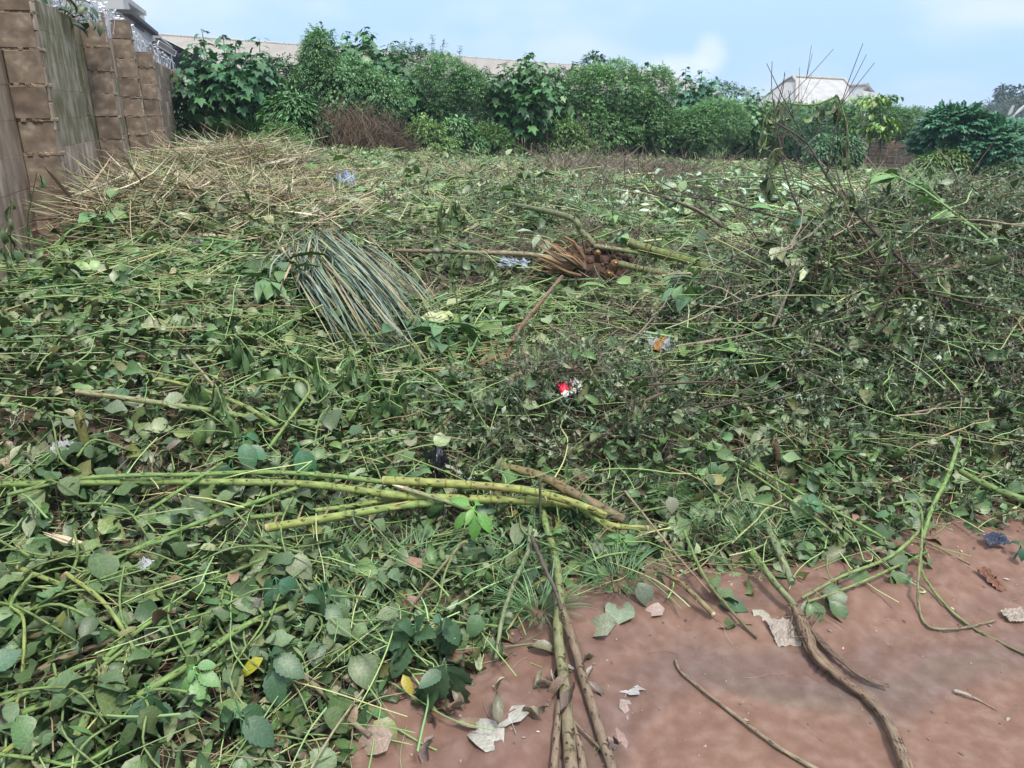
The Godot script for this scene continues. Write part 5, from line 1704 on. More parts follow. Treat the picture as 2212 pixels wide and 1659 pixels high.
	stem("cut_weed", "green stalk curving down over the others in the lower left", "stem", [[143, 1239, 0.15], [219, 1296, 0.15], [270, 1366, 0.13], [289, 1406, 0.11], [291, 1470, 0.07]], 0.006, 0.005, YELLOW, GREEN, {"cuts": [0], "mark": "the curving stalk at the lower left"})
	stem("cut_weed", "thin bent stalk dropping down near the left edge", "stem", [[70, 1240, 0.15], [23, 1304, 0.14], [51, 1339, 0.13], [47, 1468, 0.10], [27, 1546, 0.08]], 0.0045, 0.004, GREEN, YELLOW)
	stem("cut_weed", "thick green stem fanning up right from the lower left corner", "stem", [[-40, 1590, 0.08], [60, 1535, 0.09], [148, 1500, 0.10], [234, 1415, 0.11], [330, 1340, 0.11], [375, 1320, 0.10]], 0.008, 0.006, GREEN, GREEN, {"mark": "the fan of stems in the lower left corner"})
	stem("cut_weed", "lower stem of the fan in the lower left corner", "stem", [[-40, 1660, 0.09], [98, 1558, 0.10], [188, 1468, 0.11], [273, 1398, 0.12]], 0.007, 0.005, YELLOW, GREEN)
	stem("cut_weed", "uppermost stem of the fan in the lower left corner", "stem", [[-40, 1545, 0.08], [90, 1480, 0.10], [203, 1429, 0.11], [320, 1420, 0.09], [450, 1375, 0.08]], 0.007, 0.005, GREEN, GREEN)
	stem("cut_weed", "thick green stem slanting up to the pointed dark leaf", "stem", [[205, 1554, 0.09], [391, 1448, 0.10], [523, 1355, 0.10], [641, 1300, 0.08]], 0.0095, 0.008, GREEN, GREEN, {"rings": 0.13, "leaves": 3, "mark": "the thick stem by the pointed dark leaf"})
	stem("cut_weed", "short thick upright lying stem in the lower left, its end whitish", "stem", [[148, 1618, 0.09], [188, 1546, 0.10], [215, 1499, 0.11], [227, 1443, 0.11]], 0.0105, 0.0085, GREEN, Color(0.22, 0.25, 0.15), {"cuts": [1], "rings": 0.12})
	stem("cut_weed", "brownish stem lying low at the left edge under the fan", "stem", [[39, 1474, 0.08], [137, 1421, 0.09], [245, 1382, 0.09]], 0.009, 0.007, Color(0.24, 0.21, 0.12), BROWN, {"jag": 0.1})
	stem("cut_weed", "dull thick stem running along the left edge in the dark litter", "stem", [[-30, 1380, 0.06], [100, 1370, 0.08], [200, 1345, 0.09], [275, 1318, 0.08]], 0.010, 0.008, Color(0.15, 0.15, 0.08), Color(0.16, 0.17, 0.08))
	stem("cut_weed", "dusty stem running from the jute plant down to the dead leaves", "stem", [[640, 1446, 0.09], [690, 1490, 0.07], [745, 1545, 0.05], [800, 1590, 0.03]], 0.007, 0.007, Color(0.24, 0.23, 0.13), DUST, {"rings": 0.1})
	stem("cut_weed", "thin yellow stalk slanting at the bottom edge left of the dead leaves", "stem", [[785, 1490, 0.10], [720, 1580, 0.08], [655, 1690, 0.06]], 0.003, 0.003, PALE, PALE)
	stem("cut_weed", "low green stem along the bottom left running flat to the left edge", "stem", [[-30, 1625, 0.10], [90, 1640, 0.10], [180, 1648, 0.09], [320, 1560, 0.08]], 0.004, 0.004, GREEN, GREEN)
	# woody logs further back
	stem("log", "bright green log lying right of the uprooted stump", "log", [[1358, 523, 0.40], [1400, 538, 0.38], [1462, 556, 0.36], [1571, 590, 0.33]], 0.030, 0.024, Color(0.20, 0.22, 0.085), Color(0.19, 0.24, 0.06), {"cuts": [0], "rings": 0.3, "mark": "the bright green log"})
	stem("log", "second green log under the bright one right of the uprooted stump", "log", [[1337, 570, 0.34], [1426, 589, 0.33], [1532, 598, 0.31]], 0.021, 0.02, Color(0.21, 0.22, 0.11), Color(0.17, 0.21, 0.08), {"rings": 0.3})
	stem("log", "greenish log slanting down to the uprooted stump from behind", "log", [[1100, 440, 0.38], [1226, 468, 0.40], [1255, 498, 0.38], [1284, 528, 0.34]], 0.018, 0.022, Color(0.19, 0.23, 0.12), Color(0.20, 0.22, 0.11), {"rings": 0.4})
	stem("log", "thin pale log lying flat behind the bright green log", "log", [[1282, 531, 0.35], [1402, 550, 0.34], [1450, 560, 0.33]], 0.016, 0.014, Color(0.23, 0.23, 0.14), GREEN)
	stem("log", "long pale pole pointing at the splintered stump from the left", "log", [[855, 541, 0.30], [1000, 545, 0.30], [1145, 550, 0.30], [1250, 573, 0.30]], 0.012, 0.018, Color(0.25, 0.19, 0.13), PALE, {"jag": 0.06})
	stem("stick", "reddish bent stick slanting down left from the uprooted stump", "stick", [[1214, 598, 0.30], [1166, 655, 0.32], [1117, 718, 0.30], [1096, 768, 0.24]], 0.012, 0.010, Color(0.27, 0.18, 0.12), Color(0.22, 0.12, 0.08), {"jag": 0.06, "mark": "the reddish bent stick"})
	stem("stick", "thin reddish side twig at the foot of the reddish bent stick", "stick", [[1034, 790, 0.24], [1070, 772, 0.25], [1096, 766, 0.25], [1100, 800, 0.22]], 0.007, 0.005, Color(0.24, 0.12, 0.07), Color(0.24, 0.15, 0.09))
	stem("log", "horizontal brown log at the right edge under the leaning dead branch", "log", [[1890, 645, 0.36], [2054, 660, 0.35], [2130, 668, 0.35], [2250, 682, 0.35]], 0.016, 0.022, Color(0.20, 0.155, 0.11), Color(0.26, 0.20, 0.15), {"jag": 0.05, "mark": "the brown log at the right edge"})
	stem("log", "brown bough slanting through the right brush to the log at the edge", "log", [[1860, 555, 0.45], [1886, 568, 0.45], [1956, 615, 0.42], [2030, 664, 0.36]], 0.015, 0.02, Color(0.15, 0.115, 0.08), Color(0.16, 0.12, 0.085), {"mark": "the brown bough in the right brush"})
	stem("stick", "pinkish forked stick propped between the dead branch and the brush", "stick", [[1967, 584, 0.50], [1935, 612, 0.48], [1897, 646, 0.42]], 0.010, 0.009, Color(0.32, 0.22, 0.15), Color(0.28, 0.19, 0.13))
	stem("log", "pale green log over the red soil at the right edge", "log", [[1990, 447, 0.45], [2060, 455, 0.45], [2109, 462, 0.43], [2250, 498, 0.40]], 0.025, 0.03, Color(0.22, 0.27, 0.17), Color(0.20, 0.25, 0.15), {"rings": 0.5, "mark": "the pale green log at the right"})
	stem("log", "lower pale green log in front of the red soil at the right", "log", [[2003, 472, 0.35], [2100, 480, 0.35], [2165, 489, 0.32]], 0.02, 0.018, Color(0.21, 0.25, 0.14), Color(0.22, 0.28, 0.13))
	stem("log", "pale pole lying across the far middle behind the right brush", "log", [[1440, 428, 0.40], [1500, 452, 0.38], [1570, 490, 0.34]], 0.02, 0.017, Color(0.25, 0.22, 0.14), Color(0.22, 0.2, 0.12))
	for k in 7:
		var v := 498 + k * 8
		stem("log", "%s green pole of the row lying flat behind the bright green log" % ["farthest", "second farthest", "third", "middle", "fifth", "second nearest", "nearest"][k], "log", [[1420 + k * 11, v, 0.26], [1560 + k * 6, v + 3, 0.26], [1690 + k * 17, v - 2, 0.26]], 0.010, 0.009, Color(0.19, 0.25, 0.11), Color(0.24, 0.29, 0.17), {"group": "green poles behind the bright green log"})
	# dead branches standing out of the right brush
	var dead := Color(0.095, 0.072, 0.064)
	dead_branch("tall leaning dead branch reaching from the right brush above the bushes", [[2050, 663, 3.55], [1974, 590, 0], [1901, 513, 0], [1835, 444, 0], [1806, 411, 0], [1771, 355, 0], [1739, 305, 0], [1671, 262, 0]], 0.012, 0.004, dead, 12, "the tall leaning dead branch", 1.2)
	dead_branch("thin dead branch running up left with twigs against the sky", [[1762, 506, 4.3], [1737, 470, 0], [1708, 411, 0], [1690, 346, 0], [1676, 262, 0], [1672, 215, 0]], 0.007, 0.003, dead, 9, "the thin upright dead branch", 1.0, [[[1676, 262], [1667, 190], [1668, 132]], [[1674, 240], [1690, 200], [1695, 155]], [[1674, 250], [1682, 215], [1696, 160]], [[1676, 255], [1700, 225], [1708, 196]]])
	dead_branch("long low dead branch lying slanted across the middle right", [[1762, 506, 4.5], [1711, 480, 0], [1631, 455, 0], [1544, 433, 0], [1434, 420, 0]], 0.008, 0.003, dead, 10, "the long low dead branch", 0.9)
	dead_branch("dead branch slanting down toward the brown twig heap left of the long one", [[1560, 490, 5.4], [1500, 452, 0], [1400, 415, 0], [1290, 385, 0]], 0.010, 0.004, Color(0.12, 0.09, 0.07), 8, "the dead branch over the twig heap", 1.0)
	dead_branch("pale dead twig rising in the right brush left of the vine arch", [[1668, 707, 3.5], [1690, 660, 0], [1704, 626, 0], [1720, 580, 0]], 0.008, 0.004, Color(0.20, 0.17, 0.13), 3, "the pale dead twig", 0.5)
	# wilted vines hung over the brush
	var wilt := {"group": "wilted vines hung over the right brush", "droop": 0.95, "size": 0.13, "tone": Color(0.115, 0.175, 0.075)}
	for s in [["wilted green vine arching high over the right brush", [[1791, 510, 3.7], [1796, 470, 0], [1801, 435, 0], [1817, 408, 0], [1842, 414, 0], [1850, 440, 0]], 9, 0.006, "the arching wilted vine"],
			["wilted vine hanging from the dead branch in front of the hipped roof", [[1712, 225, 5.0], [1760, 226, 0], [1800, 211, 0], [1808, 207, 0], [1818, 232, 0], [1830, 275, 0], [1832, 330, 0]], 11, 0.007, "the high hanging vine"],
			["wilted vine with drooping leaves left of the thin dead branch", [[1640, 330, 5.0], [1655, 300, 0], [1648, 270, 0], [1665, 235, 0], [1700, 222, 0]], 9, 0.006, "the vine on the thin dead branch"],
			["wilted vine with large hanging leaves below the thin dead branch", [[1690, 440, 4.2], [1665, 380, 0], [1660, 350, 0], [1672, 325, 0], [1690, 320, 0]], 12, 0.006, "the large leaved hanging vine"],
			["wilted loop of vine right of the arching one", [[1805, 560, 3.6], [1860, 548, 0], [1895, 522, 0], [1922, 500, 0], [1915, 560, 0], [1900, 635, 0]], 7, 0.005, "the loop of vine"],
			["wilted leafy vine in the middle of the right brush", [[1795, 520, 3.6], [1790, 575, 0], [1800, 620, 0], [1835, 660, 0], [1870, 640, 0], [1880, 590, 0]], 16, 0.006, "the leafy vine in the right brush"],
			["lowest wilted vine spread over the right brush", [[1880, 665, 3.5], [1920, 650, 0], [1970, 645, 0], [2010, 655, 0]], 9, 0.005, "the lowest vine on the brush"],
			["wilted vine draped over twigs left of the reddish stick", [[1000, 720, 3.9], [985, 640, 0], [975, 580, 0], [1000, 545, 0], [1060, 560, 0], [1080, 620, 0]], 16, 0.005, "the vine draped left of the stump"],
			["wilted vine upright in front of the far straw", [[955, 560, 5.0], [945, 480, 0], [960, 430, 0], [985, 425, 0], [1000, 470, 0]], 10, 0.005, "the upright vine before the far straw"],
			["pale drooping weed standing in front of the upright middle shrub", [[1090, 470, 6.5], [1110, 420, 0], [1120, 395, 0], [1128, 430, 0]], 7, 0.008, "the pale drooping weed"]]:
		var d := -on_ground(s[1][0][0], s[1][0][1], 0.2).z if s[1][0][2] < 1.0 else float(s[1][0][2])
		var p := []
		for e in s[1]: p.append(at(e[0], e[1], d + ru(-0.03, 0.03)))
		var o := wilt.duplicate()
		o.leaves = int(s[2] * 1.7)
		o.mark = s[4]
		o.size = 0.021 * d
		o.sides = 5
		var v := stem3("wilted_vine", s[0], "vine", p, s[3], s[3] * 0.6, GREEN, Color(0.20, 0.26, 0.11), o)
		v.set_meta("group", "wilted vines hung over the cut brush")
	stumps()
	grass_bundle()


func dead_branch(label: String, uv: Array, r0: float, r1: float, c: Color, twigs: int, mark: String, spread: float, extra := []) -> void:
	var foot := on_ground(uv[0][0], uv[0][1], uv[0][2]) if uv[0][2] < 1.0 else at(uv[0][0], uv[0][1], uv[0][2])
	var p := [foot]
	for k in range(1, uv.size()):
		p.append(at(uv[k][0], uv[k][1], -foot.z + 0.06 * k))
	var t := stem3("dead_branch", label, "branch", p, r0, r1, c, c, {"jag": 0.07, "sides": 6, "group": "dead branches in the right brush", "mark": mark})
	var q := curve_of(p.map(func(e): return e - foot))
	for s in extra:
		var e := []
		for w in s: e.append(at(w[0], w[1], -foot.z + 0.06 * uv.size()) - foot)
		part("twig", stalk_mesh(curve_of(e), r1, 0.0018, c * 1.4, c * 2.0, 0.0, 0.05, 4).mesh(M.stem), t)
	for k in twigs:
		var w := ru(0.2, 1.0) * (q.size() - 2)
		var a: Vector3 = q[int(w)]
		var dir: Vector3 = (q[int(w) + 1] - q[int(w)]).normalized()
		var f := (dir * ru(0.4, 1.0) + Vector3(ru(-0.7, 0.7), ru(-0.2, 0.9), ru(-0.5, 0.5))).normalized()
		var len := ru(0.2, 0.55) * spread
		var tip := a + f * len
		var b := a.lerp(tip, 0.5) + Vector3(ru(-0.03, 0.03), ru(-0.03, 0.04), 0)
		var m := stalk_mesh(curve_of([a, b, tip], 3), r1 * 0.8, 0.0015, c, c * 1.5, 0.0, 0.05, 4)
		for j in 2:
			var g := (f + Vector3(ru(-0.8, 0.8), ru(-0.5, 0.8), ru(-0.5, 0.5))).normalized()
			m.tube([b, b + g * len * ru(0.25, 0.5)], [r1 * 0.5, 0.0012], 4, c * 1.2, null, 0.0, false)
		part("twig", m.mesh(M.stem), t)


func stumps() -> void:
	# the uprooted stump with its ball of dark soil
	var c := on_ground(1285, 610, 0.0)
	var t := thing("uprooted_stump", "uprooted splintered stump with a ball of dark brown soil in the middle distance", "stump", c)
	var g := Geo.new()
	for a in 19:
		for b in 33:
			var e := (a / 18.0 - 0.12) * PI * 0.56
			var z := b / 32.0 * TAU
			var n := Vector3(cos(z) * cos(e), sin(e), sin(z) * cos(e))
			var k := 1.0 + 0.30 * nz.get_noise_3d(n.x * 90, n.y * 90, n.z * 90) + 0.12 * nz.get_noise_3d(n.x * 400, n.y * 400, n.z * 400)
			g.put(n * Vector3(0.28, 0.25, 0.24) * k, n, Vector2.ZERO, shade(Color(0.072, 0.045, 0.034), 0.12))
	for a in 18:
		for b in 32:
			var q := a * 33 + b
			g.tri(q, q + 33, q + 1); g.tri(q + 1, q + 33, q + 34)
	for k in 300:
		var z := ru(0, TAU)
		var e := ru(0.0, 1.2)
		var n := Vector3(cos(z) * cos(e), sin(e), sin(z) * cos(e))
		var s := ru(0.006, 0.022)
		bevel_box(g, n * Vector3(0.29, 0.26, 0.25) - Vector3.ONE * s, n * Vector3(0.29, 0.26, 0.25) + Vector3.ONE * s, s * 0.5, s * 0.3, shade(Color(0.08, 0.05, 0.037), 0.3))
	part("soil_ball", g.mesh(M.rough), t)
	var d := -c.z
	for s in [[1255, 572, 1195, 520, 0.03], [1250, 578, 1180, 532, 0.03], [1245, 585, 1163, 548, 0.028], [1262, 568, 1215, 515, 0.022], [1240, 592, 1155, 560, 0.02], [1245, 598, 1150, 586, 0.022], [1240, 602, 1170, 600, 0.018], [1258, 580, 1205, 528, 0.02]]:
		var m := Geo.new()
		var a := at(s[0], s[1], d - 0.15 + ru(-0.15, 0.05)) - c
		var b := at(s[2], s[3], d - 0.25 + ru(-0.15, 0.15)) - c
		for k in 6:
			var off: Vector3 = Vector3(ru(-1, 1), ru(-1, 1), ru(-1, 1)) * s[4] * 1.3
			var end := b + off * 1.5 + (b - a) * ru(-0.55, 0.12)
			m.tube([a + off, a.lerp(end, 0.55) + off * ru(0.5, 1.2), end], [s[4] * 0.42, s[4] * 0.34, s[4] * 0.05], 4, shade(Color(0.11, 0.075, 0.05), 0.35), shade(Color(0.26, 0.17, 0.10), 0.4), 0.2)
		part("splinter", m.mesh(M.rough), t)
	for s in [[1315, 600, 1330, 568, 0.034], [1290, 560, 1291, 545, 0.02], [1322, 610, 1316, 590, 0.03], [1378, 640, 1384, 622, 0.02]]:
		var a := at(s[0], s[1], d - 0.25) - c
		var b := at(s[2], s[3], d - 0.32) - c
		var m := stalk_mesh([a, a.lerp(b, 0.5), b], s[4], s[4] * 0.92, Color(0.12, 0.075, 0.05), Color(0.17, 0.10, 0.06), 0.0, 0.12)
		var st := part("stub", m.mesh(M.rough), t)
		var f := Geo.new()
		var dir := (b - a).normalized()
		f.tube([b, b + dir * 0.004, b + dir * 0.005], [s[4] * 0.9, s[4] * 0.85, s[4] * 0.2], 9, Color(0.45, 0.26, 0.11))
		part("cut_face", f.mesh(M.rough), st)
	for k in 26:
		var z := ru(0, TAU)
		var p := Vector3(cos(z) * 0.3, ru(0.0, 0.26), sin(z) * 0.24)
		part("root", stalk_mesh(curve_of([p, p * 1.25 + Vector3(0, ru(-0.05, 0.08), 0), p * 1.5 + Vector3(ru(-0.1, 0.1), ru(-0.12, 0.02), ru(-0.1, 0.1))], 3), ru(0.004, 0.009), 0.0015, Color(0.15, 0.10, 0.07), Color(0.18, 0.13, 0.09), 0.0, 0.1, 5).mesh(M.rough), t)
	marks.append([c, "the uprooted stump"])
	# cut stakes left standing
	for s in [["green_stake", "upright green stake cut off square beside the pale stones at the left", [[190, 1014], [170, 897]], 0.0145, Color(0.15, 0.19, 0.045), Color(0.21, 0.19, 0.075), "the upright green stake"],
			["cut_stump", "dark brown short stump standing in the right foreground leaves", [[1683, 1022], [1672, 957]], 0.013, Color(0.10, 0.07, 0.045), Color(0.14, 0.09, 0.06), "the dark short stump at the right"],
			["cut_stump", "reddish brown stump in the leaves above the black plastic bag", [[1160, 985], [1158, 925]], 0.010, Color(0.13, 0.07, 0.045), Color(0.15, 0.085, 0.055), "the reddish stump above the bag"],
			["cut_stump", "orange brown stump with a bright cut in the right brush", [[1540, 725], [1545, 660]], 0.022, Color(0.20, 0.10, 0.05), Color(0.30, 0.16, 0.08), "the orange brown stump"],
			["cut_stump", "small orange cut stub behind the bright green log", [[1335, 497], [1335, 478]], 0.022, Color(0.33, 0.2, 0.1), Color(0.42, 0.27, 0.14), "the small orange stub"],
			["cut_stump", "pale cut stub right of the red and white wrapper", [[1352, 860], [1350, 808]], 0.012, Color(0.18, 0.15, 0.08), Color(0.38, 0.30, 0.19), "the pale stub by the wrapper"],
			["cut_stump", "splintered twin stub in front of the pale stub", [[1375, 930], [1372, 885]], 0.010, Color(0.16, 0.11, 0.045), Color(0.22, 0.17, 0.08), "the splintered twin stub"],
			["twig_stake", "dark thin twig standing upright in the left middle leaves", [[302, 690], [300, 640]], 0.008, Color(0.07, 0.06, 0.035), Color(0.08, 0.065, 0.04), "the dark upright twig"],
			["twig_stake", "thin grey twig standing in front of the thick yellow green stems", [[1163, 1155], [1166, 1040]], 0.0045, Color(0.12, 0.11, 0.08), Color(0.13, 0.12, 0.09), "the grey twig before the stems"]]:
		var a := on_ground(s[2][0][0], s[2][0][1], 0.03)
		var b := at(s[2][1][0], s[2][1][1], -a.z + 0.01)
		var t2 := thing(s[0], s[1], "stump" if s[0] == "cut_stump" else "stake", a, "cut stumps and stakes left standing")
		var low := Vector3(0, -0.12, 0)
		part("stalk", stalk_mesh(curve_of([low, (b - a) * 0.5 + Vector3(0.004, 0, 0), b - a], 3), s[3] * 1.15, s[3], s[4], s[5], 0.1, 0.08).mesh(M.stem), t2)
		var f := Geo.new()
		for k in 4:
			var off: Vector3 = Vector3(ru(-0.6, 0.6), 0, ru(-0.6, 0.6)) * s[3]
			f.tube([b - a + off - Vector3(0, 0.01, 0), b - a + off + Vector3(0, s[3] * ru(0.2, 1.3), 0)], [s[3] * 0.42, s[3] * 0.15], 5, shade(s[5] * 1.5, 0.2), null, 0.1)
		part("cut_face", f.mesh(M.rough), t2)
		marks.append([a, s[6]])
	# a sheaf of cut stalks standing in the straw
	var a := on_ground(345, 525, 0.05)
	var sh := thing("stalk_stool", "clump of short cut stalks standing in the straw near the middle pier", "stump", a)
	for k in 17:
		var z := ru(0, TAU)
		var foot := Vector3(cos(z), 0, sin(z)) * ru(0.02, 0.08)
		var tip := foot * 2.0 + Vector3(ru(-0.05, 0.05), ru(0.14, 0.30), ru(-0.05, 0.05))
		part("stalk", stalk_mesh([foot - Vector3(0, 0.1, 0), foot.lerp(tip, 0.5), tip], 0.008, 0.006, shade(Color(0.10, 0.085, 0.04), 0.3), shade(Color(0.15, 0.13, 0.065), 0.3), 0.0, 0.1, 5).mesh(M.stem), sh)
	marks.append([a, "the clump of cut stalks"])


func grass_bundle() -> void:
	var t := thing("cut_grass_bundle", "long sheaf of cut blue green grass lying over the edge of the straw heap", "cut grass", on_ground(760, 600, 0.1), "")
	var rest := Geo.new()
	for k in 720:
		var lane := rng.randf()
		var w := ru(-1, 1)
		var u0 := lerpf(615, 720, lane) + ru(-25, 25)
		var v0 := lerpf(535, 470, lane) + ru(-12, 22)
		var u1 := lerpf(800, 985, lane) + ru(-70, 15)
		var v1 := lerpf(790, 790, lane) + ru(-110, 10)
		if k % 7 == 0:      # a few blades fall off to the left
			u1 = lerpf(575, 720, lane) + ru(-30, 30); v1 = ru(590, 700)
		elif k % 11 == 0:   # others lie across
			u1 = u0 + ru(-60, 260); v1 = v0 + ru(-20, 160)
		var a := on_ground(u0, v0, ru(0.04, 0.22)) - t.position
		var m := on_ground((u0 + u1) * 0.5 + 34.0 * w, (v0 + v1) * 0.5 - 14.0 + 22.0 * ru(-1, 1), ru(0.06, 0.38)) - t.position
		var b := on_ground(u1, v1, ru(0.03, 0.16)) - t.position
		var pts := curve_of([a, m, b], 5)
		var wide := ru(0.002, 0.0065)
		var c := shade([Color(0.155, 0.205, 0.165), Color(0.115, 0.165, 0.115), Color(0.22, 0.225, 0.13), Color(0.27, 0.23, 0.145), Color(0.10, 0.14, 0.08), Color(0.185, 0.235, 0.205)][rng.randi() % 6], 0.2)
		var g: Geo = Geo.new() if k < 90 else rest
		var roll := Vector3(ru(-0.8, 0.8), 1, ru(-0.8, 0.8)).normalized()
		var s := g.v.size()
		for e in pts.size():
			var dir: Vector3 = (pts[mini(e + 1, pts.size() - 1)] - pts[maxi(e - 1, 0)]).normalized()
			var side := dir.cross(roll).normalized() * wide * (0.25 + 0.75 * sin(minf(1.0, 0.12 + float(e) / pts.size()) * PI))
			var up := side.cross(dir).normalized()
			if up.y < 0: up = -up
			g.put(pts[e] - side + up * wide * 0.4, (up - side.normalized() * 0.4).normalized(), Vector2(0, 0), c)
			g.put(pts[e], up, Vector2(0.5, 0), c * 1.15)
			g.put(pts[e] + side + up * wide * 0.4, (up + side.normalized() * 0.4).normalized(), Vector2(1, 0), c)
		for e in pts.size() - 1:
			var q := s + e * 3
			for j in 2:
				g.tri(q + j, q + j + 1, q + j + 3); g.tri(q + j + 1, q + j + 4, q + j + 3)
		if k < 90:
			part("blade", g.mesh(M.straw), t)
	var o := part("blades", rest.mesh(M.straw), t)
	o.set_meta("kind", "stuff")
	marks.append([on_ground(800, 620), "the sheaf of blue green grass"])


# ---------------------------------------------------------------- rubbish among the leaves
func crumple(wide: float, deep: float, high: float, paint: Callable, seed_: float, n := 16, drape := 0.0) -> ArrayMesh:
	var g := Geo.new()
	for b in n + 1:
		for a in n + 1:
			var x := (float(a) / n - 0.5) * 2.0
			var z := (float(b) / n - 0.5) * 2.0
			var k := 1.0 + 0.28 * nz.get_noise_2d(x * 120.0 + seed_, z * 120.0)
			var q := maxf(absf(x), absf(z))
			var ridge := absf(nz.get_noise_2d(x * 170.0 + seed_ * 3.0, z * 170.0)) * 2.2
			var y := high * (0.15 + ridge * 0.9 + 0.5 * nz.get_noise_2d(x * 420.0, z * 420.0 + seed_)) * (1.0 - 0.55 * q * q) + drape * (1.0 - q * q)
			g.put(Vector3(x * wide * 0.5 * k, y, z * deep * 0.5 * k), Vector3.UP, Vector2(x, z), paint.call(x, z))
	var w := n + 1
	for b in n:
		for a in n:
			var q := b * w + a
			g.tri(q, q + 1, q + w); g.tri(q + 1, q + w + 1, q + w)
	for b in w:
		for a in w:
			var px := g.v[b * w + mini(a + 1, n)] - g.v[b * w + maxi(a - 1, 0)]
			var pz := g.v[mini(b + 1, n) * w + a] - g.v[maxi(b - 1, 0) * w + a]
			g.n[b * w + a] = pz.cross(px).normalized()
	return g.mesh()


func rubbish() -> void:
	var white := func(x, z): return Color(0.70, 0.71, 0.74) * (0.85 + 0.15 * nz.get_noise_2d(x * 200, z * 200))
	var cream := func(x, z): return Color(0.60, 0.50, 0.42) * (0.75 + 0.25 * nz.get_noise_2d(x * 200, z * 200))
	var red_white := func(x, z): return Color(0.95, 0.03, 0.09) if x + 0.5 * nz.get_noise_2d(x * 300, z * 300) < 0.1 and z < 0.45 else Color(0.95, 0.85, 0.88)
	var orange := func(x, z): return Color(0.50, 0.24, 0.08) if absf(x + 0.5 * z) < 0.3 else Color(0.42, 0.44, 0.46)
	var blue := func(x, z): return Color(0.62, 0.74, 0.98) * (0.8 + 0.3 * nz.get_noise_2d(x * 200, z * 200))
	var rust := func(_x, _z): return Color(0.28, 0.13, 0.09)
	var slate := func(x, z): return Color(0.06, 0.075, 0.12) * (0.8 + 0.8 * maxf(0, nz.get_noise_2d(x * 300, z * 300)))
	var k := 0
	for s in [["plastic_wrapper", "crumpled red and white plastic wrapper in the middle of the cut leaves", "wrapper", 1235, 842, 0.30, 60, 36, 0.035, red_white, "the red and white wrapper"],
			["plastic_bag", "crumpled white plastic bag half hidden left of the hanging leaves in the centre", "bag", 845, 818, 0.09, 80, 50, 0.05, cream, "the half hidden white bag"],
			["plastic_bag", "pale blue white plastic bag lying on the straw in the distance", "bag", 748, 412, 0.16, 32, 50, 0.22, blue, "the pale blue bag on the straw"],
			["plastic_scrap", "small white plastic scrap by the far pier of the wall", "scrap", 396, 360, 0.14, 24, 16, 0.06, white, "the far white scrap by the wall"],
			["plastic_scrap", "small greyish white scrap in the straw near the stool of cut stalks", "scrap", 428, 530, 0.14, 26, 16, 0.05, white, "the greyish scrap in the straw"],
			["paper_scrap", "crumpled white paper behind the pale stones at the left edge", "paper", 136, 972, 0.09, 48, 30, 0.03, white, "the crumpled white paper at the left"],
			["paper_scrap", "torn white paper scrap lying right of the pale stones at the left edge", "paper", 72, 1008, 0.07, 60, 22, 0.015, white, "the torn white paper at the left"],
			["plastic_bag", "bluish white plastic bag left of the uprooted stump", "bag", 1108, 574, 0.16, 62, 22, 0.06, blue, "the bluish bag left of the stump"],
			["plastic_wrapper", "see-through and orange plastic wrapper left of the orange brown stump", "wrapper", 1425, 746, 0.22, 70, 40, 0.06, orange, "the orange wrapper"],
			["plastic_scrap", "dark blue black plastic scrap on the soil at the right", "scrap", 2152, 1166, 0.03, 54, 26, 0.02, slate, "the dark plastic scrap at the right"],
			["plastic_scrap", "crushed white plastic strip on the road at the right edge", "scrap", 2192, 1330, 0.012, 60, 26, 0.015, cream, "the white strip at the right edge"],
			["rusty_scrap", "rust red crumpled scrap on the soil bank at the right", "scrap", 2140, 1252, 0.012, 30, 46, 0.02, rust, "the rust red scrap"],
			["paper_scrap", "square muddy cream paper beside the bark bundle on the road", "paper", 1692, 1367, 0.012, 62, 56, 0.016, cream, "the muddy cream paper"],
			["plastic_scrap", "tiny white scrap on the splintered stem at the lower left", "scrap", 313, 1222, 0.12, 30, 22, 0.02, white, "the tiny white scrap at the lower left"]]:
		var p := on_ground(s[3], s[4], s[5])
		var d := -p.z
		var o := lone(s[0], crumple(s[6] / F * d, s[7] / F * d * 1.5, s[8], s[9], k * 37.0), M.film, s[1], s[2], p, "rubbish among the leaves")
		o.rotation = Vector3(ru(0.1, 0.35), ru(-0.5, 0.5), ru(-0.1, 0.1))
		marks.append([p, s[10]])
		k += 1
	# orange torn netting by the reddish stick
	var np := on_ground(1072, 772, 0.10)
	var net := Geo.new()
	for e in 9:
		net.tube([Vector3(-0.07 + e * 0.016, 0, 0.05), Vector3(-0.06 + e * 0.016, 0.03, 0), Vector3(-0.05 + e * 0.016, 0.05, -0.05)], [0.003, 0.003, 0.003], 4, Color(0.36, 0.085, 0.03))
	for e in 4:
		net.tube([Vector3(-0.08, e * 0.016, 0.05 - e * 0.03), Vector3(0.07, e * 0.016 + 0.005, 0.05 - e * 0.03)], [0.003, 0.003], 4, Color(0.30, 0.06, 0.025))
	lone("plastic_netting", net.mesh(M.rough), M.rough, "torn orange plastic netting at the foot of the reddish bent stick", "netting", np, "rubbish among the leaves")
	marks.append([np, "the orange netting"])
	# shiny black plastic bag under the stems
	var bp := on_ground(968, 1022, 0.07)
	var black_bag := thing("black_plastic_bag", "shiny black plastic bag sticking out behind the upper yellow green stem", "bag", bp, "rubbish among the leaves")
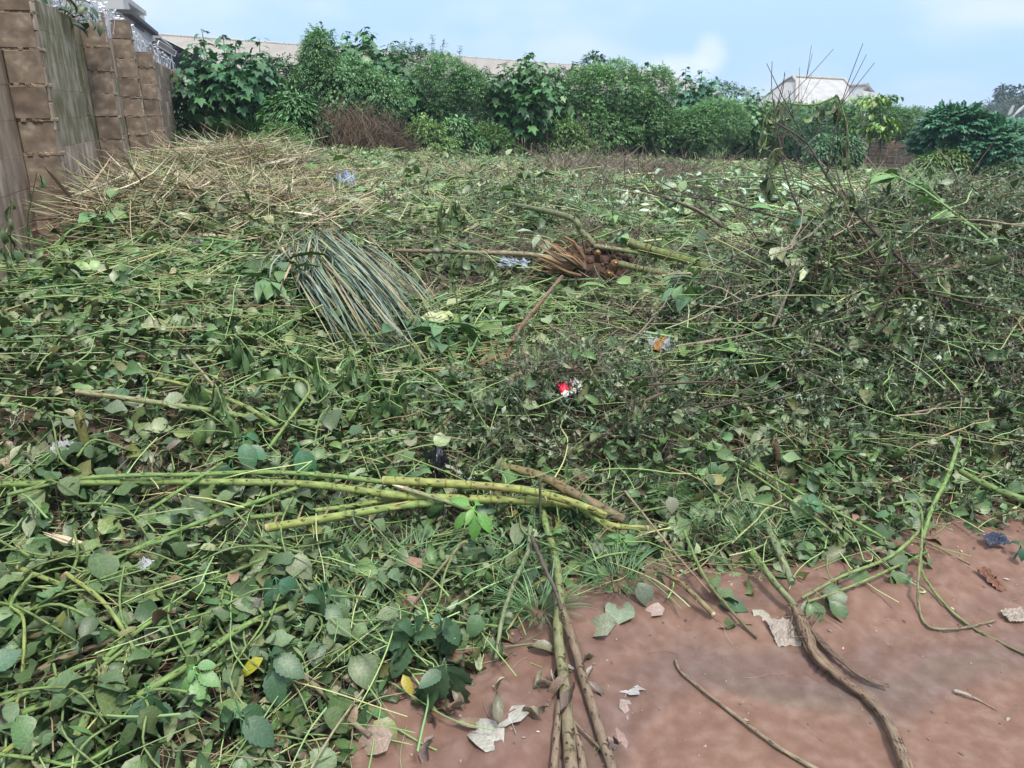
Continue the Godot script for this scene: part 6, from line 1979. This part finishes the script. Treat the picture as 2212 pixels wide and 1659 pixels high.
	for e in [[Vector3(-0.04, 0.035, -0.03), 0.085, 0.10, 0.014, 0.06, 0.5], [Vector3(0.01, 0.0, 0.015), 0.13, 0.07, 0.012, 0.04, -0.5], [Vector3(0.075, -0.015, 0.05), 0.11, 0.06, 0.010, 0.025, -0.6]]:
		var fold := part("fold", crumple(e[1], e[2], e[3], func(_x, _z): return Color.WHITE, 11.0 + 90.0 * e[1], 18, e[4]), black_bag, M.black)
		fold.position = e[0]
		fold.rotation = Vector3(0.35, e[5], 0.1)
	marks.append([bp, "the black plastic bag"])
	# two pale stones at the left edge
	for s in [[12, 968, 40, 26, "upper pale cream stone at the left edge beside the white paper", 0.02], [6, 1000, 58, 34, "larger lower tan stone at the left edge under the cream one", 0.01]]:
		var p := on_ground(s[0], s[1], 0.06)
		var r: float = s[2] / F * -p.z * 0.55
		var st := Geo.new()
		for a in 13:
			for b in 21:
				var e := (a / 12.0 - 0.5) * PI
				var z := b / 20.0 * TAU
				var n := Vector3(cos(z) * cos(e), sin(e), sin(z) * cos(e))
				var w := 1.0 + 0.32 * nz.get_noise_3d(n.x * 80 + s[0] * 9, n.y * 80, n.z * 80) + 0.08 * nz.get_noise_3d(n.x * 300, n.y * 300, n.z * 300)
				st.put(n * Vector3(1.0, 0.72, 0.8) * r * w, n, Vector2.ZERO, shade(Color(0.42, 0.33, 0.24), 0.1))
		for a in 12:
			for b in 20:
				var q := a * 21 + b
				st.tri(q, q + 21, q + 1); st.tri(q + 1, q + 21, q + 22)
		lone("stone", st.mesh(), M.rough, s[4], "stone", p, "pale stones")
	marks.append([on_ground(8, 985), "the pale stones at the left edge"])
	# pale split chip and small pebbles on the road
	lone("wood_chip", stalk_mesh(curve_of([Vector3.ZERO, Vector3(0.03, 0.004, 0.022), Vector3(0.075, 0.0, 0.075)]), 0.006, 0.0012, Color(0.5, 0.44, 0.36), Color(0.3, 0.2, 0.15), 0.0, 0.2, 5).mesh(), M.stem, "small pale split chip of wood lying on the road at the lower right", "wood chip", on_ground(2062, 1493, 0.008))
	var peb := Geo.new()
	for q in 900:
		var x := ru(-0.4, 2.6)
		var d := ru(1.25, 2.7)
		var e := into_field(x, d)
		if e > 0.06 or e < -1.4: continue
		var s := 0.0009 + 0.0042 * pow(rng.randf(), 3.0) * (1.0 if e > -0.3 else 0.7)
		bevel_box(peb, Vector3(x - s, road_y(x, -d) - s * 0.3, -d - s), Vector3(x + s, road_y(x, -d) + s, -d + s), s * 0.6, s * 0.3, shade(Color(0.22, 0.165, 0.13), 0.6))
	var pb := part("road_grit", peb.mesh(), self, M.rough)
	tag(pb, "pale grit and pebbles scattered on the dirt road", "grit", "", "stuff")


# ---------------------------------------------------------------- living plants in the foreground
func tips_plant(called: String, label: String, u: float, v: float, high: float, tips: Array, kind: String, tone: Color, mark := "", lift := 0.04, cat := "plant") -> Node3D:
	var base := on_ground(u, v, lift)
	var t := thing(called, label, cat, base, "plants still growing in the foreground")
	var top := Vector3(0.004, high, 0.01)
	part("stem", stalk_mesh(curve_of([Vector3(0, -lift, 0), top * 0.5 + Vector3(0.006, 0, 0), top], 4), 0.0028, 0.0018, tone * 1.8, tone * 2.2, 0.0, 0.0, 6).mesh(M.stem), t)
	for e in tips:          # [u, v] of a leaf's tip, its height over the foot, where on the stem it starts
		var tip := at(e[0], e[1], -base.z - 1.3 * e[2]) - base
		var foot := top * float(e[3])
		var dir := tip - foot
		var len := dir.length()
		var o := part("leaf", L[kind], t, tinted(shade(tone, 0.12), "veined"))
		o.transform = Transform3D(facing(dir.normalized(), Vector3(ru(-0.2, 0.2), 1, 0.45).normalized(), Vector3.ONE * len * 0.86), foot + dir * 0.14)
		var g := Geo.new()
		g.tube([foot, foot + dir * 0.15], [0.0013, 0.001], 4, tone * 2.0)
		part("leaf_stalk", g.mesh(M.straw), t)
	if mark: marks.append([base, mark])
	return t


func plants() -> void:
	var g := Geo.new()
	g.leaf(Vector3.ZERO, Vector3.FORWARD, Vector3.UP, 1.0, 0.62, Color.WHITE, 0.28, 0.5, 0.1, 0.36, 14, 2, 0.07)
	L.toothed = g.mesh()
	var bright := Color(0.135, 0.33, 0.065)
	tips_plant("seedling", "bright light green seedling with five broad leaves below the yellow green stems", 1022, 1150, 0.10, [[968, 1066, -0.03, 0.95], [972, 1142, 0.03, 0.9], [1027, 1172, 0.05, 0.95], [1073, 1152, 0.03, 0.9], [1046, 1078, -0.04, 1.0], [1006, 1130, 0.05, 1.0]], "oval", bright, "the bright green seedling", 0.12)
	tips_plant("seedling", "light green young plant with soft leaves in the lower left foreground", 430, 1500, 0.09, [[395, 1450, 0, 1.0], [468, 1432, 0, 1.0], [420, 1425, -0.03, 1.0], [478, 1478, 0.02, 0.8], [390, 1500, 0.03, 0.8], [432, 1525, 0.05, 0.7], [408, 1475, 0.03, 1.0]], "toothed", Color(0.145, 0.32, 0.10), "the light green young plant", 0.06)
	tips_plant("nettle_plant", "dark green plant with large toothed veined leaves left of centre", 530, 990, 0.09, [[545, 1022, 0.06, 0.9], [575, 950, -0.05, 1.0], [505, 938, -0.05, 1.0], [580, 990, 0.02, 0.6]], "toothed", Color(0.055, 0.17, 0.075), "the large toothed leaves", 0.12)
	tips_plant("nettle_plant", "single dark toothed leaf pair hanging right of the large toothed plant", 645, 985, 0.05, [[676, 1046, 0.05, 1.0], [640, 1000, 0.02, 1.0]], "toothed", Color(0.05, 0.155, 0.075), "the dark toothed leaf pair", 0.14)
	tips_plant("nettle_plant", "dark toothed leaf hanging down over the long yellow green stem", 500, 1015, 0.04, [[475, 1080, 0.05, 1.0]], "toothed", Color(0.045, 0.13, 0.062), "", 0.15)
	var jute := Color(0.068, 0.15, 0.072)
	for s in [["leafy dark green plant with toothed leaves left of the muddy dead leaves", 900, 1420, [[800, 1385], [840, 1350], [815, 1430], [868, 1345], [880, 1395], [835, 1465], [905, 1330], [930, 1365]], "the toothed plant by the dead leaves"],
			["dark green toothed plant leaning on the pale fork of twigs", 950, 1400, [[940, 1320], [985, 1350], [1000, 1395], [965, 1340], [930, 1440], [985, 1430]], "the toothed plant by the twig fork"],
			["drooping dark toothed plant at the edge of the muddy soil", 960, 1500, [[1000, 1520], [950, 1570], [925, 1530], [905, 1480], [990, 1470], [885, 1545]], "the drooping toothed plant"],
			["low dusty toothed plant in the bottom left foreground", 520, 1590, [[470, 1545], [540, 1530], [590, 1570], [560, 1640], [490, 1640], [455, 1600], [600, 1610]], "the dusty plant at the bottom left"],
			["dark toothed plant around the yellow leaf at the lower left", 590, 1480, [[640, 1430], [600, 1400], [560, 1450], [640, 1500], [605, 1535], [550, 1500], [660, 1460]], "the plant around the yellow leaf"],
			["dark toothed plant left of the light green young plant", 330, 1560, [[280, 1530], [320, 1510], [380, 1560], [350, 1610], [270, 1590]], "the plant left of the light young one"],
			["small toothed plant above the pointed dark leaf", 700, 1330, [[660, 1290], [700, 1270], [750, 1300], [740, 1350], [670, 1360]], "the small plant by the pointed leaf"]]:
		var tips := []
		for e in s[3]: tips.append([e[0], e[1], ru(-0.05, 0.06), ru(0.4, 1.0)])
		tips_plant("toothed_weed", s[0], s[1], s[2], 0.12, tips, "toothed", jute, s[4], 0.05)
	tips_plant("pointed_leaf_weed", "large dark pointed leaf on a pale stalk at the lower left", 598, 1275, 0.05, [[610, 1345, 0.05, 1.0], [560, 1290, 0.02, 1.0], [650, 1290, 0.01, 1.0]], "heart", Color(0.05, 0.135, 0.07), "the pointed dark leaf", 0.1)
	tips_plant("broad_leaf_weed", "large round dull green leaf spread left of the long bottom stems", 1040, 1340, 0.04, [[1010, 1380, 0.05, 1.0], [1075, 1330, -0.02, 1.0], [1000, 1310, -0.02, 1.0]], "heart", Color(0.10, 0.18, 0.085), "the large round leaf", 0.06)
	tips_plant("seedling", "cluster of small round bright leaves right of the long bottom stems", 1335, 1195, 0.06, [[1290, 1165, 0, 0.9], [1310, 1150, -0.02, 1.0], [1350, 1150, -0.02, 1.0], [1385, 1165, 0, 0.9], [1330, 1215, 0.04, 0.8], [1375, 1190, 0.02, 0.9], [1300, 1200, 0.03, 0.8]], "heart", Color(0.11, 0.24, 0.07), "the cluster of small round leaves", 0.03)
	tips_plant("broad_leaf_weed", "dark green fan shaped leaf standing among the leaves at the right", 1735, 1115, 0.05, [[1778, 1068, -0.02, 1.0], [1742, 1060, -0.03, 1.0], [1790, 1100, 0.02, 1.0], [1725, 1095, 0.0, 1.0]], "heart", Color(0.06, 0.17, 0.065), "the fan shaped dark leaf", 0.06)
	tips_plant("broad_leaf_weed", "dark round leaf curled up above the leafy stems at the right", 1915, 1140, 0.06, [[1925, 1085, -0.02, 1.0], [1945, 1120, 0, 1.0], [1890, 1110, 0, 1.0]], "heart", Color(0.07, 0.165, 0.06), "the curled round leaf at the right", 0.06)
	tips_plant("broad_leaf_weed", "dark leaf on the soil at the right edge below the thickest stem", 2195, 1190, 0.03, [[2230, 1170, 0, 1.0], [2215, 1215, 0.04, 1.0], [2180, 1165, -0.02, 1.0]], "heart", Color(0.035, 0.11, 0.05), "", 0.03)
	tips_plant("seedling", "two pale round seedling leaves by the dry tuft at the right", 1795, 1025, 0.05, [[1775, 1008, 0, 1.0], [1812, 1010, 0, 1.0], [1790, 1040, 0.03, 1.0]], "heart", Color(0.07, 0.16, 0.05), "", 0.05)
	# tufts of living grass
	var tufts := [[1395, 1075, 60, "grass tuft behind the short yellow green stem end"], [1470, 1030, 75, "largest grass tuft in the leaves right of the thick stems"], [1520, 1085, 60, "grass tuft right of the largest one"], [1290, 1205, 60, "grass tuft right of the long bottom stems"], [1240, 1150, 55, "grass tuft just right of the two long stems' upper end"], [1330, 1260, 50, "grass tuft at the soil's edge left of the round cut stick"], [700, 1235, 60, "grass tuft in the dry patch left of the seedling"], [820, 1255, 60, "grass tuft below the seedling on its left"], [900, 1240, 50, "small grass tuft directly below the seedling"], [1060, 1240, 60, "grass tuft right of the seedling's foot"], [1130, 1210, 50, "grass tuft behind the pale wilted stem"], [600, 1215, 50, "thin grass tuft above the pointed dark leaf"], [1560, 1150, 55, "grass tuft over the slanting green stem at the road edge"], [1640, 1180, 45, "grass tuft left of the thick green leaning stem"], [745, 1400, 45, "grass blades between the toothed plants"], [1165, 1330, 40, "grass tuft at the mud beside the long green stem"]]
	var m := 0
	for s in tufts:
		var base := on_ground(s[0], s[1], 0.0)
		var t := thing("grass_tuft", s[3], "grass", base, "living grass tufts in the foreground")
		var set_ := Many.new()
		for k in 120:
			var a := ru(0, TAU)
			var q: float = 1.3 * sqrt(rng.randf()) * s[2] / F * -base.z * 0.8
			var p := Vector3(cos(a) * q, 0.0, sin(a) * q)
			var out := (Vector3(cos(a), 0, sin(a)) + Vector3(ru(-0.8, 0.8), 0, ru(-0.8, 0.8))).normalized()
			set_.add(p, facing(out, Vector3.UP, Vector3(ru(0.7, 1.4), 1, 1) * ru(0.07, 0.21)), shade(Color(0.10, 0.19, 0.08), 0.35))
		many("grass_blades", L.blade, M.leaf, set_, t)
		if m in [1, 3, 6, 9]: marks.append([base, ["", "the largest grass tuft", "", "the grass tuft by the bottom stems", "", "", "the grass tuft in the dry patch", "", "", "the grass tuft by the seedling"][m]])
		m += 1
	# dry upright grass by the dark short stump
	var db := on_ground(1735, 1015, 0.03)
	var dry := thing("dry_grass_tuft", "tan dry grass tuft standing right of the dark short stump", "grass", db, "")
	for k in 26:
		var bm := Geo.new()
		var a := ru(0, TAU)
		var f := Vector3(cos(a) * 0.35, 1.0, sin(a) * 0.35).normalized()
		bm.leaf(Vector3(cos(a), 0, sin(a)) * 0.03 * ru(0, 1), f, Vector3(cos(a), 0.1, sin(a)).normalized(), ru(0.10, 0.24), 0.006, shade(Color(0.31, 0.21, 0.12), 0.3), 0.3, ru(-0.4, 0.6), 0.0, 0.3, 5, 1)
		part("blade", bm.mesh(M.straw), dry)
	marks.append([db, "the tan dry tuft at the right"])

	# on the wall
	var wp := wall_point(-0.1, 2.28, 2.15)
	var w := thing("wall_plant", "leafy green plant drooping over the top of the wall beside the middle pier", "plant", wp, "")
	for k in 30:
		var f := Vector3(ru(-0.1, 0.7), ru(-1.0, 0.5), ru(-0.5, 0.5)).normalized()
		var p := Vector3(ru(-0.18, 0.12), ru(-0.10, 0.14), ru(-0.25, 0.45))
		var o := part("leaf", L.heart if k % 2 else L.oval, w, tinted(shade(Color(0.05, 0.115, 0.04), 0.3), "veined"))
		o.transform = Transform3D(facing(f, Vector3(ru(-0.2, 1.0), 1, ru(-0.3, 0.3)).normalized(), Vector3.ONE * ru(0.09, 0.15)), p)
		if k % 3 == 0:
			part("stem", stalk_mesh([Vector3(-0.15, -0.03, 0.0), p * 0.5 + Vector3(0, 0.06, 0), p], 0.004, 0.002, Color(0.12, 0.15, 0.06), Color(0.12, 0.15, 0.06), 0.0, 0.0, 5).mesh(M.stem), w)
	for s in [["dry_vine", "long dry tan vine hanging down the mossy bay of the wall", [[150, -8], [158, 50], [168, 110], [177, 160], [186, 205], [192, 240], [205, 290], [222, 372]], 0.006], ["dry_vine", "short thin dry vine hanging beside the long one on the mossy bay", [[162, -8], [172, 60], [182, 110], [190, 160], [205, 240]], 0.003], ["dry_vine", "pale peeling strip of dry vine at the top of the mossy bay", [[166, -10], [174, 20], [180, 38]], 0.007]]:
		var p := []
		for e in s[2]:
			var q := on_wall_plane(e[0], e[1], -0.185)
			p.append(wall_point(q.x, q.y, -q.z))
		var v := stem3(s[0], s[1], "vine", p, s[3], s[3] * 0.6, Color(0.36, 0.28, 0.13), Color(0.26, 0.21, 0.13), {"sides": 5, "group": "dry vines on the wall"})
		if s[3] == 0.006:
			for tw in [[[187, 212], [196, 235], [206, 250]], [[188, 245], [205, 250], [222, 262]]]:
				var tp := []
				for e in tw:
					var q := on_wall_plane(e[0], e[1], -0.178)
					tp.append(wall_point(q.x, q.y, -q.z) - v.position)
				part("tendril", stalk_mesh(curve_of(tp), 0.0035, 0.002, Color(0.34, 0.27, 0.14), Color(0.3, 0.24, 0.13), 0.0, 0.0, 4).mesh(M.stem), v)
	for s in [["tall thin weed standing before the wall at the left edge", [[30, 640], [25, 560], [22, 470], [24, 430]], 8], ["leaning weed stalk right of the thin one at the left edge", [[72, 590], [62, 520], [60, 470], [68, 430], [80, 370]], 5], ["bent weed stalk at the very left edge before the wall", [[8, 660], [18, 600], [10, 540], [4, 480]], 6]]:
		var foot := on_ground(s[1][0][0], s[1][0][1], 0.02)
		var p := [foot]
		for k in range(1, s[1].size()): p.append(at(s[1][k][0], s[1][k][1], -foot.z - 0.03 * k))
		stem3("wall_weed", s[0], "weed", p, 0.005, 0.0025, Color(0.14, 0.15, 0.08), GREEN, {"leaves": s[2], "size": 0.07, "droop": 0.7, "sides": 5, "group": "weeds at the foot of the wall"})
	# dry whips reaching from the straw in front of the wall
	for s in [["pale straight cane slanting out of the straw by the middle pier", [[412, 520, 0.1], [375, 465, 0], [350, 428, 0]], PALE], ["dark straight cane slanting through the straw heap", [[548, 500, 0.1], [505, 430, 0], [478, 392, 0]], Color(0.10, 0.08, 0.06)], ["long thin green whip lying over the straw toward the pale blue bag", [[560, 470, 0.12], [640, 436, 0], [715, 418, 0], [785, 412, 0]], GREEN], ["thin tan whip arching off the straw by the near pier", [[310, 545, 0.1], [265, 490, 0], [240, 452, 0], [232, 430, 0]], PALE]]:
		var foot := on_ground(s[1][0][0], s[1][0][1], s[1][0][2])
		var p := [foot]
		for k in range(1, s[1].size()): p.append(at(s[1][k][0], s[1][k][1], -foot.z + 0.12 * k))
		stem3("cane", s[0], "cane", p, 0.009, 0.005, s[2], s[2], {"sides": 5, "group": "canes in the straw"})


# ---------------------------------------------------------------- leaves and shoots one can tell apart
func loose_leaves() -> void:
	var mud := on_ground(1200, 1560)
	marks.append([mud, "the two long stems at the bottom edge"])
	# named single leaves
	for s in [["bright yellow ragged leaf in the lower left foreground", 540, 1440, 0.10, "oval", Color(0.42, 0.40, 0.03), 0.075, 0.5], ["small orange yellow leaf between the toothed plants", 967, 1452, 0.05, "oval", Color(0.62, 0.36, 0.02), 0.05, 0.7], ["yellow leaf hanging below the toothed plant at the mud", 880, 1480, 0.05, "oval", Color(0.40, 0.35, 0.04), 0.06, 0.6],
			["pinkish brown dry leaf above the toothed plants", 900, 1210, 0.10, "lobe", Color(0.30, 0.175, 0.12), 0.075, 0.3], ["curled tan dry leaf left of the pinkish one", 505, 1240, 0.12, "oval", Color(0.28, 0.18, 0.11), 0.07, 0.3], ["tan dry leaf by the white torn end", 365, 1255, 0.12, "oval", Color(0.25, 0.16, 0.10), 0.07, 0.4],
			["brown dry leaf below the seedling", 885, 1305, 0.06, "heart", Color(0.24, 0.13, 0.08), 0.06, 0.4], ["rusty dry leaf left of the seedling's foot", 870, 1290, 0.05, "oval", Color(0.20, 0.10, 0.055), 0.06, 0.3], ["pale grey dead leaf curled by the pointed dark leaf", 545, 1325, 0.10, "wilt", Color(0.16, 0.145, 0.15), 0.09, 0.6],
			["folded pale green leaf right of the pointed dark leaf", 650, 1225, 0.12, "heart", Color(0.17, 0.21, 0.115), 0.10, 0.3], ["pale grey green leaf standing on edge in the right middle", 1453, 1092, 0.14, "heart", Color(0.23, 0.27, 0.19), 0.07, 1.0], ["large muddy whitish leaf flat on the mud at the bottom", 1095, 1535, 0.012, "lobe", Color(0.46, 0.43, 0.41), 0.13, 0.05], ["whitish curled leaf with brown top at the bottom mud", 1045, 1580, 0.016, "heart", Color(0.42, 0.38, 0.33), 0.12, 0.2], ["tan curled leaf over the whitish ones at the bottom mud", 1025, 1560, 0.03, "wilt", Color(0.30, 0.25, 0.16), 0.10, 0.5],
			["pale green mud stained leaf on the road edge", 1340, 1312, 0.02, "heart", Color(0.24, 0.30, 0.20), 0.13, 0.1], ["second pale mud stained leaf nearer the long brown stem", 1290, 1352, 0.02, "heart", Color(0.26, 0.30, 0.21), 0.11, 0.15], ["green leaf standing at the soil edge, its lower half muddy pink", 1395, 1285, 0.03, "heart", Color(0.12, 0.17, 0.11), 0.09, 0.5], ["muddy pink leaf half pressed into the soil", 1412, 1318, 0.010, "heart", Color(0.42, 0.31, 0.26), 0.07, 0.05], ["dark green folded leaf on the road edge beyond the round cut stick", 1590, 1305, 0.02, "oval", Color(0.06, 0.14, 0.06), 0.11, 0.2], ["pale muddy leaf beside the bark bundle", 1650, 1335, 0.012, "oval", Color(0.38, 0.38, 0.29), 0.09, 0.1],
			["drooping leaf cloaked in mud left of the long stems at the bottom", 1190, 1490, 0.03, "wilt", Color(0.30, 0.25, 0.19), 0.12, 0.4], ["crumpled brown leaf at the very bottom left of the mud", 805, 1600, 0.03, "heart", Color(0.33, 0.27, 0.21), 0.10, 0.4], ["crumpled tan leaf above the bottom left mud one", 760, 1560, 0.05, "wilt", Color(0.34, 0.26, 0.19), 0.09, 0.5], ["yellow green half buried leaf at the left mud edge", 835, 1585, 0.02, "heart", Color(0.25, 0.26, 0.10), 0.09, 0.2], ["pinkish muddy leaf pressed on the soil right of the long stems", 1375, 1530, 0.008, "lobe", Color(0.36, 0.27, 0.235), 0.12, 0.03], ["small white muddy leaf on the soil above the pinkish one", 1360, 1480, 0.008, "lobe", Color(0.48, 0.45, 0.44), 0.09, 0.03], ["pale brown folded leaf right of the rust brown bottom stem", 1330, 1590, 0.010, "oval", Color(0.34, 0.25, 0.20), 0.11, 0.1],
			["pale curled leaf draped over the snapped yellow stem", 385, 865, 0.17, "heart", Color(0.24, 0.29, 0.19), 0.10, 0.4], ["pale leaf with papery folds on the long left stem", 165, 1018, 0.15, "heart", Color(0.22, 0.25, 0.09), 0.12, 0.3], ["crumpled grey leaf behind the large toothed plant", 360, 968, 0.13, "wilt", Color(0.24, 0.22, 0.19), 0.11, 0.4], ["round dark leaf curled up in the lower left", 320, 1325, 0.12, "heart", Color(0.05, 0.115, 0.04), 0.085, 0.6], ["yellow green upright leaf at the lower left edge", 130, 1355, 0.12, "oval", Color(0.16, 0.19, 0.04), 0.08, 1.0], ["blue green round leaf at the left edge of the foreground", 12, 1420, 0.13, "heart", Color(0.11, 0.20, 0.12), 0.08, 0.5], ["pinkish dry leaf beside the fan shaped leaf at the right", 1850, 1115, 0.07, "oval", Color(0.34, 0.22, 0.15), 0.07, 0.3]]:
		var p := on_ground(s[1], s[2], s[3])
		var o := lone("cut_leaf", L[s[4]], tinted(s[5], "veined"), s[0], "leaf", p, "single leaves in the foreground")
		var a := ru(0, TAU)
		var up := Vector3(rng.randfn() * 0.2, 1.0, 0.25 + s[7] * 0.9).normalized()
		var f := Vector3(cos(a), 0, sin(a))
		if s[7] > 0.85: f = Vector3(ru(-0.3, 0.3), -1, 0.2)
		f = (f - up * f.dot(up)).normalized()
		o.transform = Transform3D(facing(f, up, Vector3.ONE * s[6]), p - f * s[6] * 0.5)
	# leaves trodden into the mud between the bottom stems and the road
	for k in 26:
		var p := on_ground(ru(930, 1330), ru(1385, 1600), 0.012 + ru(0, 0.03))
		var h: Array = [[Color(0.30, 0.25, 0.19), "tan"], [Color(0.20, 0.20, 0.12), "grey green"], [Color(0.33, 0.29, 0.235), "whitish"], [Color(0.17, 0.13, 0.10), "dark brown"]][k % 4]
		var kind: String = ["limp3", "limp1", "limp5"][rng.randi() % 3]
		var d := describe("mud stained leaf", [h[1], {"limp3": "curled", "limp1": "folded", "limp5": "upcurved"}[kind], "trodden"], p, "leaves trodden into the mud by the road")
		var o := lone("muddy_leaf", L[kind], tinted(shade(h[0], 0.15), "veined"), d[0], "leaf", p, d[1])
		var a := ru(0, TAU)
		var upv := Vector3(rng.randfn() * 0.35, 1.0, rng.randfn() * 0.35).normalized()
		var f := Vector3(cos(a), 0, sin(a))
		f = (f - upv * f.dot(upv)).normalized()
		o.transform = Transform3D(facing(f, upv, Vector3(ru(0.6, 1.0), 1, 1) * ru(0.05, 0.11)), p)
	# leafy cut shoots
	var tones := [Color(0.10, 0.17, 0.068), Color(0.125, 0.20, 0.085), Color(0.08, 0.135, 0.06), Color(0.17, 0.24, 0.13)]
	var made := 0
	while made < 78:
		var u := ru(-20, 2230)
		var v := ru(690, 1420) if made < 56 else ru(900, 1640)
		var p := on_ground(u, v, 0.1)
		var e := into_field(p.x, -p.z)
		if e < 0.25 or -p.z > 4.6: continue
		if brushness(p.x, -p.z) > 0.3: continue
		var a := ru(0, TAU)
		var len := ru(0.22, 0.62)
		var dir := Vector3(cos(a), 0, sin(a) * 0.8)
		var pts := []
		for k in 4:
			var q := p + dir * len * (k / 3.0 - 0.5) + Vector3(-dir.z, 0, dir.x) * sin(k * 1.1) * len * ru(-0.18, 0.18)
			if into_field(q.x, -q.z) < 0.02: q = p
			q.y = ground_y(q.x, q.z) + ru(0.07, 0.15) * smoothstep(0.0, 0.7, e) + 0.02
			pts.append(q)
		var tone: Color = tones[rng.randi() % 4]
		var n := rng.randi_range(4, 8)
		var traits := ["leafy cut", "pale" if tone.g > 0.22 else ("dark" if tone.g < 0.14 else "mid green"), "long" if len > 0.45 else ("short" if len < 0.32 else "middling"), "sideways lying" if absf(dir.x) > absf(dir.z) else "lengthwise lying", "many leaved" if n > 6 else "few leaved"]
		var d := describe("shoot", traits, p, "cut leafy shoots in the foreground")
		stem3("cut_shoot", d[0], "shoot", pts, ru(0.0035, 0.0055), 0.002, GREEN, shade(Color(0.20, 0.26, 0.11), 0.2), {"leaves": n, "from": 0.1, "size": ru(0.075, 0.115), "droop": ru(0.2, 0.7), "tone": tone, "sides": 5, "group": d[1]})
		made += 1
	# a bank of shoots whose large limp leaves hang down, left of centre
	for k in 18:
		var u := lerpf(480, 930, fposmod(k * 0.618, 1.0))
		var v := ru(690, 880)
		var p := on_ground(u, v, 0.22)
		var q := on_ground(u + ru(-130, 130), v + ru(-40, 60), ru(0.08, 0.16))
		var mid := (p + q) * 0.5 + Vector3(0, ru(0.06, 0.12), 0)
		var d := describe("shoot with limp hanging leaves", ["cut", ["broad leaved", "narrow leaved"][k % 2], ["tall", "low"][k % 3 % 2]], p, "shoots with hanging leaves left of the centre")
		stem3("limp_shoot", d[0], "shoot", [q, mid, p], 0.005, 0.0025, GREEN, shade(Color(0.22, 0.32, 0.12), 0.2), {"leaves": 7, "from": 0.3, "size": ru(0.10, 0.14), "droop": 0.95, "tone": Color(0.105, 0.20, 0.075), "sides": 5, "group": d[1]})
	# single leaves
	made = 0
	var hues := [[Color(0.10, 0.165, 0.065), "green"], [Color(0.075, 0.135, 0.058), "dark green"], [Color(0.20, 0.29, 0.15), "pale upturned"], [Color(0.15, 0.25, 0.10), "bright green"], [Color(0.12, 0.225, 0.085), "mid green"], [Color(0.21, 0.225, 0.075), "yellowing"], [Color(0.19, 0.13, 0.085), "brown dry"], [Color(0.13, 0.11, 0.095), "dull dead"]]
	while made < 215:
		var v := 900.0 + 740.0 * pow(rng.randf(), 0.8)
		var u := ru(-20, 2230)
		var p := on_ground(u, v, 0.05)
		var e := into_field(p.x, -p.z)
		if e < 0.03 or -p.z > 3.4: continue
		p = on_ground(u, v, 0.02 + 0.12 * smoothstep(0.0, 0.7, e) * ru(0.6, 1.1))
		var h: Array = hues[mini(rng.randi() % 8, rng.randi() % 8)]
		var size := ru(0.04, 0.09)
		var kind: String = ["limp0", "limp4", "limp2", "limp1", "limp3", "limp6"][rng.randi() % 6]
		var d := describe("leaf", [h[1] + " cut" if not "dry" in h[1] and not "dead" in h[1] else h[1], "large" if size > 0.074 else ("small" if size < 0.056 else "middling"), {"limp0": "broad", "limp4": "wide", "limp2": "upcurved", "limp1": "folded", "limp3": "curled", "limp6": "drooping"}[kind]], p, "single cut leaves strewn over the foreground")
		var o := lone("cut_leaf", L[kind], tinted(shade(h[0], 0.2), "veined"), d[0], "leaf", p, d[1])
		var up := Vector3(rng.randfn() * 0.65, 1.0, rng.randfn() * 0.6 + 0.1).normalized()
		var a := ru(0, TAU)
		var f := Vector3(cos(a), 0, sin(a))
		f = (f - up * f.dot(up)).normalized()
		o.transform = Transform3D(facing(f, up, Vector3(ru(0.8, 1.1), 1, 1) * size), p - f * size * 0.5)
		made += 1
